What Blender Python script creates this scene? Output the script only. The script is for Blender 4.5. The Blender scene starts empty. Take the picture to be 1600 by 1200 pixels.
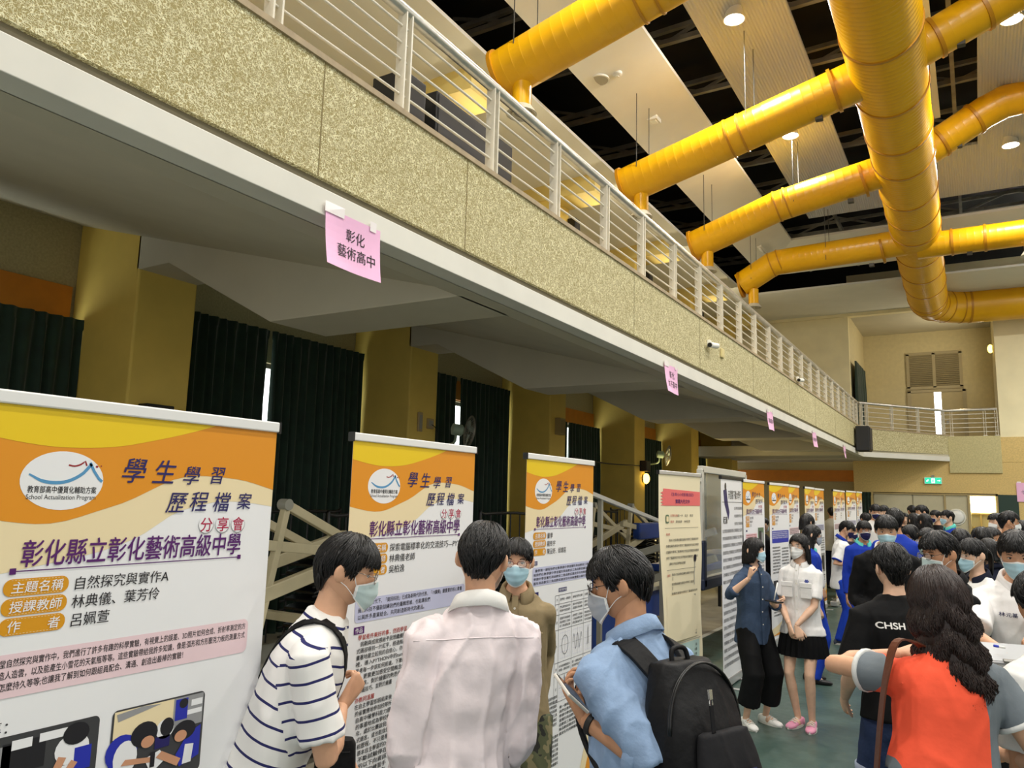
import bpy, bmesh, math, random
import numpy as np
from mathutils import Vector, Matrix, Quaternion, noise as mnoise

# ------------------------------------------------------------------ camera
SC = bpy.context.scene
COL = SC.collection
CAM_H = 1.83
FPX = 1200.0
def _cam_axes(yaw=31.2, pitch=8.3, roll=1.5):
    y, p, r = (math.radians(v) for v in (yaw, pitch, roll))
    F = Vector((-math.sin(y)*math.cos(p), math.cos(y)*math.cos(p), math.sin(p)))
    R0 = Vector((math.cos(y), math.sin(y), 0)); U0 = R0.cross(F)
    return R0*math.cos(r)+U0*math.sin(r), -R0*math.sin(r)+U0*math.cos(r), F
CR, CU, CF = _cam_axes()
cam_d = bpy.data.cameras.new('camera'); cam_d.sensor_width = 36.0; cam_d.lens = FPX/1600*36.0
cam_d.clip_start = 0.05; cam_d.clip_end = 200
cam = bpy.data.objects.new('camera', cam_d); COL.objects.link(cam)
mw = Matrix((( CR.x, CU.x, -CF.x, 0), (CR.y, CU.y, -CF.y, 0), (CR.z, CU.z, -CF.z, CAM_H), (0, 0, 0, 1)))
cam.matrix_world = mw
SC.camera = cam

# ------------------------------------------------------------------ world, exposure
wd = bpy.data.worlds.new('world'); SC.world = wd; wd.use_nodes = True
wb = wd.node_tree.nodes['Background']
wb.inputs[0].default_value = (1.0, 0.99, 0.97, 1); wb.inputs[1].default_value = 0.88
SC.view_settings.view_transform = 'Standard'; SC.view_settings.look = 'None'
SC.view_settings.exposure = 0.36; SC.view_settings.gamma = 1.0
SC.view_settings.use_curve_mapping = False
LAMP_W = 120.0          # watts of each ceiling lamp
LAMP_COL = (1.0, 0.97, 0.91)
def lamp_light(name, loc, power, size, parent=None, spot=None, color=LAMP_COL, rot=(0, 0, 0)):
    ld = bpy.data.lights.new(name, 'AREA'); ld.shape = 'DISK'; ld.size = size
    ld.energy = power; ld.color = color
    o = bpy.data.objects.new(name, ld); COL.objects.link(o); o.rotation_euler = rot
    o.location = loc
    if parent is not None:
        o.parent = parent; o.location = Vector(loc)-Vector(parent.location)
    return o
CEILING_LAMPS = [(-2.72, 10.55), (-2.75, 14.7), (0.79, 12.6), (0.91, 17.2),
                 (-2.72, 6.4), (-2.72, 2.3), (0.79, 8.2), (0.79, 4.0), (-2.72, -1.8), (0.79, 0.0),
                 (4.3, 1.5), (4.3, 6.0), (4.3, 10.5), (4.3, 15.0), (4.3, 19.5), (4.3, 23.5), (2.5, 20.6), (2.5, 24.2)]  # unseen lamps to the right, added to brighten the hall and far wall

# ------------------------------------------------------------------ helpers
def unproj(x, y, depth):
    """point that the photograph shows at pixel x, y when it is `depth` metres along the view axis"""
    return Vector((0, 0, CAM_H)) + (CR*((x-800)/FPX) - CU*((y-600)/FPX) + CF)*depth
def srgb(c):
    def f(v):
        v /= 255.0
        return v/12.92 if v <= 0.04045 else ((v+0.055)/1.055)**2.4
    return (f(c[0]), f(c[1]), f(c[2]), 1.0)
_MATS = {}
def M(name, rgb=(200, 200, 200), rough=0.6, metal=0.0, var=0.0, vscale=8.0, bump=0.0, bscale=60.0,
      emit=0.0, alpha=1.0, trans=0.0, stretch=(1, 1, 1), spec=0.5, sheen=0.0):
    if name in _MATS: return _MATS[name]
    m = bpy.data.materials.new(name); m.use_nodes = True
    nt = m.node_tree; N = nt.nodes; L = nt.links; b = N['Principled BSDF']
    c = srgb(rgb)
    b.inputs['Base Color'].default_value = c; b.inputs['Roughness'].default_value = rough
    b.inputs['Metallic'].default_value = metal; b.inputs['Specular IOR Level'].default_value = spec
    if sheen: b.inputs['Sheen Weight'].default_value = sheen
    if trans: b.inputs['Transmission Weight'].default_value = trans
    if alpha < 1: b.inputs['Alpha'].default_value = alpha
    if emit:
        b.inputs['Emission Color'].default_value = c; b.inputs['Emission Strength'].default_value = emit
    if var or bump:
        tc = N.new('ShaderNodeTexCoord'); mp = N.new('ShaderNodeMapping'); mp.inputs['Scale'].default_value = stretch
        L.new(tc.outputs['Object'], mp.inputs['Vector'])
    if var:
        n = N.new('ShaderNodeTexNoise'); n.inputs['Scale'].default_value = vscale; n.inputs['Detail'].default_value = 4
        L.new(mp.outputs[0], n.inputs['Vector'])
        r = N.new('ShaderNodeValToRGB')
        lo = tuple(v*(1-var) for v in c[:3])+(1,); hi = tuple(min(1, v*(1+var)) for v in c[:3])+(1,)
        r.color_ramp.elements[0].color = lo; r.color_ramp.elements[1].color = hi
        r.color_ramp.elements[0].position = .3; r.color_ramp.elements[1].position = .7
        L.new(n.outputs['Fac'], r.inputs[0]); L.new(r.outputs[0], b.inputs['Base Color'])
    if bump:
        n2 = N.new('ShaderNodeTexNoise'); n2.inputs['Scale'].default_value = bscale; n2.inputs['Detail'].default_value = 3
        L.new(mp.outputs[0], n2.inputs['Vector'])
        bp = N.new('ShaderNodeBump'); bp.inputs['Strength'].default_value = bump; bp.inputs['Distance'].default_value = 0.01
        L.new(n2.outputs['Fac'], bp.inputs['Height']); L.new(bp.outputs[0], b.inputs['Normal'])
    _MATS[name] = m
    return m
def wloc(o):
    v = Vector((0, 0, 0))
    while o is not None:
        v += Vector(o.location); o = o.parent
    return v
class MB:
    """collects shapes in world coordinates; build() links them as ONE mesh object"""
    def __init__(s): s.v = []; s.f = []; s.mi = []; s.cur = 0
    def mat(s, i): s.cur = i; return s
    def add(s, vs, fs):
        o = len(s.v); s.v.extend([tuple(p) for p in vs])
        for f in fs: s.f.append(tuple(o+i for i in f)); s.mi.append(s.cur)
        return s
    def box(s, lo, hi, rot=None, piv=None):
        x0, y0, z0 = lo; x1, y1, z1 = hi
        vs = [Vector(p) for p in ((x0,y0,z0),(x1,y0,z0),(x1,y1,z0),(x0,y1,z0),(x0,y0,z1),(x1,y0,z1),(x1,y1,z1),(x0,y1,z1))]
        if rot is not None:
            pv = Vector(piv) if piv is not None else Vector(((x0+x1)/2, (y0+y1)/2, (z0+z1)/2))
            vs = [pv+rot @ (p-pv) for p in vs]
        return s.add(vs, [(0,3,2,1),(4,5,6,7),(0,1,5,4),(1,2,6,5),(2,3,7,6),(3,0,4,7)])
    def obox(s, c, ex, ey, ez):
        """box from centre and three half-extent vectors"""
        c, ex, ey, ez = map(Vector, (c, ex, ey, ez))
        vs = [c+a*ex+b*ey+d*ez for d in (-1, 1) for a, b in ((-1,-1),(1,-1),(1,1),(-1,1))]
        return s.add(vs, [(0,3,2,1),(4,5,6,7),(0,1,5,4),(1,2,6,5),(2,3,7,6),(3,0,4,7)])
    def bar(s, p, q, w, h=None, up=(0, 0, 1)):
        p, q = Vector(p), Vector(q); d = (q-p); L = d.length; d.normalize()
        u = Vector(up); sd = d.cross(u)
        if sd.length < 1e-4: sd = d.cross(Vector((1, 0, 0)))
        sd.normalize(); u2 = sd.cross(d)
        return s.obox((p+q)/2, d*L/2, sd*w/2, u2*(h or w)/2)
    def prism(s, poly, vec):
        n = len(poly); vec = Vector(vec)
        vs = [Vector(p) for p in poly]+[Vector(p)+vec for p in poly]
        fs = [tuple(range(n-1, -1, -1)), tuple(range(n, 2*n))]+[(i, (i+1) % n, n+(i+1) % n, n+i) for i in range(n)]
        return s.add(vs, fs)
    def quad(s, *p): return s.add(p, [tuple(range(len(p)))])
    def rings(s, rs, caps=True, closed=False):
        """loft through rings (lists of points of equal count)"""
        n = len(rs[0]); vs = [p for r in rs for p in r]; fs = []
        m = len(rs)
        for k in range(m-1 if not closed else m):
            a = k*n; b = ((k+1) % m)*n
            for i in range(n): j = (i+1) % n; fs.append((a+i, a+j, b+j, b+i))
        if caps and not closed:
            fs.append(tuple(range(n-1, -1, -1))); fs.append(tuple((m-1)*n+i for i in range(n)))
        return s.add(vs, fs)
    def tube(s, pts, r, n=10, caps=True, closed=False):
        pts = [Vector(p) for p in pts]; m = len(pts); rs = []
        nrm = None
        for i, p in enumerate(pts):
            if closed: d = pts[(i+1) % m]-pts[i-1]
            else: d = pts[min(i+1, m-1)]-pts[max(i-1, 0)]
            d.normalize()
            if nrm is None:
                nrm = d.cross(Vector((0, 0, 1)))
                if nrm.length < 1e-3: nrm = d.cross(Vector((1, 0, 0)))
            else: nrm = nrm-d*nrm.dot(d)
            nrm.normalize(); bn = d.cross(nrm)
            rr = r[i] if isinstance(r, (list, tuple)) else r
            rs.append([p+nrm*math.cos(t)*rr+bn*math.sin(t)*rr for t in (2*math.pi*k/n for k in range(n))])
        return s.rings(rs, caps, closed)
    def cyl(s, p, q, r, n=16): return s.tube([p, q], r, n)
    def lathe(s, prof, c, axis=(0, 0, 1), n=24, caps=True):
        """prof: (radius, height) pairs along axis from c"""
        c = Vector(c); a = Vector(axis).normalized()
        u = a.cross(Vector((1, 0, 0)));
        if u.length < .1: u = a.cross(Vector((0, 1, 0)))
        u.normalize(); w = a.cross(u)
        rs = [[c+a*h+(u*math.cos(t)+w*math.sin(t))*max(r, 1e-4) for t in (2*math.pi*k/n for k in range(n))] for r, h in prof]
        return s.rings(rs, caps)
    def ell(s, c, r, n=16, m=10, rot=None):
        c = Vector(c); rs = []
        for j in range(m+1):
            ph = -math.pi/2+math.pi*j/m; cr = max(math.cos(ph), .02)
            ring = [Vector((r[0]*cr*math.cos(2*math.pi*k/n), r[1]*cr*math.sin(2*math.pi*k/n), r[2]*math.sin(ph))) for k in range(n)]
            rs.append([c+(rot @ p if rot is not None else p) for p in ring])
        return s.rings(rs)
    def mesh(s, name, off=Vector((0, 0, 0)), smooth=False):
        me = bpy.data.meshes.new(name)
        me.from_pydata([(x-off.x, y-off.y, z-off.z) for x, y, z in s.v], [], s.f)
        me.polygons.foreach_set('material_index', s.mi)
        if smooth: me.polygons.foreach_set('use_smooth', [True]*len(s.f))
        me.update()
        return me
    def build(s, name, mats, parent=None, smooth=False, bevel=0.0, origin=None):
        off = wloc(parent) if parent is not None else (Vector(origin) if origin is not None else Vector((0, 0, 0)))
        me = s.mesh(name, off, smooth)
        for m in (mats if isinstance(mats, (list, tuple)) else [mats]): me.materials.append(m)
        if smooth == 'auto':
            try: me.set_sharp_from_angle(angle=math.radians(40))
            except Exception: pass
        o = bpy.data.objects.new(name, me); COL.objects.link(o)
        if parent is not None: o.parent = parent
        else: o.location = off
        if bevel:
            md = o.modifiers.new('bevel', 'BEVEL'); md.width = bevel; md.segments = 2; md.limit_method = 'ANGLE'
        return o
def tag(o, label=None, cat=None, group=None, kind=None):
    if label: o['label'] = label
    if cat: o['category'] = cat
    if group: o['group'] = group
    if kind: o['kind'] = kind
    return o
def thing(name, loc, label, cat, group=None):
    o = bpy.data.objects.new(name, None); COL.objects.link(o); o.location = loc; o.empty_display_size = .1
    return tag(o, label, cat, group)
def struct(name, mb, mats, label=None, smooth=False, bevel=0.0, parent=None):
    o = mb.build(name, mats, parent, smooth=smooth, bevel=bevel); o['kind'] = 'structure'
    if label: o['label'] = label
    return o
def copy_tree(o, parent=None):
    c = o.copy(); COL.objects.link(c)
    if parent is not None: c.parent = parent
    for ch in list(o.children): copy_tree(ch, c)
    return c
V = Vector
PI = math.pi
# ------------------------------------------------------------------ materials of the hall
def fibre_plaster():
    m = bpy.data.materials.new('wood_wool_plaster'); m.use_nodes = True; nt = m.node_tree; N = nt.nodes; L = nt.links
    b = N['Principled BSDF']; b.inputs['Roughness'].default_value = .85
    tc = N.new('ShaderNodeTexCoord')
    def ridge(scale, w, seed):
        mp = N.new('ShaderNodeMapping'); mp.inputs['Location'].default_value = (seed, seed*.7, seed*1.3)
        L.new(tc.outputs['Object'], mp.inputs['Vector'])
        n = N.new('ShaderNodeTexNoise'); n.inputs['Scale'].default_value = scale; n.inputs['Detail'].default_value = .6; n.inputs['Distortion'].default_value = 1.6
        L.new(mp.outputs[0], n.inputs['Vector'])
        a = N.new('ShaderNodeMath'); a.operation = 'SUBTRACT'; a.inputs[1].default_value = .5; L.new(n.outputs['Fac'], a.inputs[0])
        c = N.new('ShaderNodeMath'); c.operation = 'ABSOLUTE'; L.new(a.outputs[0], c.inputs[0])
        r = N.new('ShaderNodeMapRange'); r.inputs['From Min'].default_value = 0; r.inputs['From Max'].default_value = w
        r.inputs['To Min'].default_value = 1; r.inputs['To Max'].default_value = 0
        L.new(c.outputs[0], r.inputs['Value']); return r.outputs[0]
    r1 = ridge(30, .035, 0); r2 = ridge(38, .04, 7.3); r3 = ridge(24, .03, 3.1)
    mx = N.new('ShaderNodeMath'); mx.operation = 'MAXIMUM'; L.new(r1, mx.inputs[0]); L.new(r2, mx.inputs[1])
    mx2 = N.new('ShaderNodeMath'); mx2.operation = 'MAXIMUM'; L.new(mx.outputs[0], mx2.inputs[0]); L.new(r3, mx2.inputs[1])
    cr = N.new('ShaderNodeValToRGB'); cr.color_ramp.elements[0].color = srgb((166, 152, 100)); cr.color_ramp.elements[1].color = srgb((255, 252, 216))
    e = cr.color_ramp.elements.new(.35); e.color = srgb((240, 229, 180))
    L.new(mx2.outputs[0], cr.inputs[0]); L.new(cr.outputs[0], b.inputs['Base Color'])
    bp = N.new('ShaderNodeBump'); bp.inputs['Strength'].default_value = .6; bp.inputs['Distance'].default_value = .006
    L.new(mx2.outputs[0], bp.inputs['Height']); L.new(bp.outputs[0], b.inputs['Normal'])
    return m
FIBRE = fibre_plaster()
WHITE = M('white_paint', (226, 224, 214), .6, var=.04, vscale=3)
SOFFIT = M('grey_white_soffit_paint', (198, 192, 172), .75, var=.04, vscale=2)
CREAM = M('cream_wall_panel', (242, 231, 190), .7, var=.05, vscale=2)
FIBREW = M('grey_beige_acoustic_wall', (176, 164, 124), .85, var=.12, vscale=40, bump=.3, bscale=90)
YELLOW = M('yellow_pillar_paint', (226, 196, 98), .65, var=.05, vscale=3)
ORANGE = M('orange_wall_board', (200, 122, 28), .6, var=.08, vscale=6)
TAN = M('tan_wood_wool_wall', (214, 186, 122), .8, var=.12, vscale=30, bump=.2, bscale=80)
BLACK = M('black_plastic', (11, 11, 12), .5)
DARKSTEEL = M('dark_roof_steel', (150, 146, 136), .7, var=.2, vscale=4)
ROOF = M('black_roof_deck', (26, 25, 25), .9, var=.2, vscale=3)
STEEL = M('grey_steel', (150, 148, 142), .45, metal=.6)
RAILPAINT = M('pale_rail_paint', (222, 216, 198), .4, var=.06, vscale=20)
RAILSTEEL = M('steel_handrail', (214, 210, 200), .28, metal=.75, var=.1, vscale=14)
GREENCURT = M('dark_green_curtain', (16, 44, 30), .8, var=.25, vscale=6, sheen=.3)
PINKPAPER = M('pink_paper', (244, 190, 226), .7, var=.03, vscale=5)
INK = M('black_ink', (24, 20, 26), .7)
TAPE = M('clear_tape', (246, 240, 240), .2)

# floor: green playing surface with a pale line, grey strip under the balcony
fm = bpy.data.materials.new('green_hall_floor'); fm.use_nodes = True
def _floor(m):
    N = m.node_tree.nodes; L = m.node_tree.links; b = N['Principled BSDF']
    tc = N.new('ShaderNodeTexCoord'); n = N.new('ShaderNodeTexNoise'); n.inputs['Scale'].default_value = 1.3; n.inputs['Detail'].default_value = 6
    L.new(tc.outputs['Object'], n.inputs['Vector'])
    r = N.new('ShaderNodeValToRGB'); r.color_ramp.elements[0].color = srgb((44, 66, 60)); r.color_ramp.elements[1].color = srgb((70, 92, 84))
    r.color_ramp.elements[0].position = .3; r.color_ramp.elements[1].position = .72
    L.new(n.outputs['Fac'], r.inputs[0]); L.new(r.outputs[0], b.inputs['Base Color'])
    b.inputs['Roughness'].default_value = .38
    n2 = N.new('ShaderNodeTexNoise'); n2.inputs['Scale'].default_value = 14; L.new(tc.outputs['Object'], n2.inputs['Vector'])
    mr = N.new('ShaderNodeMapRange'); mr.inputs['To Min'].default_value = .28; mr.inputs['To Max'].default_value = .5
    L.new(n2.outputs['Fac'], mr.inputs['Value']); L.new(mr.outputs[0], b.inputs['Roughness'])
_floor(fm)
struct('floor', MB().box((-3.32, -6, -.1), (14, 27.1, 0)), fm, 'dark green hall floor')
GREYFLOOR = M('grey_terrazzo_floor', (150, 142, 122), .5, var=.15, vscale=5)
struct('floor_2', MB().box((-8.2, -6, -.1), (-3.32, 28.2, 0)), GREYFLOOR, 'grey terrazzo floor strip below the balcony')
FLOORLINE = M('pale_floor_line', (206, 204, 190), .5)
struct('trim_1', MB().box((-3.36, -6, -.02), (-3.29, 27, .003)), FLOORLINE, 'pale strip between the green and grey floors')
ln = MB()
for y0 in (5.95, 8.05): ln.box((-.6, y0, -.02), (6, y0+.045, .002))
struct('trim_2', ln, M('faded_court_line', (96, 118, 108), .5), 'faded court lines on the green floor')

# ---- left wall, upper and lower, with window openings hidden by curtains
PFAR = [4.98+4.25*k for k in range(-2, 6)]      # far edge of each pillar
PIL = [(y-.66, y) for y in PFAR]
XW = -8.0; XP = -6.9; XF = -2.8
Z0, ZB, ZPT, ZR = 3.22, 3.30, 4.04, 4.80
wl = MB()
for k in range(-1, len(PIL)):
    ya = PIL[k][1] if k >= 0 else -6; yb = PIL[k+1][0] if k+1 < len(PIL) else 28.2
    wl.box((XW-.2, ya, 3.5), (XW, yb, 8.9)); wl.box((XW-.2, ya, -.1), (XW, yb, .9))
    wl.box((XW-.2, ya, .9), (XW, ya+.25, 3.5)); wl.box((XW-.2, yb-.25, .9), (XW, yb, 3.5))
    if k >= 0: wl.box((XW-.2, PIL[k][0], -.1), (XW, PIL[k][1], 8.9))
struct('wall_left', wl, FIBREW, 'grey beige side wall behind the pillars')
DAY = M('bright_daylight_glass', (235, 244, 240), .3, emit=3.0)
FR = M('window_frame_metal', (120, 118, 110), .5, metal=.4)
for k in range(len(PIL)-1):
    ya = PIL[k][1]+.25; yb = PIL[k+1][0]-.25
    w = MB().box((XW-.14, ya, .9), (XW-.12, yb, 3.5)); w.mat(1)
    for yy in (ya+.03, (ya+yb)/2, yb-.03): w.box((XW-.16, yy-.03, .9), (XW-.08, yy+.03, 3.5))
    for zz in (.93, 2.2, 3.47): w.box((XW-.16, ya, zz-.03), (XW-.08, yb, zz+.03))
    struct('window_%d' % (k+1), w, [DAY, FR], 'curtained side window between two yellow pillars')
    ob = MB().box((XW, ya-.2, 3.52), (XW+.05, yb+.2, 3.86))
    if k in (1, 3, 4, 5, 6): struct('trim_%d' % (10+k), ob, ORANGE, 'orange board above a side window')
# pillars (full height, narrower head haunch is part of the beam)
for k, (ya, yb) in enumerate(PIL):
    p = MB().box((XW, ya, -.05), (XP, yb, 4.75)); p.box((XW, ya, 4.75), (XP, yb, 8.3))
    struct('pillar_%d' % (k+1), p, YELLOW, 'yellow pillar carrying the balcony', bevel=.02)
    cp = MB().box((XW, ya-.03, 7.68), (-6.0, yb+.03, 8.3))
    struct('trim_%d' % (20+k), cp, M('pale_yellow_bracket', (232, 210, 130), .6), 'pale yellow bracket at the head of an upper pillar', bevel=.01)

# ---- balcony: raked soffit, beams, fascia
YE = 24.3                                        # where the straight balcony meets the angled end
bal = MB()
def zc(x): return 3.26+(x+3.08)*-.262            # raked underside
bal.prism([(-3.08, -6, zc(-3.08)), (XW, -6, zc(XW)), (XW, -6, 4.95), (-3.08, -6, 3.95)], (0, 33, 0))
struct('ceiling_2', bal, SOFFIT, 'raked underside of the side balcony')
bf = MB().box((-3.08, -6, Z0), (XF-.12, YE, 3.95))
struct('beam_1', bf, SOFFIT, 'grey edge beam under the balcony front')
for k, (ya, yb) in enumerate(PIL):
    poly = [(-3.05, ya, Z0), (-5.0, ya, Z0), (-6.45, ya, 3.93), (-6.95, ya, 3.93), (-6.95, ya, 4.8), (-3.05, ya, 3.7)]
    if k == len(PIL)-1: poly = [(-3.05, ya, Z0), (-6.95, ya, Z0-.02), (-6.95, ya, 4.8), (-3.05, ya, 3.7)]
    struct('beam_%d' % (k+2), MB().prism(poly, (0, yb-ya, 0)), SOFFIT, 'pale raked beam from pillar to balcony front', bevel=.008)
fas = MB()
PA, PB = V((-2.8, YE, 0)), V((-.66, 27.0, 0))
fas.box((XF-.12, -6, 3.42), (XF, YE, ZPT))
fas.box((XF-.2, -6, 3.9), (XF-.12, YE, ZPT))
dn = (PB-PA).normalized(); nn = V((dn.y, -dn.x, 0))
fas.prism([PA+V((0, 0, 3.42)), PB+V((0, 0, 3.42)), PB+V((0, 0, ZPT-.05)), PA+V((0, 0, ZPT))], -nn*.14)
FW = struct('wall_balcony', fas, FIBRE, 'cream wood wool parapet of the balcony')
cap = MB().box((XF-.22, -6, ZPT), (XF+.015, YE, ZPT+.035)); cap.prism([PA+nn*.015+V((0, 0, ZPT)), PB+nn*.015+V((0, 0, ZPT-.05)), PB-nn*.2+V((0, 0, ZPT-.05)), PA-nn*.2+V((0, 0, ZPT))], (0, 0, .035))
struct('trim_3', cap, M('worn_parapet_cap', (170, 152, 122), .7, var=.15, vscale=12), 'worn stone capping of the parapet')
# joints in the fascia boards
jn = MB()
for y in (-2.3, .2, 2.66, 3.98, 6.9, 9.0, 11.6, 14.2, 16.8, 19.4, 22): jn.box((XF-.005, y-.004, 3.42), (XF+.002, y+.004, ZPT))
struct('trim_4', jn, M('board_joint', (140, 126, 82), .8), 'fine joints between the parapet boards')
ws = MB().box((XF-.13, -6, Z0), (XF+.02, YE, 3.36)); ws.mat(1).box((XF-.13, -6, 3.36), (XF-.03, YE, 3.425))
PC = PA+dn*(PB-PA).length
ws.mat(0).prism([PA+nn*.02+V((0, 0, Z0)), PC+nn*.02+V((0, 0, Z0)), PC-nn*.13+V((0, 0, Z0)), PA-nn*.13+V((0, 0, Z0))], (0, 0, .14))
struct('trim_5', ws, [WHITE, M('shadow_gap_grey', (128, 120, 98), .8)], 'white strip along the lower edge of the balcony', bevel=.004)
# underside and slab of the angled end
sl = MB().prism([PA+V((-.1, 0, Z0+.02)), PB+V((0, 0, Z0+.02)), V((.66, 27.2, Z0+.02)), V((-8, 28.1, Z0+.02)), V((-8, YE-.4, Z0+.02)), V((-3, YE-.4, Z0+.02))], (0, 0, .3))
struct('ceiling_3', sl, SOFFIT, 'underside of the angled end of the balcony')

# ---- far wall
YB = 27.0; RX0, RX1 = -3.4, .66
bw = MB()
bw.box((-8.2, YB, 3.5), (RX0, YB+.2, 8.6))                         # upper left
struct('wall_far', bw, CREAM, 'cream far wall beside the upper recess')
bw = MB()
bw.box((RX1, YB, 3.3), (14, YB+.2, 9.4)); bw.box((RX0, YB, 8.0), (RX1, YB+.2, 9.4)); 
struct('wall_far_2', bw, CREAM, 'cream far wall right of the upper recess')
bw = MB().box((RX0, YB, 2.24), (14, YB+.2, Z0+.05)); bw.box((RX1, YB-.01, 3.2), (14, YB+.19, ZPT-.1))
bw.box((RX0, YB, 0), (-2.86, YB+.2, 2.24)); bw.box((.44, YB, 0), (.5, YB+.2, 2.24)); bw.box((1.0, YB, 0), (14, YB+.2, 2.24))
struct('wall_far_3', bw, TAN, 'tan lower far wall above the doors')
bw = MB().box((-.7, YB-.06, 2.87), (.66, YB, ZPT-.06))
struct('wall_far_4', bw, M('pale_wood_wool_panel', (196, 186, 138), .85, var=.14, vscale=30, bump=.3, bscale=60), 'pale acoustic panel at the end of the balcony front', bevel=.01)
bw = MB().box((-8.2, 28, 0), (RX0+.1, 28.2, 3.6))
struct('wall_far_5', bw, FIBREW, 'grey beige wall below the far end of the balcony')
struct('trim_6', MB().box((-8, 27.94, 2.6), (RX0, 28, 2.97)), ORANGE, 'long orange board on the far wall below the balcony')
struct('wall_far_6', MB().box((RX0-.02, YB+.1, 0), (RX0+.1, 28.1, Z0)), TAN, 'side of the far wall projection')
# upper recess
rc = MB().box((RX0-.2, YB+.2, 3.6), (RX0, 31, 8.6)); rc.box((RX0-.2, 31, 3.6), (RX1+.6, 31.2, 8.6)); rc.box((RX1, YB+.2, 3.6), (RX1+.2, 31.2, 8.6))
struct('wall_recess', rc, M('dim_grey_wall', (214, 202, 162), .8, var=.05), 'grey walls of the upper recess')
struct('ceiling_4', MB().box((RX0-.2, YB+.2, 8.1), (RX1+.6, 31.2, 8.3)), SOFFIT, 'ceiling of the upper recess')
struct('floor_3', MB().box((RX0-.2, YB, 3.6), (RX1+.6, 31.2, 3.75)), GREYFLOOR, 'floor of the upper recess')
struct('floor_4', MB().prism([(-3.0, -6, 3.9), (XW, -6, 4.9), (XW, -6, 4.94), (-3.0, -6, 3.95)], (0, 33, 0)), GREYFLOOR, 'raked floor of the side balcony')
struct('trim_7', MB().box((-8, YB-.08, 8.0), (RX1+.5, YB, 8.14)), CREAM, 'ledge along the top of the far wall')
# side closing wall far right
struct('wall_right', MB().box((14, -6, 0), (14.2, 27.2, 3.2)), CREAM, 'low side wall on the far right')

# recess louvres, door
dl = thing('louvre_vent', (-1.1, 31, 6.05), 'pair of grey louvred vents high on the recess wall', 'vent')
fr = MB()
for x in (-1.95, -1.12, -.29): fr.box((x-.05, 30.94, 6.05), (x+.05, 31, 7.3))
for z in (6.05, 7.3): fr.box((-2.0, 30.94, z-.05), (-.24, 31, z+.05))
fr.build('frame', M('beige_frame', (176, 164, 132), .6), dl)
for x0, x1 in ((-1.9, -1.17), (-1.07, -.34)):
    lv = MB()
    for i in range(17):
        z = 6.13+i*.068; lv.obox(((x0+x1)/2, 30.96, z), ((x1-x0)/2, 0, 0), (0, .03, -.022), (0, .004, .006))
    lv.mat(1).box((x0, 30.985, 6.08), (x1, 30.995, 7.27)).build('louvre_panel', [M('beige_frame'), M('dark_gap', (70, 64, 52), .9)], dl)
dr = MB()
DOORW = M('beige_door', (184, 170, 130), .55, var=.04)
for x0, x1 in ((-1.9, -1.16), (-.94, -.28)): dr.box((x0, 30.95, 3.75), (x1, 31.0, 5.88))
dr.mat(1)
for x in (-1.95, -.22): dr.box((x-.06, 30.92, 3.75), (x+.06, 31, 5.95))
dr.box((-2.0, 30.92, 5.88), (-.18, 31, 5.98)); 
dr.mat(2).box((-1.16, 30.96, 3.75), (-.94, 30.98, 5.88)); dr.mat(3).box((-.82, 30.9, 4.75), (-.74, 30.95, 4.85))
struct('door_1', dr, [DOORW, M('beige_frame'), M('daylight_gap', (255, 255, 250), .5, emit=6.0), STEEL], 'beige double door ajar with bright daylight gap')
# curtains
def curtain(name, a, b, z0, z1, label, parent=None, folds=None, amp=.05, group=None, mat=GREENCURT, seed=0):
    a, b = V(a), V(b); L = (b-a).length; d = (b-a)/L; n = V((d.y, -d.x, 0)); rnd = random.Random(seed)
    nf = folds or int(L/.14); N_ = nf*6; ph = [rnd.uniform(.75, 1.25) for _ in range(nf+2)]
    cu = MB(); cols = []
    zs = [z0, z0+(z1-z0)*.3, z0+(z1-z0)*.7, z1-.12, z1-.1, z1]
    for back in (0, 1):
        grid = []
        for zi, z in enumerate(zs):
            row = []
            for i in range(N_+1):
                t = i/N_; w = math.sin(t*nf*2*PI+math.sin(t*9+seed))*amp*ph[int(t*nf)]*(1 if zi < 3 else .55)
                row.append(a+d*(t*L+.012*math.sin(t*40+zi))+n*(w+back*.01)+V((0, 0, z)))
            grid.append(row)
        o = len(cu.v); cu.v.extend([tuple(p) for r in grid for p in r]); W_ = N_+1
        for j in range(len(zs)-1):
            for i in range(N_):
                f = (o+j*W_+i, o+j*W_+i+1, o+(j+1)*W_+i+1, o+(j+1)*W_+i); cu.f.append(f if not back else f[::-1]); cu.mi.append(0)
    o = cu.build(name, mat, parent, smooth=True, origin=((a.x+b.x)/2, (a.y+b.y)/2, z0))
    return tag(o, label, 'curtain', group)
CG = 'green curtains along the side wall'
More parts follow.
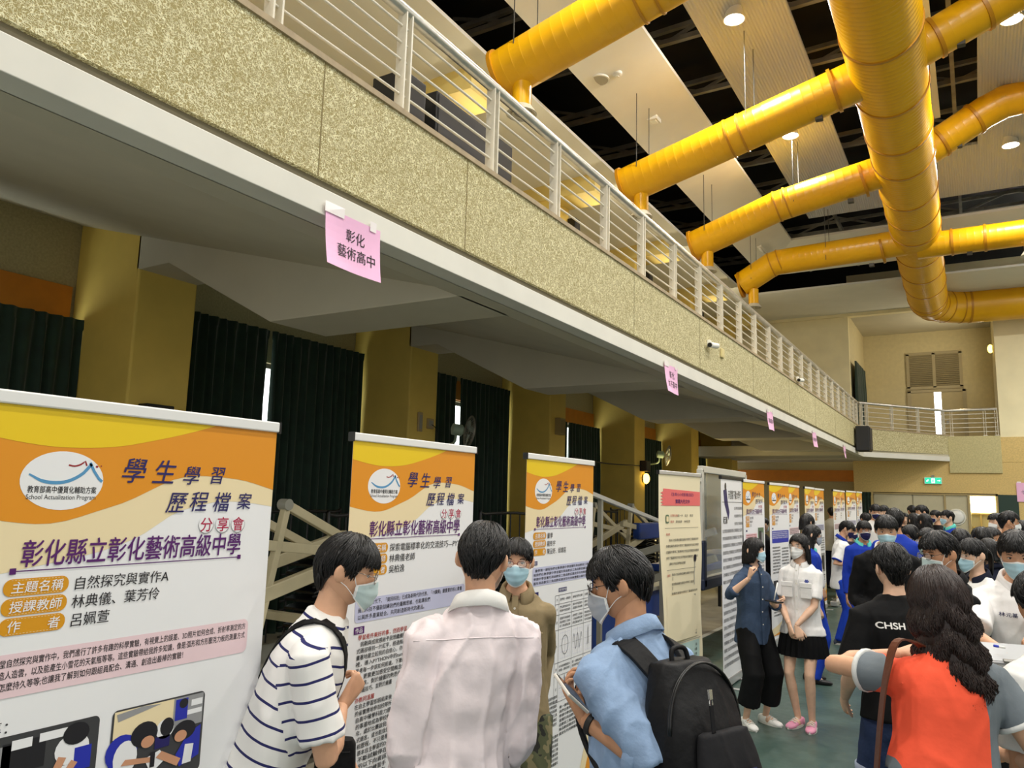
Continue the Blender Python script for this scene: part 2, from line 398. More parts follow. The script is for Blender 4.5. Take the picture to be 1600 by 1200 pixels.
for k in range(1, len(PIL)-1):
    ya, yb = PIL[k][1], PIL[k+1][0]; mid = (ya+yb)/2
    z1 = 3.88 if k in (2, 3) else 3.5
    lab = {1: ('dark green curtain at the left edge of the photo, left of the first yellow pillar', 'green curtain beside the first yellow pillar, nearest the left edge'),
           2: ('dark green curtain just right of the first yellow pillar', 'dark green curtain left of the second yellow pillar, behind the first gap'),
           3: ('dark green curtain behind the round fan, right of the second yellow pillar', 'dark green curtain left of the third yellow pillar'),
           4: ('dark green curtain above the third banner stand', 'dark green curtain between third and fourth pillars, far half'),
           5: ('dark green curtain behind the fan on the fourth pillar', 'dark green curtain left of the fifth pillar'),
           6: ('dark green curtain beyond the fifth pillar', 'farthest dark green curtain of the side wall')}[k]
    gap = .06 if k != 3 else .1
    o1 = .28 if k == 3 else .02
    curtain('curtain', (XW+.22, ya+o1, 0), (XW+.22, mid-gap/2, 0), .03, z1, lab[0], group=CG, seed=k)
    curtain('curtain', (XW+.22, mid+gap/2, 0), (XW+.22, yb-(.05 if k != 1 else 0), 0), .03, z1, lab[1], group=CG, seed=k+10)
curtain('curtain', (RX0+.15, YB+.25, 0), (RX0+.15, 29.6, 0), 3.8, 6.55, 'dark green curtain in the upper recess above the balcony corner', seed=30)
curtain('curtain', (-3.36, YB-.12, 0), (-2.9, YB-.12, 0), .02, 2.25, 'dark green curtain left of the far doors', seed=31, folds=4)
# far doors on the lower level
d = MB(); PD = M('pale_grey_door', (196, 188, 158), .5, var=.03)
d.box((-2.86, YB+.1, 0), (-.22, YB+.14, 2.2))
for x0, x1 in ((-2.84, -1.77), (-1.73, -.9), (-.86, -.28)): d.box((x0, YB+.05, 0), (x1, YB+.12, 2.2))
d.mat(1).box((-2.86, YB, 2.2), (.5, YB+.15, 2.26)); d.box((-.9, YB, 0), (-.85, YB+.14, 2.2)); d.box((-.28, YB, 0), (-.22, YB+.16, 2.2))
struct('door_2', d, [PD, M('door_frame_tan', (170, 150, 104), .5)], 'pale grey sliding doors in the far wall')
d = MB().box((-.22, 28.2, 0), (.44, 28.25, 2.2)); d.mat(1).box((-.2, 28.1, 1.72), (.42, 28.2, 2.16)); d.mat(2)
for z in (.9, 1.25, 1.66): d.box((-.2, 28.0, z-.02), (.42, 28.2, z+.02))
d.box((.02, 28.02, .9), (.06, 28.2, 1.66)); d.mat(0).box((-.24, YB+.2, 0), (-.22, 28.2, 2.2)); d.box((.44, YB+.2, 0), (.46, 28.2, 2.2)); d.box((-.24, YB+.2, 2.2), (.46, 28.2, 2.24))
struct('door_3', d, [M('lit_room_wall', (236, 226, 178), .7), M('bright_room_window', (255, 253, 236), .5, emit=5.0), M('shelf_wood', (206, 180, 116), .6)], 'open doorway to a bright room in the far wall')
for nm, x0, x1 in (('door_4', .5, 1.0),):
    struct(nm, MB().box((x0, YB-.03, 0), (x1, YB+.1, 2.24)), M('dark_green_board', (30, 56, 46), .6), 'dark green sliding board right of the bright doorway')
mi = thing('round_mirror', (-.59, YB-.06, 1.3), 'round white convex mirror on the far doors', 'mirror')
MB().lathe([(.0, 0), (.235, 0), (.25, .012), (.235, .03), (.2, .034)], (-.59, YB+.05, 1.55), (0, -1, 0), n=32).build('frame', M('mirror_white', (228, 226, 212), .3), mi, smooth='auto')
MB().lathe([(.22, .03), (.15, .05), (.08, .06), (.001, .064)], (-.59, YB+.05, 1.55), (0, -1, 0), n=32).build('glass', M('mirror_glass', (236, 236, 230), .3), mi, smooth=True)

# ---- ceiling: concentric acoustic panels with black gaps, roof and trusses above
CPN = M('white_ceiling_panel', (230, 229, 220), .7, var=.03, vscale=1.5)
def corrug():
    m = bpy.data.materials.new('ribbed_ceiling_panel'); m.use_nodes = True; N = m.node_tree.nodes; L = m.node_tree.links; b = N['Principled BSDF']
    b.inputs['Base Color'].default_value = srgb((182, 187, 196)); b.inputs['Roughness'].default_value = .6
    tc = N.new('ShaderNodeTexCoord'); w = N.new('ShaderNodeTexWave'); w.bands_direction = 'X'; w.inputs['Scale'].default_value = 7.0
    L.new(tc.outputs['Object'], w.inputs['Vector']); bp = N.new('ShaderNodeBump'); bp.inputs['Strength'].default_value = .35; bp.inputs['Distance'].default_value = .03
    L.new(w.outputs['Fac'], bp.inputs['Height']); L.new(bp.outputs[0], b.inputs['Normal']); return m
CRB = corrug()
XC = -.85
def zceil(h): return 1.83+1.08*(9.05-.3*h-1.83)
# half-widths (from the centre line) of panel edges
G = dict(c=.6, g3i=.62, g3o=1.22, g2i=2.4, g2o=3.0, g1i=4.15, g1o=4.85)
def yend(h): return 17.6+ (h-1.22)*1.53
def ring(name, h0, h1, mats, label, y0=-6):
    p = MB(); th = .06
    z0, z1 = zceil(h0), zceil(h1); e0, e1 = yend(h0), yend(h1)
    for sgn in (-1, 1):
        q = [V((XC+sgn*h0, y0, z0)), V((XC+sgn*h1, y0, z1)), V((XC+sgn*h1, e1, z1)), V((XC+sgn*h0, e0, z0))]
        p.prism(q if sgn > 0 else q[::-1], (0, 0, th))
    q = [V((XC-h0, e0, z0)), V((XC+h0, e0, z0)), V((XC+h1, e1, z1)), V((XC-h1, e1, z1))]
    p.prism(q, (0, 0, th))
    return struct(name, p, mats, label)
p = MB().box((XC-G['c'], -6, zceil(0)-.1), (XC+G['c'], yend(.6), zceil(0)-.04)); struct('ceiling', p, CPN, 'central strip of the hall ceiling')
ring('ceiling_5', G['g3o'], G['g2i'], CRB, 'inner ribbed ring of white ceiling panels')
ring('ceiling_6', G['g2o'], G['g1i'], CPN, 'outer smooth ring of white ceiling panels')
p = MB(); z1 = zceil(G['g1o']); h1 = G['g1o']
p.prism([(XC-h1, -6, z1), (XC-h1, yend(h1), z1), (-8, yend(h1), 7.95), (-8, -6, 7.95)], (0, 0, .06))
p.prism([(XC+h1, -6, z1), (14, -6, 7.6), (14, yend(h1), 7.6), (XC+h1, yend(h1), z1)], (0, 0, .06))
p.prism([(-8, yend(h1), z1), (14, yend(h1), z1), (14, 27, 8.1), (-8, 27, 8.1)], (0, 0, .06))
struct('ceiling_7', p, CPN, 'outermost white ceiling panels above the balcony')
rf = MB().box((-8.2, -6, 10.4), (14.2, 27.2, 10.5)); rf.box((-8.2, -6, 8.3), (-8, 27.2, 10.4)); rf.box((-8, 27.1, 8.3), (14, 27.2, 10.4)); rf.box((14, -6, 7.6), (14.2, 27.2, 10.4)); rf.box((-8.2, -6.1, 7.7), (14.2, -6, 10.4))
struct('ceiling_8', rf, ROOF, 'black roof deck above the ceiling gaps')
k = 0
for y in np.arange(-5, 27, 1.9):
    t = MB(); y = float(y); zb, zt = 9.85, 10.35
    t.bar((-8, y, zb), (8, y, zb), .09, .09); t.bar((-8, y, zt-.35), (8, y, zt), .08, .08)
    for i in range(15):
        x = -7.6+i*1.1; t.bar((x, y, zb if i % 2 else zt-.1), (x+1.1, y, zt-.1 if i % 2 else zb), .05, .05)
    struct('roof_truss_%d' % (k+1), t, DARKSTEEL, 'dark steel roof truss seen through the ceiling gaps'); k += 1
pr = MB()
for x in np.arange(-7.5, 7, 1.5): pr.bar((float(x), -6, 9.75), (float(x), 27, 9.75), .07, .12)
struct('roof_purlins', pr, DARKSTEEL, 'dark steel purlins seen through the ceiling gaps')

# ---- railing along the balcony
rl = thing('balcony_railing', (-2.92, 10, ZPT), 'long pale railing with six wires along the side balcony', 'railing')
posts_y = [(-3.65+1.0*i if i < 8 else 2.39+.0) for i in range(0)]
ys = [-2.6, -1.6, -.6, .4, 1.4, 2.39, 3.4, 4.42, 5.4, 6.41, 7.34, 8.33, 9.28, 10.24, 11.22, 12.12, 13.1, 14.0, 14.95, 15.9, 16.85, 17.8, 18.75, 19.7, 20.65, 21.6, 22.6, 23.4, 24.1]
XR = -2.9
def rail_post(P, d, parent, top=ZR):
    n = V((d.y, -d.x, 0)); m = MB()
    for s in (-1, 1): m.obox(P+d*.028*s+V((0, 0, (ZPT+top)/2)), d*.006, n*.035, V((0, 0, (top-ZPT)/2)))
    m.obox(P+V((0, 0, ZPT+.01)), d*.06, n*.055, V((0, 0, .008)))
    return m.build('post', RAILPAINT, parent)
for y in ys: rail_post(V((XR, y, 0)), V((0, 1, 0)), rl)
MB().tube([(XR, -6, ZR), (XR, 24.25, ZR)], .042, 14).build('handrail', RAILSTEEL, rl, smooth=True)
for i in range(6):
    z = ZPT+.09+i*.112
    MB().tube([(XR, -6, z), (XR, 24.25, z)], .009, 6).build('rail_wire', RAILPAINT, rl, smooth=True)
rl2 = thing('balcony_railing', tuple(PA+V((0, 0, ZPT))), 'short pale railing across the far angled end of the balcony', 'railing')
Q0 = PA-nn*.08; Q1 = PB-nn*.08
Q2 = V((.62, YB-.02, 0))
for t in (.02, .08, .36, .66, .96): rail_post(Q0+(Q1-Q0)*t+V((0, 0, -.03*t)), dn, rl2)
for t in (.1, .75, .97): rail_post(Q1+(Q2-Q1)*t+V((0, 0, -.06)), V((1, 0, 0)), rl2)
MB().tube([Q0+V((0, 0, ZR)), Q1+V((0, 0, ZR-.02)), Q2+V((0, 0, ZR-.02))], .042, 12).build('handrail', RAILSTEEL, rl2, smooth=True)
for i in range(5):
    z = ZPT+.1+i*.135
    MB().tube([Q0+V((0, 0, z)), Q1+V((0, 0, z-.03)), Q2+V((0, 0, z-.03))], .012, 6).build('rail_wire', RAILPAINT, rl2, smooth=True)

# ---- yellow ducts
def duct_mat():
    m = bpy.data.materials.new('yellow_glossy_duct'); m.use_nodes = True; N = m.node_tree.nodes; L = m.node_tree.links; b = N['Principled BSDF']
    tc = N.new('ShaderNodeTexCoord'); n = N.new('ShaderNodeTexNoise'); n.inputs['Scale'].default_value = 2.5; n.inputs['Detail'].default_value = 5
    L.new(tc.outputs['Object'], n.inputs['Vector']); r = N.new('ShaderNodeValToRGB')
    r.color_ramp.elements[0].color = srgb((218, 158, 4)); r.color_ramp.elements[1].color = srgb((238, 182, 12))
    L.new(n.outputs['Fac'], r.inputs[0]); L.new(r.outputs[0], b.inputs['Base Color']); b.inputs['Roughness'].default_value = .34
    return m
DUCT = duct_mat(); DUCTSEAM = M('duct_seam_ochre', (186, 128, 8), .4); GALV = M('bracket_steel', (62, 60, 54), .6)
def smooth_path(pts, n=8):
    pts = [V(p) for p in pts]; out = []
    P = [pts[0]*2-pts[1]]+pts+[pts[-1]*2-pts[-2]]
    for i in range(1, len(P)-2):
        for k in range(n):
            t = k/n; a, b, c, d = P[i-1:i+3]
            out.append(.5*((2*b)+(-a+c)*t+(2*a-5*b+4*c-d)*t*t+(-a+3*b-3*c+d)*t**3))
    out.append(pts[-1]); return out
def ribbed(path, R, pitch=.075, depth=.004):
    """spiral-seamed duct: fine ribs along the path"""
    P = [V(p) for p in path]; pts = []; rad = []
    for a, b in zip(P[:-1], P[1:]):
        L = (b-a).length; n = max(1, int(round(L/pitch)))
        for i in range(n):
            for f, dr in ((0, 0), (.03, 0), (.90, 0), (.93, depth), (.97, depth)):
                pts.append(a+(b-a)*((i+f)/n)); rad.append(R+dr)
    pts.append(P[-1]); rad.append(R)
    return pts, rad
DZ = 8.0
axis = [(-.66, -2, 8.05), (-.72, 4, 8.03), (-.78, 11, 8.0), (-.86, 17, 7.96), (-.92, 21, 7.85), (-.94, 24.2, 7.74)]
dt = thing('air_duct', (-.85, 14, 7.5), 'big yellow round main air duct hanging below the ceiling', 'air duct')
RM = .50
pts, rad = ribbed(axis, RM, .10, .0024)
md = MB().tube(pts, rad, 40)
md.build('main_pipe', DUCT, dt, smooth='auto')
el = [V((-.94, 24.2, 7.74))]
for i in range(9):
    a = i/8*PI/2; el.append(V((-.94+1.25*(1-math.cos(a)), 24.6+1.25*math.sin(a), 7.72)))
el += [V((3.0, 25.95, 7.72)), V((8, 26.0, 7.72))]
MB().tube(el, .485, 36).build('elbow_pipe', DUCT, dt, smooth=True)
fl = MB()
def band(mb, P, d, r, w=.05, t=.02, n=36):
    d = V(d).normalized(); mb.lathe([(r-.01, -w/2), (r+t, -w/2), (r+t, w/2), (r-.01, w/2)], P, d, n=n)
def at_axis(y):
    for a, b in zip(axis[:-1], axis[1:]):
        if a[1] <= y <= b[1]:
            t = (y-a[1])/(b[1]-a[1]); return V(a)*(1-t)+V(b)*t
for y in (8.6, 10.3, 11.9, 13.3, 14.4, 16.0, 17.2, 18.2, 19.8, 21.2, 22.6, 24.1):
    f = MB(); band(f, at_axis(y), (0, 1, 0), RM, .05, .018); f.build('flange', DUCTSEAM, dt, smooth='auto')
for a in (1, 3, 5, 7, 8):
    f = MB(); band(f, el[a], el[a+1]-el[a-1], .485, .03 if a < 8 else .06, .012); f.build('flange', DUCTSEAM, dt, smooth='auto')
for y in (9.5, 13.0, 16.6, 20.3):
    c = at_axis(y)
    for s in (-1, 1): MB().bar(c+V((s*.5, 0, .1)), c+V((s*.5, 0, 1.6)), .012).build('hanger_rod', GALV, dt)
RB = .30
branches = [((-4.8, 7.5, 7.0), (-.75, 7.5, 8.05), 'nearest the camera'), ((-4.8, 11.4, 7.0), (-.8, 11.4, 8.02), 'second from the camera'),
            ((-4.8, 15.05, 7.06), (-.84, 15.05, 8.03), 'third from the camera'), ((-4.8, 18.85, 7.2), (-.88, 18.85, 7.75), 'farthest, with a bend near its end')]
for k, (A, B, lab) in enumerate(branches):
    A, B = V(A), V(B); d = (B-A).normalized()
    b = thing('air_duct', tuple(A), 'yellow branch duct over the left railing, '+lab, 'air duct', None)
    path = [A, A+(B-A)*.45, B] if k < 3 else [A, V((-4.05, 18.85, 7.62)), V((-3.9, 18.85, 7.66)), B]
    if k == 2: path = [A, V((-3.1, 15.05, 7.62)), B]
    pts, rad = ribbed(path, RB, .14, .0009)
    MB().tube(pts, rad, 28).build('pipe', DUCT, b, smooth='auto')
    cp = MB(); band(cp, A, d, RB, .05, .03, 28); cp.build('end_collar', DUCTSEAM, b, smooth='auto')
    for t in (.44, .49):
        f = MB(); P = A+(B-A)*t if k < 2 else (V((-3.1-.0*t, 15.05, 7.62))+d*(t-.44)*4 if k == 2 else V((-4.05+(t-.44)*4, 18.85, 7.62+(t-.44)))); band(f, P, d if k < 3 else V((1, 0, .3)), RB, .03, .014, 28); f.build('flange', DUCTSEAM, b, smooth='auto')
    f = MB(); band(f, B-d*.72, d, RB, .05, .03, 28); f.build('joint_ring', DUCTSEAM, b, smooth='auto')
    f = MB(); f.box(tuple(B-d*.95+V((-.05, -.05, -RB-.05))), tuple(B-d*.95+V((.05, .05, -RB+.02)))); f.build('damper_clip', GALV, b)
    dp = A+d*.3
    o = MB().cyl(dp+V((0, 0, -.2)), dp+V((0, 0, -.58)), .12, 20).build('outlet_pipe', DUCT, b, smooth='auto')
    MB().lathe([(.13, 0), (.16, -.04), (.19, -.09), (.17, -.1), (.165, -.085), (.12, -.06), (.115, -.09), (.09, -.09), (.085, -.05), (.04, -.05), (.035, -.09), (.001, -.09)], dp+V((0, 0, -.57)), n=28).build('round_diffuser', M('pale_diffuser', (190, 184, 164), .5), o, smooth='auto')
    for t in (.08, .52):
        P = A+(B-A)*t
        for s in (-1, 1): MB().bar(P+V((0, .28*s, 0)), P+V((0, .28*s, 1.5)), .01).build('hanger_rod', GALV, b)
for k, (A, pth) in enumerate([(11.4, [(-.8, 11.4, 8.02), (.9, 11.4, 8.72), (2.2, 11.4, 8.3), (3.5, 11.4, 7.85)]), (15.05, [(-.84, 15.05, 8.0), (.45, 15.05, 8.72), (.75, 15.05, 8.84), (1.1, 15.05, 8.86), (4.0, 15.05, 8.1)]), (18.85, [(-.88, 18.85, 7.6), (3, 18.85, 7.62)])]):
    lab = ('first right-hand yellow branch duct, at the top right corner', 'second right-hand yellow branch duct with an elbow', 'third right-hand yellow branch duct, level and nearest the far wall')[k]
    b = thing('air_duct', pth[0], lab, 'air duct', None)
    pts, rad = ribbed(pth, RB*.93, .14, .0009); MB().tube(pts, rad, 28).build('pipe', DUCT, b, smooth='auto')
    d = (V(pth[1])-V(pth[0])).normalized()
    for s in (.68, 1.3):
        f = MB(); band(f, V(pth[0])+d*s, d, RB*.93, .05, .022, 28); f.build('joint_ring', DUCTSEAM, b, smooth='auto')
    f = MB(); q = V(pth[0])+d*1.0; f.box(tuple(q+V((-.05, -.05, -RB-.03))), tuple(q+V((.05, .05, -RB+.03)))); f.build('damper_clip', GALV, b)
    if k > 0:
        q = V((1.22, pth[0][1], 8.6 if k == 1 else 7.4)); o = MB().cyl(q+V((0, 0, .1)), q+V((0, 0, -.22)), .12, 20).build('outlet_pipe', DUCT, b, smooth='auto')
        MB().lathe([(.13, 0), (.2, -.1), (.17, -.1), (.1, -.06), (.001, -.06)], q+V((0, 0, -.2)), n=24).build('round_diffuser', M('pale_diffuser'), o, smooth='auto')

# ---- ceiling lamps and small ceiling fittings
BULB = M('lamp_glow', (255, 250, 238), .5, emit=14.0)
for k, (x, y) in enumerate(CEILING_LAMPS):
    z = zceil(abs(x-XC))-.02
    lab = {0: 'round ceiling lamp at the top edge, between the first and second duct branches', 1: 'round ceiling lamp below the second yellow branch duct', 2: 'round ceiling lamp at the top right corner', 3: 'round ceiling lamp under the second right-hand duct'}.get(k, 'round ceiling lamp behind the camera')
    t = thing('ceiling_lamp', (x, y, z), lab, 'lamp', 'round lamps in the ribbed ceiling')
    MB().lathe([(.10, .1), (.12, .02), (.15, -.12), (.16, -.13), (.145, -.13), (.11, 0), (.08, .06), (.001, .06)], (x, y, z), n=28).build('reflector', M('lamp_reflector', (236, 234, 226), .3), t, smooth='auto')
    MB().lathe([(.12, -.1), (.10, -.135), (.05, -.15), (.001, -.155)], (x, y, z), n=24).build('diffuser', BULB, t, smooth=True)
    lamp_light('lamp_light', (x, y, z-.2), LAMP_W, .36, t)
for nm, p, lab, cat in (('ceiling_speaker', (936, 125), 'round white speaker in the ceiling panel above the railing', 'speaker'), ('smoke_detector', (965, 115), 'small round smoke detector beside the ceiling speaker', 'smoke detector'),
                        ('emergency_light', (1022, 187), 'small square emergency light in the ceiling panel', 'light'), ('ceiling_light', (1191, 390), 'small tube light in the ceiling panel between two ducts', 'light')):
    # meet the outer ceiling panel along the view ray
    r = CR*((p[0]-800)/FPX)-CU*((p[1]-600)/FPX)+CF
    lo, hi = 5., 40.
    for _ in range(50):
        m_ = (lo+hi)/2; P = V((0, 0, CAM_H))+r*m_
        if P.z < zceil(abs(P.x-XC)): lo = m_
        else: hi = m_
    P = V((0, 0, CAM_H))+r*lo
    if nm == 'ceiling_speaker':
        t = thing(nm, tuple(P), lab, cat); MB().lathe([(.16, .02), (.17, -.015), (.15, -.02), (.145, -.012)], P, n=28).build('rim', WHITE, t, smooth='auto'); MB().lathe([(.147, 0), (.146, -.012), (.001, -.02)], P, n=28).build('grille', M('grille_grey', (170, 164, 148), .7), t, smooth='auto')
    elif nm == 'smoke_detector':
        t = thing(nm, tuple(P), lab, cat); MB().lathe([(.07, .02), (.075, -.02), (.05, -.045), (.001, -.05)], P, n=24).build('housing', WHITE, t, smooth='auto'); MB().lathe([(.03, -.04), (.028, -.06), (.001, -.062)], P, n=16).build('sensor', WHITE, t, smooth='auto')
    elif nm == 'emergency_light':
        t = thing(nm, tuple(P), lab, cat); MB().box(tuple(P+V((-.09, -.11, -.04))), tuple(P+V((.09, .11, .06)))).build('housing', WHITE, t, bevel=.01); MB().box(tuple(P+V((-.055, -.07, -.05))), tuple(P+V((.055, .07, -.035)))).build('lens', M('light_lens', (250, 250, 240), .2), t, bevel=.008)
    else:
        t = thing(nm, tuple(P), lab, cat); MB().box(tuple(P+V((-.06, -.35, -.04))), tuple(P+V((.06, .35, .08)))).build('housing', WHITE, t, bevel=.01); MB().tube([P+V((0, -.3, -.05)), P+V((0, .3, -.05))], .025, 10).build('tube', M('light_lens'), t, smooth=True)
# ------------------------------------------------------------------ flat graphics: text and shapes on a plane
_TG = {}
def text_geo(s, bold=0.0, res=3):
    """2D outline mesh of a line of writing, size 1, origin at its left baseline"""
    k = (s, bold, res)
    if k in _TG: return _TG[k]
    cu = bpy.data.curves.new('writing', 'FONT'); cu.body = s; cu.size = 1; cu.resolution_u = res; cu.offset = bold
    cu.fill_mode = 'FRONT'
    o = bpy.data.objects.new('writing', cu); COL.objects.link(o)
    dg = bpy.context.evaluated_depsgraph_get(); me = bpy.data.meshes.new_from_object(o.evaluated_get(dg))
    v = [(p.co.x, p.co.y) for p in me.vertices]; f = [tuple(p.vertices) for p in me.polygons]
    COL.objects.unlink(o); bpy.data.objects.remove(o); bpy.data.curves.remove(cu); bpy.data.meshes.remove(me)
    w = max([p[0] for p in v], default=.1)
    _TG[k] = (v, f, w); return _TG[k]
class Sheet:
    """draws on a plane: u to the right, v downwards from the top left corner, layers lifted by fractions of a millimetre"""
    def __init__(s, O, U, N, D=V((0, 0, -1)), mb=None, warp=None):
        s.O, s.U, s.N, s.D = V(O), V(U).normalized(), V(N).normalized(), V(D).normalized()
        s.mb = mb or MB(); s.layer = 0; s.warp = warp
    def P(s, u, v, l):
        w = s.warp(u, v) if s.warp else 0.0
        return s.O+s.U*u+s.D*v+s.N*((.0014 if s.warp else .0005)*l+w)
    def poly(s, pts, m, l=1):
        s.mb.mat(m).add([s.P(u, v, l) for u, v in pts], [tuple(range(len(pts)))[::-1]]); return s
    def rect(s, u0, v0, u1, v1, m, l=1): return s.poly([(u0, v0), (u1, v0), (u1, v1), (u0, v1)], m, l)
    def rrect(s, u0, v0, u1, v1, r, m, l=1):
        pts = []
        for cx, cy, a0 in ((u1-r, v0+r, -90), (u1-r, v1-r, 0), (u0+r, v1-r, 90), (u0+r, v0+r, 180)):
            for i in range(6): a = math.radians(a0+i*18); pts.append((cx+r*math.cos(a), cy+r*math.sin(a)))
        return s.poly(pts, m, l)
    def ell(s, u, v, ru, rv, m, l=1, n=40, rot=0):
        c, q = math.cos(rot), math.sin(rot); pts = []
        for k in range(n):
            a = 2*PI*k/n; x, y = ru*math.cos(a), rv*math.sin(a); pts.append((u+c*x-q*y, v+q*x+c*y))
        return s.poly(pts, m, l)
    def stroke(s, pts, w, m, l=1):
        n = len(pts); L_, R_ = [], []
        for i, p in enumerate(pts):
            a = pts[max(i-1, 0)]; b = pts[min(i+1, n-1)]; dx, dy = b[0]-a[0], b[1]-a[1]; d = math.hypot(dx, dy) or 1
            ww = w[i] if isinstance(w, (list, tuple)) else w
            L_.append((p[0]-dy/d*ww/2, p[1]+dx/d*ww/2)); R_.append((p[0]+dy/d*ww/2, p[1]-dx/d*ww/2))
        for i in range(n-1): s.poly([R_[i], R_[i+1], L_[i+1], L_[i]], m, l)
        return s
    def text(s, t, u, v, size, m, l=2, width=None, bold=0.0, shear=0.0, align='l', res=3, rot=0.0, dy=0.0):
        """v is the middle of the writing; width squeezes it to that length"""
        vs, fs, w = text_geo(t, 0.0, res)
        sx = size if width is None else width/max(w, 1e-3)
        if align == 'c': u = u-(sx*w)/2
        if align == 'r': u = u-sx*w
        offs = [(0, 0, 0)] if not bold else [(-bold*.55, 0, 0), (bold*.55, 0, .08), (0, bold*.5, .16), (0, -bold*.5, .24)][:4 if bold > .011 else 2]
        for ox, oy, ol in offs:
            out = []
            for x, y in vs:
                yy = (y-.38+oy)*size; xx = (x+ox)*sx+yy*shear
                out.append(s.P(u+xx*math.cos(rot)+yy*math.sin(rot), v-yy*math.cos(rot)+xx*math.sin(rot)+dy*xx, l+ol))
            s.mb.mat(m).add(out, fs)
        return s
PALN = ['white', 'yellow', 'orange', 'cream', 'purple', 'black', 'gold', 'lavender', 'pinkbox', 'crimson', 'blue', 'grey', 'skin', 'navy', 'red', 'slate', 'greenish', 'salmon', 'darkcrimson', 'deepblue']
PALC = [(238, 238, 240), (236, 200, 12), (226, 146, 22), (238, 220, 178), (84, 18, 104), (26, 24, 30), (216, 150, 18), (198, 200, 228), (236, 208, 214), (176, 16, 70), (84, 150, 196), (150, 150, 152), (206, 150, 116), (32, 26, 96), (176, 48, 38), (60, 60, 62), (90, 116, 88), (232, 110, 110), (150, 30, 40), (36, 46, 170)]
PAL = [M('print_'+n, c, .45) for n, c in zip(PALN, PALC)]
PI_ = {n: i for i, n in enumerate(PALN)}
SILVER = M('banner_aluminium', (206, 206, 206), .3, metal=.55); RAILWHITE = M('banner_rail_white', (232, 232, 230), .35)
BW = .85
def wave(xs, ys, n=24):
    """smooth curve through control points"""
    out = []
    for i in range(n+1):
        x = xs[0]+(xs[-1]-xs[0])*i/n
        k = max(j for j in range(len(xs)) if xs[j] <= x+1e-9); k = min(k, len(xs)-2)
        t = (x-xs[k])/(xs[k+1]-xs[k]); m0 = (ys[min(k+1, len(ys)-1)]-ys[max(k-1, 0)])/(xs[min(k+1, len(xs)-1)]-xs[max(k-1, 0)]); m1 = (ys[min(k+2, len(ys)-1)]-ys[k])/(xs[min(k+2, len(xs)-1)]-xs[k])
        h = xs[k+1]-xs[k]; t2, t3 = t*t, t*t*t
        out.append((x, (2*t3-3*t2+1)*ys[k]+(t3-2*t2+t)*h*m0+(-2*t3+3*t2)*ys[k+1]+(t3-t2)*h*m1))
    return out
def band_between(S, top, bot, m, l):
    for (a, b, c, d) in zip(top[:-1], top[1:], bot[1:], bot[:-1]): S.poly([a, b, c, d], m, l)
def header(S, school, detail=2):
    g = PI_; W = BW
    n = 24 if detail > 1 else 12
    cw = wave([0, .14, .3, .41, .51, .58, .655, .76, .85], [.40, .378, .35, .314, .255, .235, .222, .225, .236], n)
    ow = wave([0, .07, .15, .21, .30, .37, .49, .55, .6, .73, .85], [.258, .27, .278, .272, .245, .222, .166, .152, .150, .158, .184], n)
    yw = wave([0, .1, .19, .32, .44, .54, .62], [.076, .09, .095, .085, .058, .03, .004], n)
    top = lambda c: [(x, 0) for x, y in c]
    band_between(S, top(cw), cw, g['cream'], 1); band_between(S, top(ow), ow, g['orange'], 2); band_between(S, top(yw), yw, g['yellow'], 3)
    S.ell(.196, .175, .1, .0705, g['white'], 3)
    if detail > 1:
        bl = wave([.115, .15, .2, .24, .262], [.162, .178, .178, .158, .132], 16)
        S.stroke(bl, [.004+.004*min(1, 4*t/16) for t in range(17)], g['blue'], 4); S.stroke([(.258, .129), (.27, .15), (.284, .168), (.293, .175)], .007, g['blue'], 4)
        S.stroke(wave([.205, .22, .235, .245], [.137, .139, .134, .126], 8)+[(.25, .137)], .004, g['darkcrimson'], 4); S.ell(.276, .138, .0035, .003, g['darkcrimson'], 4, 10); S.ell(.287, .136, .002, .002, g['darkcrimson'], 4, 8)
        S.text('教育部高中優質化輔助方案', .115, .197, .018, g['black'], 4, width=.165, bold=.02)
        S.text('School Actualization Program', .113, .214, .016, g['black'], 4, width=.167)
    else:
        S.stroke([(.115, .165), (.16, .182), (.22, .17), (.26, .13), (.293, .176)], .008, g['blue'], 4); S.rect(.12, .195, .275, .212, g['slate'], 4)
    r = 3 if detail > 1 else 1
    for ch, u, v, z, sh in (('學', .378, .143, .070, .22), ('生', .467, .144, .070, .22), ('學', .552, .150, .056, .22), ('習', .636, .146, .054, .22), ('歷', .512, .225, .062, .22), ('程', .583, .222, .060, .2), ('檔', .66, .223, .060, .2), ('案', .742, .220, .052, .15)):
        S.text(ch, u, v, z, g['navy'] if detail < 3 else g['navy'], 5, align='c', bold=.012, shear=sh, res=r)
    for ch, u in (('分', .613), ('享', .669), ('會', .724)):
        if detail > 1: S.ell(u+.002, .289, .024, .024, g['grey'], 4, 24); S.ell(u, .287, .024, .024, g['white'], 5, 24)
        S.text(ch, u, .287, .043, g['crimson'], 6, align='c', bold=.015, res=r)
    S.text(school, .117, .345, .066, g['purple'], 5, width=.622, bold=.022, shear=.06, res=r)
    S.rect(.105, .383, .737, .3855, g['purple'], 4); S.rect(.097, .377, .111, .391, g['purple'], 5); S.rect(.731, .378, .743, .390, g['purple'], 5)
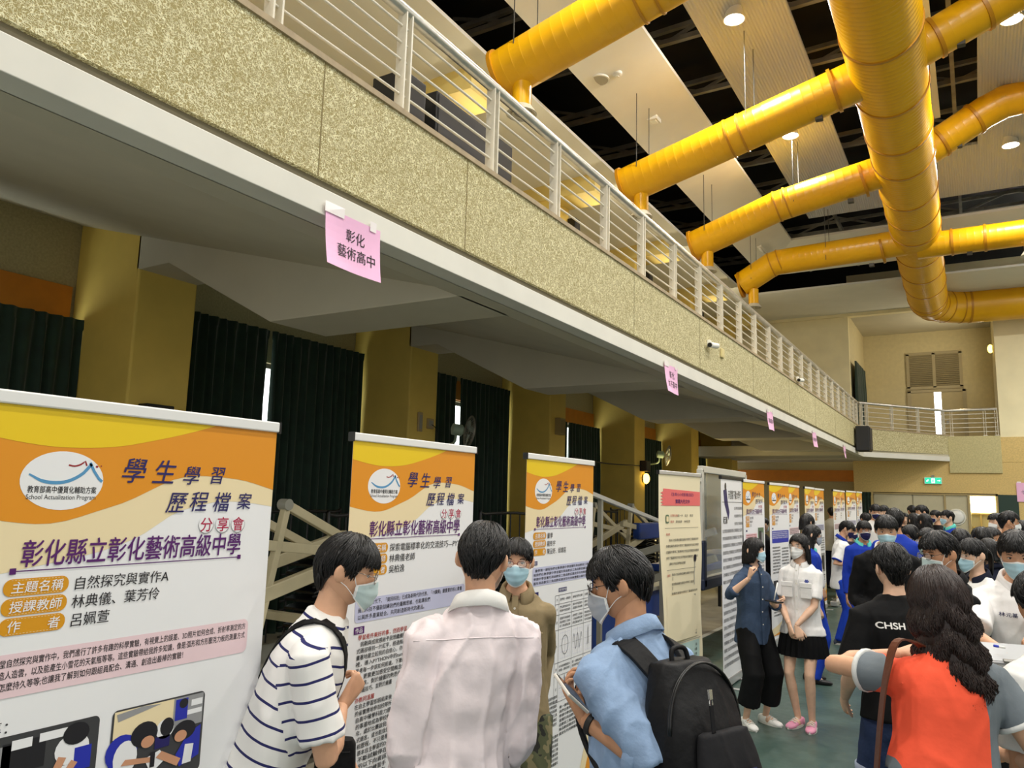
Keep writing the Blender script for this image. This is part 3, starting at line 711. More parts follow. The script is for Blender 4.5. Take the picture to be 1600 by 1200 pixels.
def labels(S, rows, detail=2):
    g = PI_
    for i, (lab, txt) in enumerate(rows):
        v = .422+i*.0435
        S.rrect(.088, v-.0205, .236, v+.0185, .018, g['gold'], 3)
        if detail > 1:
            for k in range(16):
                a = .104+k*.0075; S.rect(a, v-.0178, a+.004, v-.0168, g['cream'], 4); S.rect(a, v+.0148, a+.004, v+.0158, g['cream'], 4)
        S.text(lab, .105, v-.001, .028, g['white'], 5, width=.118, bold=.012, shear=.1, res=3 if detail > 1 else 1)
        S.text(txt, .247, v, .034, g['black'], 4, shear=.06, bold=.006, res=3 if detail > 1 else 1)
def lines(S, rows, u, v, size, dv, m, bold=.008, res=1, width=None):
    for i, t in enumerate(rows):
        if t: S.text(t, u, v+i*dv, size, m, 4, bold=bold, res=res, width=width if (width and i < len(rows)-1) else None)
def banner_frame(name, PL, PR, ztop, N, label, group, top_mat=None, H=None, rail=.03, base=True):
    """PL, PR: ground points under the left and right edges (as the front is seen); N: front normal"""
    PL, PR, N = V(PL), V(PR), V(N).normalized(); U = (PR-PL).normalized(); W = (PR-PL).length
    t = thing(name, tuple((PL+PR)/2-N*.03), label, 'banner', group)
    C = (PL+PR)/2
    MB().obox(C+V((0, 0, ztop+.004))-N*.004, U*(W/2+.004), N*.014, V((0, 0, .016))).build('top_rail', top_mat or RAILWHITE, t, bevel=.004)
    for s in (-1, 1): MB().obox(C+U*s*(W/2+.006)+V((0, 0, ztop+.003))-N*.004, U*.003, N*.015, V((0, 0, .018))).build('end_cap', BLACK, t)
    if base:
        MB().obox(C+V((0, 0, .055))-N*.05, U*(W/2+.015), N*.06, V((0, 0, .045))).build('base', SILVER, t, bevel=.015)
        for s in (-.3, .3): MB().obox(C+U*s*W+V((0, 0, .006))-N*.04, U*.025, N*.17, V((0, 0, .006))).build('foot', SILVER, t, bevel=.003)
        MB().cyl(C-N*.06+V((0, 0, .1)), C-N*.02+V((0, 0, ztop)), .011, 10).build('pole', SILVER, t, smooth=True)
    return t, U, W, N
def print_sheet(t, O, U, N, W, H, draw, mats=PAL, warp=None, nu=10, nv=20, name='printed_sheet', base=0):
    S = Sheet(O, U, N, warp=warp)
    if warp:
        for i in range(nu):
            for j in range(nv): S.rect(W*i/nu, H*j/nv, W*(i+1)/nu, H*(j+1)/nv, base, 0); 
    else: S.rect(0, 0, W, H, base, 0)
    O2 = S.mb
    # back and edges
    if not warp: O2.mat(base).add([S.P(0, 0, -1), S.P(W, 0, -1), S.P(W, H, -1), S.P(0, H, -1)], [(0, 1, 2, 3)])
    draw(S)
    return S.mb.build(name, mats, t)
def roll_banner(PL, PR, ztop, label, group, draw, N=None):
    PL, PR = V(PL), V(PR); U = (PR-PL).normalized(); N = V((U.y, -U.x, 0))
    t, U, W, N = banner_frame('banner_stand', PL, PR, ztop, N, label, group)
    print_sheet(t, PL+V((0, 0, ztop-.008)), U, N, W, ztop-.1, draw)
    return t
GB = 'orange and white banner stands in the row'
def at_x(px, X):
    """ground point on the plane x = X along the vertical through pixel column px (at banner-top height)"""
    y = 600
    for _ in range(4):
        r = CR*((px-800)/FPX)-CU*((y-600)/FPX)+CF; t = X/r.x; P = V((0, 0, CAM_H))+r*t
        # slide the row so that the point is 2.03 m high
        y -= (2.03-P.z)*FPX/(P.dot(CF))
    return V((P.x, P.y, 0))
# --- first three banners, close to the camera
SCH = '彰化縣立彰化藝術高級中學'
def photo(S, u0, v0, u1, v1, seed, l=3):
    """a small generic print of pupils in white and blue shirts working round dark desks"""
    g = PI_; w, h = u1-u0, v1-v0; T = lambda a, b: (u0+a*w, v0+b*h)
    S.rrect(u0, v0, u1, v1, .014, g['slate'], l)
    R = lambda a0, b0, a1, b1, m, k: S.poly([T(a0, b0), T(a1, b0), T(a1, b1), T(a0, b1)], m, k)
    def E(a, b, ra, rb, m, k, rot=0): S.ell(u0+a*w, v0+b*h, ra*w, rb*h, m, k, 18, rot)
    if seed == 0:
        R(.0+.02, .1, .36, .52, g['grey'], l+1); R(.3, .08, .6, .4, g['black'], l+1); R(.36, .06, .5, .16, g['white'], l+2); R(.55, .05, .75, .14, g['white'], l+2); R(.34, .5, .5, .66, g['white'], l+2); R(.55, .46, .8, .62, g['white'], l+2)
        E(.2, .52, .2, .14, g['deepblue'], l+2); E(.2, .58, .17, .16, g['white'], l+3); E(.22, .72, .1, .17, g['black'], l+4); E(.24, .6, .05, .04, g['skin'], l+5)
        E(.8, .3, .13, .17, g['white'], l+2); R(.82, .3, .95, .55, g['deepblue'], l+3); E(.82, .14, .1, .12, g['black'], l+4); S.poly([T(.7, .35), T(.76, .38), T(.66, .7), T(.6, .68)], g['skin'], l+4); S.poly([T(.8, .42), T(.85, .46), T(.72, .72), T(.68, .68)], g['skin'], l+4)
        S.poly([T(.58, .8), T(.7, .66), T(.97, .62), T(.97, .97), T(.58, .97)], g['deepblue'], l+4); E(.46, .9, .09, .09, g['black'], l+5)
    else:
        R(.02, .02, .7, .34, g['cream'], l+1); S.poly([T(.04, .05), T(.3, .02), T(.5, .04), T(.06, .14)], g['grey'], l+2)
        R(.64, .02, .98, .4, g['grey'], l+2); R(.66, .04, .8, .3, g['deepblue'], l+3); E(.75, .1, .05, .06, g['black'], l+4); R(.8, .2, .97, .26, g['white'], l+3); R(.84, .08, .97, .16, g['white'], l+3)
        E(.12, .5, .16, .2, g['deepblue'], l+2); E(.16, .58, .12, .2, g['white'], l+3); E(.34, .36, .14, .15, g['black'], l+4); E(.38, .46, .07, .07, g['skin'], l+5)
        E(.56, .36, .1, .12, g['white'], l+3); E(.58, .34, .075, .11, g['black'], l+4); R(.46, .44, .62, .58, g['navy'], l+3)
        E(.78, .44, .13, .12, g['black'], l+5); E(.74, .5, .07, .07, g['skin'], l+6); S.poly([T(.82, .5), T(.97, .42), T(.97, .8), T(.75, .88), T(.7, .72)], g['deepblue'], l+4); S.poly([T(.8, .62), T(.9, .64), T(.88, .86), T(.78, .86)], g['white'], l+5)
        S.poly([T(.36, .66), T(.52, .6), T(.6, .72), T(.44, .86)], g['white'], l+4); S.poly([T(.12, .66), T(.16, .6), T(.45, .66), T(.44, .72)], g['skin'], l+5); S.poly([T(.48, .68), T(.54, .62), T(.76, .78), T(.72, .86)], g['skin'], l+6); R(.42, .6, .47, .78, g['black'], l+6)
        S.poly([T(.02, .8), T(.3, .78), T(.42, .95), T(.02, .97)], g['skin'], l+3)
def draw1(S):
    g = PI_; header(S, SCH, 2)
    labels(S, [('主題名稱', '自然探究與實作A'), ('授課教師', '林典儀、葉芳伶'), ('作　　者', '呂姵萱')])
    S.rrect(.02, .568, .79, .664, .018, g['pinkbox'], 3)
    for i, t in enumerate(['這學期的課堂自然探究與實作中，我們進行了許多有趣的科學實驗，有視覺上的誤差、3D照片如何合成、折射率測定的方', '式、如何製造人造雲，以及能產生小雪花的天氣瓶等等。這些實驗帶給我許多知識，像是:弧形和方形壓克力板的測量方式', '及人造雲要怎麼持久等等;也讓我了解到如何跟組員配合、溝通、創造出最棒的實驗！']):
        S.text(t, .028 if i < 2 else .028, .588+i*.0255, .0195, g['black'], 4, width=(.752 if i < 2 else .545), bold=.012, res=2)
    S.text('折射率：', .012, .728, .034, g['slate'], 4, width=.12)
    photo(S, .03, .748, .35, .96, 0); photo(S, .383, .748, .656, .958, 1)
    lines(S, ['測量弧形與方形壓克力板的折射率', '觀察光線經過不同材質的路徑變化'], .05, 1.02, .03, .05, g['black'])
    S.rect(.03, 1.15, .12, 1.18, g['navy'], 3); lines(S, ['心得與反思'], .14, 1.165, .03, .05, g['crimson'])
    S.poly([(.6, 1.9), (.85, 1.62), (.85, 1.9)], g['orange'], 3)
def draw2(S):
    g = PI_; header(S, SCH, 2)
    labels(S, [('主題名稱', '探索電腦標準化的交流技巧—PYTHON'), ('授課教師', '林典儀老師'), ('作　　者', '吳柏逸')])
    S.rrect(.06, .61, .80, .70, .016, g['lavender'], 3)
    for i, t in enumerate(['在萬物的世代下，「資訊科技」已成為新時代的代表，「19課綱」最重要的核心素養', '資訊科技不僅能訓練我們的邏輯思維，也能讓我們', '以與許多產業結合，共同創造新時代的產品。']):
        S.text(t, .075, .628+i*.0265, .02, g['black'], 4, width=(.70, .46, .42)[i], bold=.012, res=2)
    S.rect(.06, .715, .118, .742, g['purple'], 4); S.text('作品', .066, .7285, .022, g['white'], 5, bold=.01)
    body = ['挑戰與成就感給予我想繼續研究', '式碼卻得到一片紅字，經過無數', '畫著地建立起我的自信心，亦在', '裡，導入PYTHON中的turtle', '思考每一步該如何前進，下筆時', '心，更需更加感受空間概念的', '畫出來。對於繪圖的熟悉從此', '得繪圖技巧，並對於繪畫']
    S.text('學習是件美好的事，然而學習…', .085, .757, .021, g['red'], 4, width=.32, bold=.014, res=2)
    for i, t in enumerate(body): S.text(t, .08+(.02 if i == 0 else 0), .782+i*.0245, .0205, g['black'], 4, width=.30 if i < 7 else .22, bold=.014, res=2)
    S.text('亦教同溫層', .085, .988, .021, g['red'], 4, width=.11, bold=.014)
    body = ['在自主學習即將結束後', '的省實應地參加校隊所', '自高中確學科能力證', '的事還地成為學校推', '年，處於比賽啟我的', '式語言。這也能我學', '前歷程，不只是學', '原本自主學習的Da', '不斷試驗停在', '的以下向資訊', '與領和練習手', '位，使']
    for i, t in enumerate(body): S.text(t, .085+.004*i, 1.012+i*.0245, .0205, g['black'], 4, width=.22-.006*i, bold=.014, res=2)
    for i, t in enumerate(body): S.text(t, .46, .78+i*.0245, .0205, g['black'], 4, width=.3, bold=.014, res=1)
    S.poly([(.6, 1.9), (.85, 1.62), (.85, 1.9)], g['orange'], 3)
def draw3(S):
    g = PI_; header(S, SCH, 2)
    labels(S, [('主題名稱', '量學'), ('授課教師', '龍彤宇'), ('作　　者', '陳呈妤、邱煒區')])
    S.rect(.092, .556, .14, .578, g['navy'], 4); S.text('前言', .098, .567, .017, g['white'], 5)
    S.rrect(.09, .59, .86, .69, .012, g['lavender'], 3)
    fill = '量學第一課程我們在數學課中學習圖形與函數從三角函數認識波形利用軟體畫出圖形並且觀察其變化'
    for i in range(4): S.text(fill[i*5:i*5+24], .115 if i == 0 else .1, .608+i*.0225, .0165, g['black'], 4, width=.70, bold=.012, res=1)
    S.rect(.4, .722, .5, .744, g['navy'], 4); S.text('圖形實作圖', .405, .733, .016, g['white'], 5, width=.09)
    S.rect(.1, .722, .16, .744, g['navy'], 4)
    us = [.36, .405, .57, .73, .86]; vs = [.762, .812, .872, .955, 1.134, 1.205, 1.347]
    for v in vs: S.rect(us[0], v-.0012, us[-1], v+.0012, g['slate'], 3)
    for u in us: S.rect(u-.0012, vs[0], u+.0012, vs[-1], g['slate'], 3)
    for i, (a, b) in enumerate(zip(vs[:-1], vs[1:])):
        S.text('形式圖方圖式'[i], us[0]+.022, (a+b)/2, .016, g['black'], 4, align='c', res=1)
        for j in range(3):
            ua, ub = us[j+1], us[j+2]; uc = (ua+ub)/2; vc = (a+b)/2
            if i in (3, 5):
                for k in range(5): S.rect(ua+.02, a+.02+k*(b-a-.04)/4, ub-.02, a+.021+k*(b-a-.04)/4, g['lavender'], 3); S.rect(ua+.02+k*(ub-ua-.04)/4, a+.015, ua+.021+k*(ub-ua-.04)/4, b-.015, g['lavender'], 3)
                S.rect(ua+.015, vc-.0008, ub-.015, vc+.0008, g['grey'], 4); S.rect(uc-.0008, a+.012, uc+.0008, b-.012, g['grey'], 4)
                if j == 0 and i == 3: S.stroke([(uc+.04*math.cos(k*PI/12), vc+.052*math.sin(k*PI/12)) for k in range(25)], .003, g['black'], 5)
                elif j == 1 and i == 3: S.stroke([(ua+.02+k*.0042, vc-.045*math.sin(k*.55)) for k in range(29)], .003, g['black'], 5)
                else: S.stroke([(uc-.012+k*.002, vc+.04-.11*math.exp(-((k-6)/2.5)**2)) for k in range(13)], .003, g['black'], 5)
            else:
                for q in range(2 if i in (1, 4) else (3 if i == 2 else 1)): S.text(fill[(i*7+j*4+q*3) % 30:][:7-j], ua+.012, vc-.012*((2 if i in (1, 4) else 1)-1)+q*.021-(.02 if i == 2 else 0), .0155, g['black'], 4, width=ub-ua-.03, res=1, bold=.01)
    S.rect(.18, 1.245, .235, 1.268, g['navy'], 4); S.text('初步心得', .2, 1.29, .016, g['red'], 4, res=1, bold=.01)
    for i in range(7): S.text(fill[i*3:i*3+11], .2, 1.315+i*.024, .018, g['black'], 4, width=.2, res=1, bold=.014); S.text(fill[i*4+2:i*4+14], .43, 1.38+i*.024, .018, g['black'], 4, width=.36, res=1, bold=.014)
    S.text('自我反省', .2, 1.5, .016, g['red'], 4, res=1)
    for i in range(7): S.text(fill[i*4:i*4+11], .2, 1.525+i*.024, .018, g['black'], 4, width=.22, res=1, bold=.014)
    S.stroke([(.17+.003*math.sin(k*2.1), .84+k*.007) for k in range(16)], [.02+.012*math.sin(k*1.9) for k in range(16)], g['gold'], 3)
    S.poly([(.64, 1.9), (.85, 1.5), (.85, 1.9)], g['cream'], 3); S.poly([(.72, 1.9), (.85, 1.66), (.85, 1.9)], g['orange'], 4)
def place_row(pr, X, ztop, draw, label):
    P = at_x(pr, X); roll_banner(P-V((0, BW, 0)), P, ztop, label, GB, draw)
place_row(433, -1.90, 2.022, draw1, 'nearest orange and white banner stand, cut by the left edge of the photo')
place_row(742, -2.07, 2.04, draw2, 'orange and white banner stand behind the boy in the striped shirt')
place_row(927, -2.09, 2.045, draw3, 'orange and white banner stand with a table of graphs, behind the khaki shirt')
# --- farther banners of the same design
def far_draw(kind):
    def d(S):
        g = PI_; header(S, '國立彰化女子高級中學', 1)
        labels(S, [('主題名稱', '自主學習'), ('授課教師', '陳美玲'), ('作　　者', '王文')], 1)
        S.rect(.09, .56, .14, .58, g['navy'], 4)
        box = {0: 'pinkbox', 1: 'deepblue', 2: 'pinkbox', 3: 'lavender'}[kind % 4]
        S.rrect(.08, .60, .52 if kind == 0 else .80, .76 if kind == 1 else .70, .012, g[box], 3)
        f = '量學課程我們在數學課中學習圖形與函數從三角函數認識波形利用軟體畫出圖形'
        for i in range(4): S.text(f[i*3:i*3+16], .1, .622+i*.024, .018, g['white' if kind == 1 else 'red' if kind == 0 else 'black'], 4, width=.4 if kind == 0 else .66, res=1, bold=.012)
        if kind == 0:
            S.rect(.56, .54, .8, .8, g['greenish'], 3); S.rect(.6, .58, .7, .78, g['black'], 4); S.rect(.7, .6, .77, .74, g['grey'], 4)
        for i in range(9): S.text(f[i*2:i*2+10], .09, .82+i*.04, .026, g['black'], 4, width=.32, res=1, bold=.016); 
        for i in range(6): S.text(f[i*2+4:i*2+13], .48, .84+i*.04, .026, g['black'], 4, width=.3, res=1, bold=.016)
        S.rect(.1, 1.24, .38, 1.42, g['slate'], 3); S.rect(.46, 1.1, .78, 1.42, g['grey'], 3); S.rect(.52, 1.14, .7, 1.38, g['black'], 4)
        for i in range(6): S.text(f[i*2:i*2+14], .09, 1.48+i*.04, .026, g['black'], 4, width=.66, res=1, bold=.016)
        S.poly([(0, 1.93), (0, 1.84), (.3, 1.8), (.6, 1.72), (.85, 1.62), (.85, 1.93)], g['cream'], 3); S.poly([(0, 1.93), (.3, 1.9), (.6, 1.84), (.85, 1.72), (.85, 1.93)], g['orange'], 4)
    return d
def proj(P):
    d = V(P)-V((0, 0, CAM_H)); z = d.dot(CF); return 800+FPX*d.dot(CR)/z, 600-FPX*d.dot(CU)/z
def place_px(xl, xr, ytop, depth, W=BW):
    """stand whose top edge spans pixel columns xl..xr; turned about its centre until the width agrees"""
    C = unproj((xl+xr)/2, ytop, depth); best = None
    for k in range(0, 91):
        a = math.radians(90-k); U = V((math.cos(a), math.sin(a), 0))
        w = proj(C+U*W/2)[0]-proj(C-U*W/2)[0]
        if best is None or abs(w-(xr-xl)) < best[0]: best = (abs(w-(xr-xl)), U)
    U = best[1]; G_ = V((C.x, C.y, 0))
    return G_-U*W/2, G_+U*W/2, C.z
FARB = [(1161, 1194, 753, 9.3, 0, 'orange and white banner stand showing a dark photo, just right of the white banner'),
        (1202, 1232, 757.5, 10.4, 1, 'orange and white banner stand with a deep blue text box'),
        (1232.5, 1246, 760, 11.6, 2, 'narrow looking orange banner stand with a pink box, above the girl in the white blouse'),
        (1259.5, 1269.5, 763, 12.5, 3, 'fourth far orange banner stand, left one of a close pair'),
        (1270.5, 1287, 765, 13.6, 3, 'far orange banner stand, right one of a close pair beside the girl in blue'),
        (1304, 1309.5, 767, 14.5, 2, 'thin looking far orange banner stand right of the man in a grey jacket'),
        (1312, 1317, 768, 15.5, 2, 'second thin looking far orange banner stand right of the man in grey'),
        (1321.5, 1337, 768.5, 16.7, 3, 'second farthest orange banner stand at the far wall'),
        (1337.5, 1346.5, 769.5, 17.9, 3, 'farthest orange banner stand, beside the dark green far curtain')]
for xl, xr, yt, dp, kd, lab in FARB:
    A, B, z = place_px(xl, xr, yt, dp); roll_banner(A, B, z, lab, GB, far_draw(kd))
# --- cream banner, curled, and white text banner (X stands)
def draw_cream(S):
    g = PI_; W, H = .8, 1.97
    pts = [(.02+.04*random.Random(i).random(), .19+.02*i) for i in range(12)]
    S.poly([(.08, .185), (.8, .21), (.8, .40), (.12, .405)]+[(.03+(.05 if i % 2 else 0), .40-.02*i) for i in range(10)], g['salmon'], 2)
    S.text('《生命小小的影像日記》', .2, .255, .05, g['purple'], 4, width=.46, res=1); S.text('實踐大光文中', .3, .345, .06, g['purple'], 4, width=.28, res=1, bold=.02)
    S.rrect(.12, .52, .18, .63, .02, g['greenish'], 3); S.rrect(.13, .54, .17, .61, .01, g['cream'], 4)
    S.text('主題名稱', .2, .53, .035, g['red'], 4, res=1); S.text('高一人　自主　學習', .34, .53, .035, g['black'], 4, res=1, width=.3); S.text('導師', .2, .61, .035, g['red'], 4, res=1); S.text('張愉珊　林郁雯', .3, .61, .035, g['black'], 4, res=1, width=.28)
    S.rect(.1, .69, .74, .694, g['black'], 3)
    f = '我自己在影像拍攝的過程中學到了溝通與合作並且學會如何觀察生活中的細節與故事'
    S.text('動機', .12, .77, .036, g['red'], 4, res=1)
    for i in range(5): S.text(f[i*4:i*4+20][:20 if i < 4 else 11], .17 if i in (0, 4) else .11, .845+i*.075, .036, g['black'], 4, width=(.56, .62, .62, .6, .3)[i], res=1, bold=.01)
    S.rect(.12, 1.22, .68, 1.224, g['black'], 3); S.text('過程', .12, 1.29, .036, g['red'], 4, res=1)
    for i, (a, w) in enumerate(((.22, .42), (.22, .42), (.22, .5), (.24, .24))):
        S.text(f[i*3:i*3+14], a, 1.285+i*.12, .034, g['black'], 4, width=w, res=1, bold=.01)
        if i < 3: S.rect(.24, 1.315+i*.12, .246, 1.36+i*.12, g['black'], 3)
    S.ell(.66, 1.1, .025, .05, g['black'], 3); S.stroke([(.66, 1.13), (.65, 1.3), (.66, 1.45)], .008, g['grey'], 3)
def curl(u, v):
    return .05*math.exp(-((u)/.12)**2)*min(1, max(0, (v-.4)/.8))-.008*math.sin(v*7)*(u/.8)
PLc, PRc, _z = place_px(1030, 1096, 743, 6.8, .8); Uc = (PRc-PLc).normalized()
t, U, W, N = banner_frame('banner_stand', PLc, PRc, 2.06, V((Uc.y, -Uc.x, 0)), 'cream banner stand with a pink brush stroke, right of the man with the backpack', None, top_mat=SILVER, base=False)
CREAMP = list(PAL); CREAMP[0] = M('cream_banner_cloth', (236, 224, 190), .6); CREAMP[7] = M('print_mint', (186, 212, 206), .5)
def draw_cream2(S):
    draw_cream(S); g = PI_; H = 2.0
    f = '我自己在影像拍攝的過程中學到了溝通與合作並且學會如何觀察生活中的細節與故事'
    S.rect(.1, 1.74-.1, .28, 1.985-.1, g['cream'], 3)
Hc = 2.0
S = Sheet(PLc+V((0, 0, 2.05)), U, N, warp=curl)
for i in range(20):
    for j in range(60): S.rect(W*i/20, Hc*j/60, W*(i+1)/20, Hc*(j+1)/60, 0, 0)
sc_v = .60                                               # upper part holds the writing, lower part the pasted sheets
S2 = Sheet(PLc+V((0, 0, 2.05)), U, N, warp=curl); 
class _Sq(Sheet):
    def P(s, u, v, l): return Sheet.P(s, u, v*.66, l)
S3 = _Sq(PLc+V((0, 0, 2.05)), U, N, warp=curl, mb=S.mb); draw_cream(S3)
g = PI_
f = '我自己在影像拍攝的過程中學到了溝通與合作並且學會如何觀察生活中的細節與故事'
S.rect(.1, 1.02, .72, 1.40, g['white'], 2)
for c in range(3):
    for i in range(15): S.text(f[(i*3+c*5) % 20:][:9], .115+c*.2, 1.045+i*.0235, .018, g['black'], 4, width=.17 if (i*7+c*3) % 5 else .1, res=1, bold=.02)
S.rect(.06, 1.415, .76, 1.42, g['grey'], 2); S.rect(.08, 1.43, .74, 1.70, g['lavender'], 2); S.rect(.1, 1.72, .74, 1.95, g['lavender'], 2)
for i in range(6): S.text(f[i*3:i*3+14], .2, 1.47+i*.04, .026, g['black'], 4, width=.48, res=1, bold=.01)
for i in range(4): S.text(f[i*3+5:i*3+16], .22, 1.76+i*.045, .026, g['black'], 4, width=.44, res=1, bold=.01)
S.mb.build('printed_sheet', CREAMP, t)
MB().obox((PLc+PRc)/2-N*.04+V((0, 0, .03)), Uc*.42, N*.05, V((0, 0, .03))).build('base', SILVER, t, bevel=.01)
MB().cyl((PLc+PRc)/2-N*.05+V((0, 0, .05)), (PLc+PRc)/2-N*.02+V((0, 0, 2.06)), .01, 8).build('pole', SILVER, t, smooth=True)
A, B, z = place_px(1127, 1159, 748, 8.1, .8)
t, U, W, N = banner_frame('banner_stand', A, B, z, V(((B-A).normalized().y, -(B-A).normalized().x, 0)), 'white banner stand covered with lines of black writing, in front of the glass backboard', None, top_mat=BLACK, base=True)
def draw_white(S):
    g = PI_; f = '自主學習的過程讓我發現自己的興趣與能力並且學會時間規劃與資料整理的方法和技巧'
    S.text('天堂路下離大學行', .26, .16, .1, g['black'], 4, width=.5, res=1, bold=.01); S.rect(.04, .235, .8, .24, g['black'], 3)
    S.ell(.16, .08, .03, .04, g['black'], 4); S.poly([(.08, .12), (.2, .1), (.24, .24), (.3, .34), (.26, .42), (.12, .26)], g['navy'], 3)
    for i in range(3): S.text(f[i*4:i*4+10], .48, .30+i*.08, .036, g['slate'], 4, width=.32, res=1)
    S.text('起源', .06, .42, .08, g['black'], 4, res=1, bold=.02); S.text('成果', .08, 1.16, .08, g['black'], 4, res=1, bold=.02)
    for i in range(8): S.text(f[i*2:i*2+22], .04, .53+i*.072, .040, g['slate'], 4, width=.74 if i < 7 else .5, res=1, bold=.01)
    for i in range(9): S.text(f[i*2+3:i*2+24], .04, 1.26+i*.072, .040, g['slate'], 4, width=.74, res=1, bold=.01)
print_sheet(t, A+V((0, 0, z-.008)), U, N, W, z-.1, draw_white)

# ------------------------------------------------------------------ pink paper signs taped under the balcony front
def pink_sign(y, label, rows, tilt=0.0, h=.297, w=.42, z=3.265, short=False):
    t = thing('paper_sign', (XF+.03, y, z-h), label, 'sign', 'pink paper signs along the balcony edge')
    O = V((XF+.03, y-w/2, z)); U = V((0, math.cos(tilt), math.sin(tilt))); N = V((1, 0, 0)); D = V((0, math.sin(tilt)*.6, -1))
    warp = lambda u, v: .03*(v/h)**2*(1-.3*u/w)+.012*math.sin(u/w*3.5+y)*(v/h)
    S = Sheet(O, U, N, D, warp=warp)
    for i in range(10):
        for j in range(8): S.rect(w*i/10, h*j/8, w*(i+1)/10, h*(j+1)/8, 0, 0)
    for txt, u, v, s_, b in rows: S.text(txt, u, v, s_, 1, 2, bold=b)
    S.mb.build('paper', [PINKPAPER, INK], t, smooth=False)
    for u0, u1 in ((-.01, .13), (.33, .38)):
        S = Sheet(O, U, N, D, warp=warp); S.rect(u0, -.03, u1, .025, 0, 4); S.mb.build('tape_strip', TAPE, t)
pink_sign(2.91, 'nearest and largest pink paper sign under the balcony edge', [('彰化', .15, .1, .075, .004), ('藝術高中', .085, .195, .075, .004)])
pink_sign(7.88, 'second nearest pink paper sign, above the cream banner', [('彰化', .14, .1, .085, .004), ('女子高中', .06, .2, .085, .004)])
pink_sign(12.52, 'third pink paper sign along the balcony edge from the camera', [('精誠高中', .05, .15, .085, .004)])
pink_sign(16.4, 'fourth pink paper sign along the balcony edge from the camera', [('田中高中', .05, .15, .085, .004)])
pink_sign(20.5, 'farthest pink paper sign along the balcony edge, by the black loudspeaker', [('二林高中', .05, .15, .085, .004)])
t = thing('paper_sign', (1.2, YB-.03, 2.02), 'pink paper sign on the far wall at the right edge', 'sign')
S = Sheet((.97, YB-.03, 2.6), (1, 0, 0), (0, -1, 0)); S.rect(0, 0, .7, .55, 0, 0); S.rect(0, 0, .7, .55, 0, 1); S.text('七、特色', .1, .27, .14, 1, 2); S.mb.build('paper', [PINKPAPER, INK], t)
S = Sheet((.99, YB-.028, 2.63), (1, 0, 0), (0, -1, 0)); S.rect(0, 0, .1, .06, 0, 2); S.mb.build('tape_strip', TAPE, t)
# ------------------------------------------------------------------ people: one continuous body mesh, clothing and hair as its children
SKIN = {k: M('skin_'+k, c, .5, var=.05, vscale=30, spec=.35) for k, c in dict(fair=(226, 184, 156), mid=(212, 164, 132), tan=(190, 140, 106)).items()}
def hair_mat(n, c, c2):
    m = bpy.data.materials.new(n); m.use_nodes = True; N = m.node_tree.nodes; L = m.node_tree.links; b = N['Principled BSDF']
    tc = N.new('ShaderNodeTexCoord'); mp = N.new('ShaderNodeMapping'); mp.inputs['Scale'].default_value = (1, 1, .15); L.new(tc.outputs['Object'], mp.inputs['Vector'])
    n1 = N.new('ShaderNodeTexNoise'); n1.inputs['Scale'].default_value = 140; n1.inputs['Detail'].default_value = 3; L.new(mp.outputs[0], n1.inputs['Vector'])
    r = N.new('ShaderNodeValToRGB'); r.color_ramp.elements[0].color = srgb(c); r.color_ramp.elements[1].color = srgb(c2); L.new(n1.outputs['Fac'], r.inputs[0]); L.new(r.outputs[0], b.inputs['Base Color'])
    bp = N.new('ShaderNodeBump'); bp.inputs['Strength'].default_value = .5; bp.inputs['Distance'].default_value = .004; L.new(n1.outputs['Fac'], bp.inputs['Height']); L.new(bp.outputs[0], b.inputs['Normal'])
    b.inputs['Roughness'].default_value = .42; b.inputs['Specular IOR Level'].default_value = .4
    return m
HAIRB = hair_mat('black_hair', (7, 6, 7), (22, 20, 20)); HAIRBR = hair_mat('dark_brown_hair', (16, 10, 9), (52, 34, 28))
def cloth(n, c=(200, 200, 200), var=.04, bump=.25, **k): return M(n, c, k.pop('rough', .8), var=var, vscale=k.pop('vscale', 14), bump=bump, bscale=k.pop('bscale', 22), spec=.22, **k)
MASKB = cloth('mask_pale_blue', (172, 208, 222), bump=.1); MASKW = cloth('mask_white', (232, 232, 230), bump=.1); MASKN = cloth('mask_navy', (34, 34, 76), bump=.1); MASKG = cloth('mask_grey', (170, 176, 184), bump=.1); MASKP = cloth('mask_pink', (232, 160, 190), bump=.1); MASKT = cloth('mask_pale_teal', (186, 206, 206), bump=.1)
EYEW = M('eye_white', (228, 222, 216), .3); EYED = M('eye_dark', (24, 16, 12), .25); BROW = M('eyebrow_dark', (30, 24, 22), .8)
GLS = M('clear_lens', (235, 240, 240), .03, alpha=.16); FRB = M('black_spectacle_frame', (20, 20, 24), .3); FRM = M('metal_spectacle_frame', (150, 140, 130), .3, metal=.8); FRR = M('red_brown_spectacle_frame', (110, 44, 30), .35)
BUTTON = M('shirt_button', (226, 222, 210), .4)

def eval_mesh(mb, voxel, smooth=6):
    """one continuous surface grown from overlapping closed pieces"""
    me = mb.mesh('grow'); o = bpy.data.objects.new('grow', me); COL.objects.link(o)
    r = o.modifiers.new('r', 'REMESH'); r.mode = 'VOXEL'; r.voxel_size = voxel; r.use_smooth_shade = True
    if smooth:
        sm = o.modifiers.new('s', 'SMOOTH'); sm.factor = .5; sm.iterations = smooth
    dg = bpy.context.evaluated_depsgraph_get(); e = bpy.data.meshes.new_from_object(o.evaluated_get(dg))
    co = np.empty(len(e.vertices)*3, 'f'); e.vertices.foreach_get('co', co); co = co.reshape(-1, 3)
    nr = np.empty(len(e.vertices)*3, 'f'); e.vertices.foreach_get('normal', nr); nr = nr.reshape(-1, 3)
    fs = [tuple(p.vertices) for p in e.polygons]
    COL.objects.unlink(o); bpy.data.objects.remove(o); bpy.data.meshes.remove(me); bpy.data.meshes.remove(e)
    return co, nr, fs
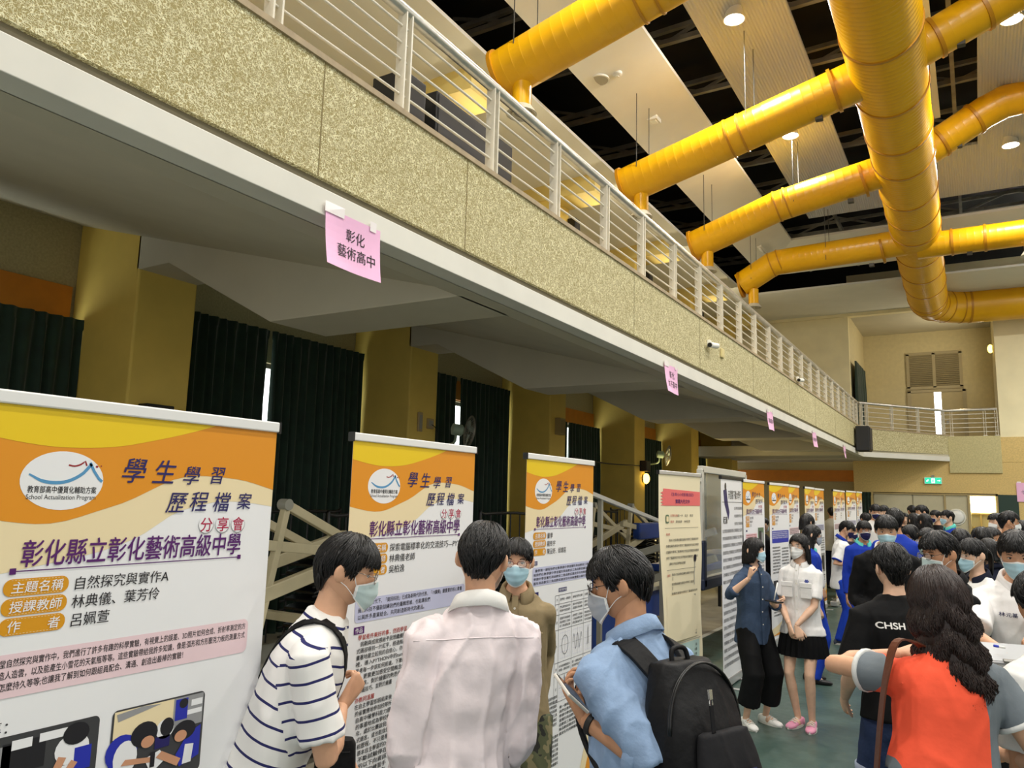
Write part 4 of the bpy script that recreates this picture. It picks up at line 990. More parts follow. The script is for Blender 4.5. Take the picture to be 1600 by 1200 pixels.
def folds(co, nr, amp, seed=0, scale=1.0):
    """soft hanging folds"""
    off = V((seed*3.7, seed*1.9, seed*5.1)); out = co.copy()
    for i, p in enumerate(co):
        q = V((p[0]*9*scale, p[1]*9*scale, p[2]*3.2*scale))+off
        a = 1-abs(mnoise.noise(V((p[0]*10*scale, p[1]*10*scale, p[2]*2.0*scale))+off))*2.2
        w = mnoise.noise(V((p[0]*4, p[1]*4, p[2]*3))+off)*.05
        b = mnoise.noise(V((p[0]*22, p[1]*22, p[2]*16))+off)
        d = mnoise.noise(V(((p[0]+w)*12, (p[1]+w)*12, (p[2]+w)*3.4))-off); cr = (1-min(1, abs(d)*3.2))**2
        e = mnoise.noise(V((p[0]*4+p[2]*5, p[1]*4-p[2]*4, p[2]*10))+off)
        out[i] += nr[i]*(amp*(a*.42+b*.20+cr*.38+e*.30-.2))
    return out
def shell(name, co, fs, mats, parent, extra=None, attr=None):
    mb = MB(); mb.v = [tuple(p) for p in co]; mb.f = list(fs); mb.mi = [0]*len(fs)
    if extra is not None:
        o = len(mb.v); mb.v += extra.v; mb.f += [tuple(o+i for i in f) for f in extra.f]; mb.mi += extra.mi
    ob = mb.build(name, mats, parent, smooth=True)
    if attr is not None:
        a = ob.data.attributes.new('along', 'FLOAT', 'CORNER'); vals = []
        for f in mb.f:
            if f[0] >= len(co): vals += [0.0]*len(f); continue
            pv = [V([float(x) for x in co[i]]) for i in f]; c = sum(pv, V((0, 0, 0)))/len(f); fn = attr(c); vals += [fn(q) for q in pv]
        a.data.foreach_set('value', vals)
    return ob
def two_cloth(mats):
    """one jersey of two cloths with a clean seam where the zone value changes sign"""
    nm = mats[0].name+'_with_'+mats[1].name
    if nm in _MATS: return _MATS[nm]
    m = mats[0].copy(); m.name = nm; N = m.node_tree.nodes; L = m.node_tree.links; b = N['Principled BSDF']
    a = N.new('ShaderNodeAttribute'); a.attribute_name = 'zone'; g = N.new('ShaderNodeMath'); g.operation = 'GREATER_THAN'; g.inputs[1].default_value = 0; L.new(a.outputs['Fac'], g.inputs[0])
    x = N.new('ShaderNodeMix'); x.data_type = 'RGBA'; L.new(g.outputs[0], x.inputs[0]); src = b.inputs['Base Color'].links[0].from_socket; L.new(src, x.inputs[6]); x.inputs[7].default_value = mats[1].node_tree.nodes['Principled BSDF'].inputs['Base Color'].default_value; L.new(x.outputs[2], b.inputs['Base Color'])
    _MATS[nm] = m; return m
from mathutils.bvhtree import BVHTree
def bvh_of(o):
    off = wloc(o); return BVHTree.FromPolygons([v.co+off for v in o.data.vertices], [tuple(p.vertices) for p in o.data.polygons])
def frame_from(f, u):
    f = V(f).normalized(); u = V(u); r = f.cross(u).normalized(); u = r.cross(f)
    return Matrix((r, f, u)).transposed()                       # columns: right, forward, up
def ell_ring(c, ax, ay, rx, ry, n=20, sq=1.0):
    out = []
    for k in range(n):
        t = 2*PI*k/n; cx, sy = math.cos(t), math.sin(t)
        if sq != 1.0: cx = math.copysign(abs(cx)**sq, cx); sy = math.copysign(abs(sy)**sq, sy)
        out.append(c+ax*(rx*cx)+ay*(ry*sy))
    return out
# ---- head
def gauss(x, s): return math.exp(-(x/s)**2)
def head_pt(d, fem):
    x, y, z = d
    px, py, pz = .0735*x, .094*y, .113*z
    if z < 0:
        k = (-z)**1.6; px *= 1-(.30 if fem else .22)*k; py *= 1-.12*k
        if y < 0: py *= 1-.42*k
    if y > .35 and z < .75: py -= .010*((y-.35)/.65)**2                    # flatter face
    if z > 0 and y < 0: py *= 1.04
    f = max(0, y)
    ax = abs(px)
    py += f*(.0215*gauss(px, .0105)*gauss(pz+.026, .012) + .012*gauss(px, .008)*gauss(pz+.008, .020))    # nose
    py += f*.006*gauss(ax-.013, .007)*gauss(pz+.030, .008)
    py -= f*.0085*gauss(ax-.031, .016)*gauss(pz-.006, .011)               # eye sockets
    py += f*.0035*gauss(ax-.03, .022)*gauss(pz-.026, .008)               # brow
    py += f*.0045*gauss(px, .02)*gauss(pz+.056, .006)+f*.005*gauss(px, .018)*gauss(pz+.068, .006)-f*.003*gauss(px, .022)*gauss(pz+.062, .0025)  # lips
    py += f*.007*gauss(px, .02)*gauss(pz+.096, .014)                      # chin
    px += math.copysign(.003*gauss(ax-.055, .02)*gauss(pz+.018, .02)*f, px)
    return V((px, py, pz))
def head_mesh(mb, C, Rm, fem, s, n=44, m=34, ear=True):
    rs = []
    for j in range(m+1):
        ph = -PI/2+PI*j/m; cz = math.sin(ph); cr = max(math.cos(ph), .015)
        rs.append([C+Rm @ (head_pt(V((cr*math.sin(t), cr*math.cos(t), cz)), fem)*s) for t in (2*PI*k/n for k in range(n))][::-1])
    mb.rings(rs)
    for sg in (-1, 1) if ear else ():                                    # ears
        rs = []
        for i in range(7):
            t = i/6; hx = .0 + .017*math.sin(PI*min(1, t*1.15)); rr = (.012+.020*math.sin(PI*(.12+.8*t)))
            cz = .012-.002*i
            cc = V((sg*(.066+.004*i), -.008-.0035*i, -.004+.0))
            w = [1, 1, 1, .96, .9, .78, .5][i]
            rs.append([C+Rm @ ((cc+V((0, .017*w*math.cos(a)*(1 if i < 6 else .6), .031*w*math.sin(a)-.002*0)))*s) for a in (2*PI*k/14 for k in range(14))])
        mb.rings(rs if sg > 0 else [r[::-1] for r in rs])
def surf_front(x, z, fem):
    """y of the face surface at x, z (head units)"""
    zz = max(-.98, min(.98, z/.113)); lo, hi = 0.0, 1.0
    rr = math.sqrt(max(0, 1-zz*zz)); 
    best = None
    for k in range(40):
        t = -PI/2+PI*k/39; p = head_pt(V((rr*math.sin(t), rr*math.cos(t), zz)), fem)
        if best is None or abs(p.x-x) < best[0]: best = (abs(p.x-x), p.y)
    return best[1]
def face_parts(body, C, Rm, fem, s, detail):
    T = lambda p: C+Rm @ (V(p)*s)
    for sg in (-1, 1):
        y = surf_front(sg*.031, .006, fem)
        e = MB().ell(T((sg*.031, y-.0035, .005)), (.0135*s, .0075*s, .0062*s), 12, 8, Rm)
        e.mat(1).ell(T((sg*.031, y+.0012, .005)), (.0056*s, .0038*s, .0054*s), 10, 6, Rm)
        e.tube([T((sg*(.031-.0145), y+.0005, .004)), T((sg*.026, y+.0043, .0102)), T((sg*.034, y+.0042, .0112)), T((sg*(.031+.0145), y-.0015, .0062))], [.0008*s, .0016*s, .0016*s, .001*s], 6)
        e.build('eye', [EYEW, EYED], body, smooth=True)
        if detail > 0:
            yb = surf_front(sg*.032, .027, fem)
            MB().tube([T((sg*.016, yb+.001, .0225)), T((sg*.028, yb+.0018, .0275)), T((sg*.038, yb-.001, .0275)), T((sg*.048, yb-.008, .0225))], [.002*s, .0026*s, .0022*s, .0012*s], 6).build('eyebrow', BROW, body, smooth=True)
    yl = surf_front(0, -.062, fem)
def mask_part(body, C, Rm, fem, s, mat, rim=None):
    T = lambda p: C+Rm @ (V(p)*s)
    nu, nv = 26, 16; G = []
    for j in range(nv+1):
        row = []
        for i in range(nu+1):
            u = -1+2*i/nu; ph = u*math.radians(66); v = j/nv
            top = -.002-.026*abs(u)**1.3+.004*gauss(u, .2); bot = -.116+.048*abs(u)**1.7
            z = top+(bot-top)*v
            x = (.0745-.012*max(0, v-.45)*1.5)*math.sin(ph)*(1-.0*v)
            y = .0955*math.cos(ph)+.004
            y += .016*gauss(u, .26)*math.sin(PI*min(1, .15+.85*v))**1.2*(1-.45*v)+.006*gauss(u, .55)*math.sin(PI*v)
            y -= .012*max(0, v-.72)/.28*(1-abs(u))
            y += .0016*math.sin(v*2*PI*3.0)*gauss(u, .8)*(1 if .18 < v < .9 else 0)
            row.append((x, y, z))
        G.append(row)
    mb = MB(); W_ = nu+1
    for lay, k in ((0, 0.0), (1, -.0016)):
        mb.v += [tuple(T((x, y+k, z))) for r in G for x, y, z in r]
    o2 = W_*(nv+1)
    for j in range(nv):
        for i in range(nu):
            a = j*W_+i; rimq = (j == 0 or j == nv-1 or i == 0 or i == nu-1)
            mb.f.append((a, a+W_, a+W_+1, a+1)); mb.mi.append(1 if rimq and rim else 0)
            mb.f.append((o2+a, o2+a+1, o2+a+W_+1, o2+a+W_)); mb.mi.append(1)
    mp = mb.build('face_mask', [mat, rim or MASKW], body, smooth=True)
    for sg in (-1, 1):
        x0, y0, z0 = G[1][-1 if sg > 0 else 0]; x1, y1, z1 = G[nv-1][-1 if sg > 0 else 0]
        MB().tube(smooth_path([T((x0, y0, z0)), T((sg*.0755, .02, .012)), T((sg*.0765, -.012, .022)), T((sg*.078, -.026, .004)), T((sg*.0765, -.018, -.024)), T((sg*.072, .012, -.04)), T((x1, y1, z1))], 5), .0013*s, 6).build('ear_loop', MASKW, mp, smooth=True)
def glasses_part(body, C, Rm, s, mat, shape='round', thick=.0014):
    T = lambda p: C+Rm @ (V(p)*s)
    g = MB()
    for sg in (-1, 1):
        pts = []
        for k in range(20):
            a = 2*PI*k/20; e = .75 if shape == 'square' else 1
            cx = math.copysign(abs(math.cos(a))**e, math.cos(a)); sz = math.copysign(abs(math.sin(a))**e, math.sin(a))
            pts.append(T((sg*.033+.0235*cx, .101-.004*abs(cx+sg*.6)**2*.6, .004+(.0185 if shape != 'square' else .0155)*sz)))
        g.tube(pts, thick*s, 6, closed=True)
        g.tube([T((sg*.0565, .098, .009)), T((sg*.073, .07, .012)), T((sg*.077, .0, .014)), T((sg*.078, -.022, .004))], thick*s*.9, 6)
    g.tube([T((-.0095, .101, .007)), T((0, .1035, .009)), T((.0095, .101, .007))], thick*s, 6)
    go = g.build('spectacles', mat, body, smooth=True)
    for sg in (-1, 1):
        MB().lathe([(.0225*s, -.0004), (.0225*s, .0004), (.001, .0004)], T((sg*.033, .100, .004)), Rm @ V((0, 1, 0)), n=18).build('lens', GLS, go)
# ---- hair
def hair_part(body, C, Rm, s, kind, mat, rnd, strands=150, vol=1.0, wave_=0.0, length=None, fringe=.047):
    """shell with a cut line that depends on the direction, plus loose tapered strands that break its edge"""
    L = dict(short=-.05, bob=-.135, long=-.30, tied=-.045, crop=-.035)[kind] if length is None else length
    def cut(t):                                      # t: 0 front, pi back
        a = abs(math.degrees(t))
        if kind in ('short', 'crop'):
            pts = [(0, fringe), (38, fringe-.006), (55, fringe+.004), (66, .006), (78, -.022), (88, .006), (104, .012), (118, -.028), (150, L-.028), (180, L-.034)]
        elif kind == 'tied':
            pts = [(0, .062), (30, .05), (55, .02), (72, -.004), (84, .002), (104, .006), (120, -.02), (180, L)]
        else:
            pts = [(0, fringe), (34, fringe-.004), (46, .0), (58, L*.5), (70, L*.9), (100, L), (180, L-.01)] if fringe < .05 else [(0, fringe), (26, fringe-.010), (48, .036), (62, -.005), (76, -.03), (86, L*.8), (110, L), (180, L-.01)]
        for (a0, z0), (a1, z1) in zip(pts[:-1], pts[1:]):
            if a0 <= a <= a1: k = (a-a0)/(a1-a0); k = k*k*(3-2*k); return z0+(z1-z0)*k
        return pts[-1][1]
    th = .013*vol
    def surf(t, z, off=0.0):
        """point of the hair surface at direction t and height z (head units)"""
        zt = .113+th*1.25; 
        q = min(1, max(-1, (z-.012)/(zt-.012)))
        if z >= .012: r = math.sqrt(max(0, 1-q*q))
        else: r = 1.0
        rx, ry = .0735+th, .094+th+(.004 if math.cos(t) < 0 else -.004)
        if z < .012:
            dz = .012-z
            if kind in ('bob', 'long'): fl = 1+.35*dz if kind == 'bob' else 1+.25*dz+.12*math.sin(dz*9)*dz; r *= fl
            else: r *= 1-1.9*dz if math.cos(t) < 0 else 1-.5*dz
        nz = 1+.022*mnoise.noise(V((math.sin(t)*4+C.x*9, math.cos(t)*4, z*22+C.y*7)))*vol
        return V(((rx*r*nz+off*(r > .3))*math.sin(t), (ry*r*nz+off*(r > .3))*math.cos(t)-.002, z+off*(.8 if r < .5 else 0)+.3*off*q))
    T = lambda p: C+Rm @ (V(p)*s); seedh = rnd.random()*9
    zt = .113+th*1.25; n, m = 48, 16; mb = MB()
    def grid(inner):
        rows = []
        for j in range(m+1):
            row = []
            for k in range(n):
                t = -PI+2*PI*k/n; c = cut(t)+.004*math.sin(k*2.7)+.003*math.sin(k*5.1)
                f = j/m; f2 = math.sin(f*PI/2)**1.0
                z = zt-(zt-c)*(1-math.cos(f*PI/2)) if f < .6 else zt-(zt-c)*((1-math.cos(.6*PI/2))+(f-.6)/.4*math.cos(.6*PI/2))
                edge = max(0, (f-.6)/.4)**1.4 if (kind in ('short', 'crop', 'tied') and abs(t) > .85) else 0
                p = surf(t, z, -th*.95*edge-(.010*min(1, .25+.75*j/m)*(1-.6*edge) if inner else 0)); row.append(p)
            rows.append(row)
        return rows
    A = grid(False); B = grid(True)
    mb.rings([[T(p) for p in r] for r in A]+[[T(p) for p in r] for r in B[::-1]], caps=False)
    mb.f.append(tuple(range(n))); mb.mi.append(0)
    crown = T((0, -.015, zt*.98))
    for i in range(strands):
        t = rnd.uniform(-PI, PI); c = cut(t); back = abs(t) > .85 and kind in ('short', 'crop', 'tied')
        if kind == 'long' and wave_:
            z0 = rnd.uniform(.03, zt*.985); z1 = c+rnd.uniform(-.05, .06); nq = 15
            if abs(t) < .75: continue
        else:
            z0 = rnd.uniform(c*.6+zt*.4, zt*.985) if rnd.random() < .65 else rnd.uniform(c*.8+zt*.2, zt*.8); nq = 5
            ln = rnd.uniform(.035, .07) if kind == 'crop' else rnd.uniform(.05, .10)*(1.0 if kind in ('short', 'tied') else 1.6)
            z1 = max(z0-ln, c-rnd.uniform(-.004, .012)*(1 if kind in ('short', 'crop', 'bob') else 1.6))
        dt = rnd.uniform(-.22, .22)+(.14 if math.sin(t) > 0 else -.14)*(kind in ('short', 'crop')); lift = rnd.uniform(.0003, .0035)*vol
        if nq > 5: dt *= .5
        pts = []; ph = math.sin(t*3)*1.5+mnoise.noise(V((t*2, 0, seedh)))*4
        for q in range(nq):
            f = q/(nq-1); z = z0+(z1-z0)*f; tt = t+dt*f
            off = lift*math.sin(PI*(.15+.75*f))
            if back: off -= th*.9*max(0, ((zt-z)/(zt-c)-.6)/.4)**1.4
            if wave_: g_ = min(1, max(0, (.06-z)/.12))*wave_; off += .014*g_*math.sin(z*62+ph)+.004*g_*math.sin(z*110+i); tt += .10*g_*math.cos(z*55+ph+i*.05)
            pts.append(T(surf(tt, z, off)))
        r0 = rnd.uniform(.0016, .0032)*s*(1 if strands < 900 else .85)
        mb.tube(pts, [r0*.7]+[r0]*(nq-2)+[r0*.12], 4)
    return mb.build('hair', mat, body, smooth=True)
# ---- hands
def hand_geo(mb, W_, d, nrm, s=1.0, curl=(30, 40, 30), spread=1.0, thumb=(35, 20), side=1, fc=None):
    """W_: wrist, d: direction along the palm, nrm: direction the palm faces; side +1: thumb towards d x nrm"""
    d = V(d).normalized(); nrm = V(nrm); nrm = (nrm-d*nrm.dot(d)).normalized(); b = d.cross(nrm)*side
    P = lambda a, c, e: W_+(d*a+b*c+nrm*e)*s
    rs = []
    for a, w, h in ((-.035, .024, .019), (-.01, .026, .018), (.02, .033, .016), (.05, .040, .0145), (.078, .0415, .0125), (.092, .036, .009)):
        rs.append(ell_ring(P(a, .002, 0), b, nrm, w*s, h*s, 14, .85))
    mb.rings(rs)
    for k, (c, L, r) in enumerate(((.030, .072, .0083), (.0105, .080, .0086), (-.0095, .074, .0083), (-.0285, .058, .0074))):
        a0 = P(.082-.006*abs(k-1), c, 0); seg = (L*.46, L*.30, L*.24); ang = 0; pts = [a0-d*.018*s, a0]; cv = curl if fc is None else fc[k]
        fan = math.radians((6, 2, -3, -9)[k]*spread)
        dd = (d*math.cos(fan)+b*math.sin(fan)).normalized(); p = a0
        for q in range(3):
            ang += math.radians(cv[q]); v = dd*math.cos(ang)+nrm*math.sin(ang); p = p+v*seg[q]*s; pts.append(p)
        mb.tube(pts, [r*s*1.02, r*s*1.05, r*s*1.0, r*s*.93, r*s*.68], 10); mb.ell(pts[-1], (r*s*.72,)*3, 8, 6)
    a0 = P(.012, .024, .004); t1, t2 = (math.radians(v) for v in thumb)
    v1 = (d*math.cos(t1)+b*math.sin(t1)*.9+nrm*.45*math.sin(t1)).normalized(); p1 = a0+v1*.042*s
    v2 = (v1+(d*.5-b*.35)*t2+nrm*.25*t2).normalized(); p2 = p1+v2*.032*s; v3 = (v2+(d*.3-b*.3+nrm*.2)*t2).normalized(); p3 = p2+v3*.024*s
    mb.tube([a0-v1*.012*s, a0, p1, p2, p3], [.013*s, .0135*s, .0105*s, .0098*s, .0072*s], 10); mb.ell(p3, (.0072*s,)*3, 8, 6)
def two_bone(S_, T_, l1, l2, pole):
    d = T_-S_; L = min(d.length, (l1+l2)*.998); d = d.normalized(); T2 = S_+d*L
    a = (l1*l1-l2*l2+L*L)/(2*L); h = math.sqrt(max(0, l1*l1-a*a)); p = V(pole); p = p-d*p.dot(d)
    if p.length < 1e-4: p = V((0, 0, -1))-d*d.z*-1
    return S_+d*a+p.normalized()*h, T2
def shoe_geo(mb, A, f, s, flat=False):
    """shoe under ankle A, pointing along f"""
    f = V((f[0], f[1], 0)).normalized(); r = V((f.y, -f.x, 0)); rs = []
    for y, w, h0, h1 in ((-.075, .022, .004, .05), (-.065, .032, 0, .075), (-.03, .036, 0, .085), (.02, .038, 0, .075), (.07, .044, 0, .058), (.12, .046, 0, .048), (.16, .038, .002, .04), (.182, .02, .008, .028)):
        c = V((A.x, A.y, 0))+f*y*s; ring = []
        for k in range(16):
            a = 2*PI*k/16; ring.append(c+r*(w*s*math.copysign(abs(math.cos(a))**.7, math.cos(a)))+V((0, 0, ((h0+h1)/2+(h1-h0)/2*math.copysign(abs(math.sin(a))**.75, math.sin(a)))*s)))
        rs.append(ring)
    mb.rings(rs)
def person(label, head, face, lean=8, hf=None, pitch=0, roll=0, fem=False, girth=1.0, skin='fair', hair=None, top=None, bottom=None, mask=None, rim=None, glasses=None, shoes=None, arms=None, feet=None, det=1, seed=0, group=None, H=None, collar=None, neck_f=.02, shrug=0.0, ear=True, stripes=None, sidelean=0.0):
    rnd = random.Random(seed+7)
    C = V(head) if len(head) == 3 and not isinstance(head, tuple) else unproj(*head)
    fa = math.radians(face); F = V((math.cos(fa), math.sin(fa), 0)); R_ = V((F.y, -F.x, 0)); Zv = V((0, 0, 1))
    la = math.radians(lean); t = (F*math.sin(la)+Zv*math.cos(la)+R_*math.sin(math.radians(sidelean))).normalized()
    if H is None: H = C.z/(.53+.33*math.cos(la)+.078)
    k = H/1.70; s = .925*k**.5 if not fem else .915*k**.5
    ha = math.radians(hf if hf is not None else face); HF = V((math.cos(ha), math.sin(ha), 0)); pr = math.radians(pitch)
    HFw = HF*math.cos(pr)+Zv*math.sin(pr); HU = Zv*math.cos(pr)-HF*math.sin(pr); HR = HFw.cross(HU); ro = math.radians(roll)
    HU2 = HU*math.cos(ro)+HR*math.sin(ro); Rm = frame_from(HFw, HU2)
    N_ = C-HU2*.118*s*1.05-F*neck_f-V((0, 0, .012))
    P = N_-t*.335*H; P.z = max(P.z, .0)
    gr = girth*k
    AX = R_; AYt = t.cross(R_)*-1 if t.cross(R_).dot(F) < 0 else t.cross(R_)
    SPL = (N_-P).length
    def sp(fr): return P+t*(SPL*fr)
    sw = (.143 if fem else .163)*k*(.5+.5*girth)
    SH = {'R': sp(.80)+R_*sw+Zv*shrug, 'L': sp(.80)-R_*sw+Zv*shrug}
    l1, l2 = .168*H, .147*H
    arms = arms or {}; J = {}
    for sd, sg in (('R', 1), ('L', -1)):
        a = arms.get(sd, {})
        if 'to' in a: Tt = a['to'] if isinstance(a['to'], Vector) else unproj(*a['to'])
        else:
            r_, f_, u_ = a.get('loc', (.06, .03, -.30)); Tt = SH[sd]+R_*(sg*r_*k)+F*(f_*k)+Zv*(u_/.30*(l1+l2)*.98 if u_ == -.30 else u_*k)
        pole = a.get('pole'); pv = (R_*sg*.5-F*1.0-Zv*.3) if pole is None else (pole if isinstance(pole, Vector) else R_*(sg*pole[0])+F*pole[1]+Zv*pole[2])
        E, Wp = two_bone(SH[sd], Tt, l1, l2, pv); J[sd] = (SH[sd], E, Wp, a)
    # legs
    hipw = (.088 if not fem else .09)*k; ft = feet or {}
    LG = {}
    for sd, sg in (('R', 1), ('L', -1)):
        r_, f_ = ft.get(sd, (.10, .0)); A = V((P.x, P.y, .075*k))+R_*(sg*r_*k)+F*(f_*k); Hp = P+R_*(sg*hipw)-Zv*.02
        K, A2 = two_bone(Hp, A, .245*H, .246*H, F*1.0+R_*sg*.12)
        if P.z < .3: K, A2 = (Hp+A)/2, A
        LG[sd] = (Hp, K, A2)
    # ---- body
    vox = {2: .007, 1: .009, 0: .014}[det]
    bm_ = MB()
    bm_.rings([ell_ring(sp(fr), R_, AYt, w*gr, d*gr, 20) for fr, w, d in ((-.14, .10, .08), (-.08, .140, .095), (0, .150, .102), (.25, .126, .088), (.5, .13, .094), (.72, .136, .096), (.84, .128, .08), (.92, .088, .06), (1.02, .05, .05))])
    nk = (.047 if fem else .052)*s
    bm_.rings([ell_ring(p, R_, AYt, w, w*1.06, 18) for p, w in ((sp(.9), nk*1.2), (N_, nk*1.06), (N_*.5+(C-HU2*.06*s-HFw*.018*s)*.5, nk*.97), (C-HU2*.05*s-HFw*.022*s, nk*1.02), (C-HFw*.024*s, nk*.95))])
    am = .94 if fem else 1.0
    for sd in 'RL':
        S_, E, Wp, a = J[sd]
        bm_.ell(S_, (.048*k*am,)*3, 12, 8)
        mid = E*.55+Wp*.45
        pts = [S_, S_*.6+E*.4, E, E*.72+Wp*.28, E*.3+Wp*.7, Wp]; rr = [.047, .043, .036, .039, .029, .0240]
        bm_.tube(pts, [r*k*am*(.55+.45*girth) for r in rr], 14)
        Hp, K, A = LG[sd]
        bm_.tube([Hp, Hp*.6+K*.4, K, K*.7+A*.3, K*.25+A*.75, A, A-Zv*.05*k], [v*k*am*(.5+.5*girth) for v in ((.085, .076, .053, .055, .04, .034, .036) if not fem else (.078, .070, .048, .050, .036, .031, .033))], 16)
        bm_.ell(A+(F*.05-Zv*.035)*k, (.04*k, .04*k, .035*k), 10, 6)
    co, nr, fs = eval_mesh(bm_, vox, 6)
    ex = MB()
    head_mesh(ex, C, Rm, fem, s, 56 if det == 2 else 40, 44 if det == 2 else 30, ear)
    for sd in 'RL':
        S_, E, Wp, a = J[sd]; hd = a.get('hand', {})
        fd = (Wp-E).normalized(); dd = hd.get('dir', fd); dd = dd if isinstance(dd, Vector) else R_*dd[0]+F*dd[1]+Zv*dd[2]
        nn_ = hd.get('palm', (-1 if sd == 'R' else 1, .1, 0)); nn_ = nn_ if isinstance(nn_, Vector) else R_*nn_[0]+F*nn_[1]+Zv*nn_[2]
        hb = MB(); hand_geo(hb, Wp+V(dd).normalized()*.022*k, dd, nn_, .93*k*am, hd.get('curl', (22, 28, 18)), hd.get('spread', 1.0), hd.get('thumb', (32, 18)), hd.get('side', 1 if sd == 'L' else -1), hd.get('fc'))
        if det >= 1:
            c2, n2, f2 = eval_mesh(hb, .0034 if det == 2 else .0042, 3); o = len(ex.v); ex.v += [tuple(p) for p in c2]; ex.f += [tuple(o+i for i in f) for f in f2]; ex.mi += [0]*len(f2)
        else:
            o = len(ex.v); ex.v += hb.v; ex.f += [tuple(o+i for i in f) for f in hb.f]; ex.mi += hb.mi
    mb = MB(); mb.v = [tuple(p) for p in co]; mb.f = list(fs); mb.mi = [0]*len(fs); o = len(mb.v); mb.v += ex.v; mb.f += [tuple(o+i for i in f) for f in ex.f]; mb.mi += [0]*len(ex.f)
    base = V((P.x, P.y, 0))
    body = mb.build('person', SKIN[skin], None, smooth=True, origin=base); tag(body, label, 'person', group)
    face_parts(body, C, Rm, fem, s, det)
    if mask: mask_part(body, C, Rm, fem, s, mask, rim)
    if glasses: glasses_part(body, C, Rm, s, glasses[0], glasses[1] if len(glasses) > 1 else 'round')
    if hair:
        hk = dict(hair); kind = hk.pop('kind'); hm = hk.pop('mat', HAIRB); tail = hk.pop('tail', None)
        hk.setdefault('strands', {2: 1100, 1: 320, 0: 110}[det])
        ho = hair_part(body, C, Rm, s, kind, hm, rnd, **hk)
        if tail:
            T = lambda p: C+Rm @ (V(p)*s); tb = MB()
            for i in range(26 if det else 12):
                a = rnd.uniform(0, 6.28); q = rnd.uniform(0, 1)*.018; e = rnd.uniform(.8, 1.1)*tail
                tb.tube(smooth_path([T((q*math.cos(a)*.4, -.098, .02+q*math.sin(a)*.4)), T((q*math.cos(a), -.132, .012+q*math.sin(a))), T((q*1.4*math.cos(a), -.142, -.05+q*math.sin(a))), T((q*.8*math.cos(a), -.122, -.06-e))], 4), [.007*s]*12+[.001*s], 5)
            tb.build('ponytail', hm, body, smooth=True)
    # ---- top garment
    if top:
        hem = top.get('hem', -.2); mats = top['mat']; ease = top.get('ease', 1.0); sl = top.get('sleeve', 'short'); fl = top.get('flare', 1.0)
        W_ = lambda w: w*gr*ease
        sm = MB(); dp = .002
        sm.rings([ell_ring(sp(fr), R_, AYt, W_(w), W_(d), 24, .92) for fr, w, d in (q_ for q_ in ((hem, .166*fl, .118*fl), (min(hem+.1, -.02), .164*(.5+.5*fl), .117*(.5+.5*fl)), (0, .162, .116), (.25, .146, .106), (.5, .147, .110), (.72, .152, .112), (.84, .146, .094), (.92, .108, .074), (.975, .074, .064), (1.0, .062, .060)) if q_[0] == hem or q_[0] > hem+.03)])
        if ca0 := top.get('collar'):
            for q in range(len(sm.v)):
                p = V(sm.v[q]); h = (p-P).dot(t)/SPL
                if h > .9: fr_ = max(0, (p-sp(h)).dot(AYt))/.06; sm.v[q] = tuple(p-t*(.045*k*min(1, fr_)*min(1, (h-.9)/.07)))
        tr = {'sl': []}
        for sd, sg in (('R', 1), ('L', -1)):
            S_, E, Wp, a = J[sd]; up = sp(.84)+R_*sg*sw*.60
            if sl == 'short': sL = top.get('sl_len', .78); pts = [up, S_, S_*(1-sL*.58)+E*sL*.58, S_*(1-sL)+E*sL]; rr = [.052, .056, .057, .061]
            elif sl == 'none': pts = [up, S_, S_*.9+E*.1]; rr = [.052, .056, .045]
            elif sl == 'rolled': pts = [up, S_, S_*.5+E*.5, E, E*.78+Wp*.22]; rr = [.052, .055, .053, .050, .052]
            else: pts = [up, S_, S_*.5+E*.5, E, E*.5+Wp*.5, Wp*.94+E*.06]; rr = [.052, .056, .053, .048, .043, .038]
            es = top.get('sl_ease', 1.0); sm.tube(pts, [r*k*am*es*(.6+.4*girth) for r in rr], 16); sm.ell(S_, (.0545*k*am,)*3, 12, 8); tr['sl'].append(pts)
        co, nr, fs = eval_mesh(sm, {2: .008, 1: .010, 0: .016}[det], 5)
        att = None
        if stripes:
            def att(c):
                lat = abs((c-P).dot(R_))
                for pts, sg in zip(tr['sl'], (1, -1)):
                    a_, b_ = pts[1], pts[-1]; dv = (b_-a_); L_ = dv.length; dv = dv/L_; q = (c-a_).dot(dv); rad = ((c-a_)-dv*q).length
                    if -.02 < q < L_+.03 and rad < .105*k and (c-P).dot(R_)*sg > sw*.80: return lambda p, a_=a_, dv=dv: 5+(p-a_).dot(dv)
                return lambda p: 3+(p-P).dot(t)
        if det >= 1: co = folds(co, nr, top.get('fold', .010), seed)
        shirt = shell(top.get('name', 'shirt'), co, fs, mats, body, attr=att)
        if isinstance(mats, list):                                       # sleeves and side panels of another cloth
            lim = top.get('lim', [(0, .95), (.55, .95), (.75, 1.02), (1.1, .9)])
            a = shirt.data.attributes.new('zone', 'FLOAT', 'POINT')
            a.data.foreach_set('value', [abs((v.co+base-P).dot(R_))-sw*float(np.interp((v.co+base-P).dot(t)/SPL, [q[0] for q in lim], [q[1] for q in lim])) for v in shirt.data.vertices])
            shirt.data.materials.clear(); shirt.data.materials.append(two_cloth(mats))
        ca = top.get('collar')
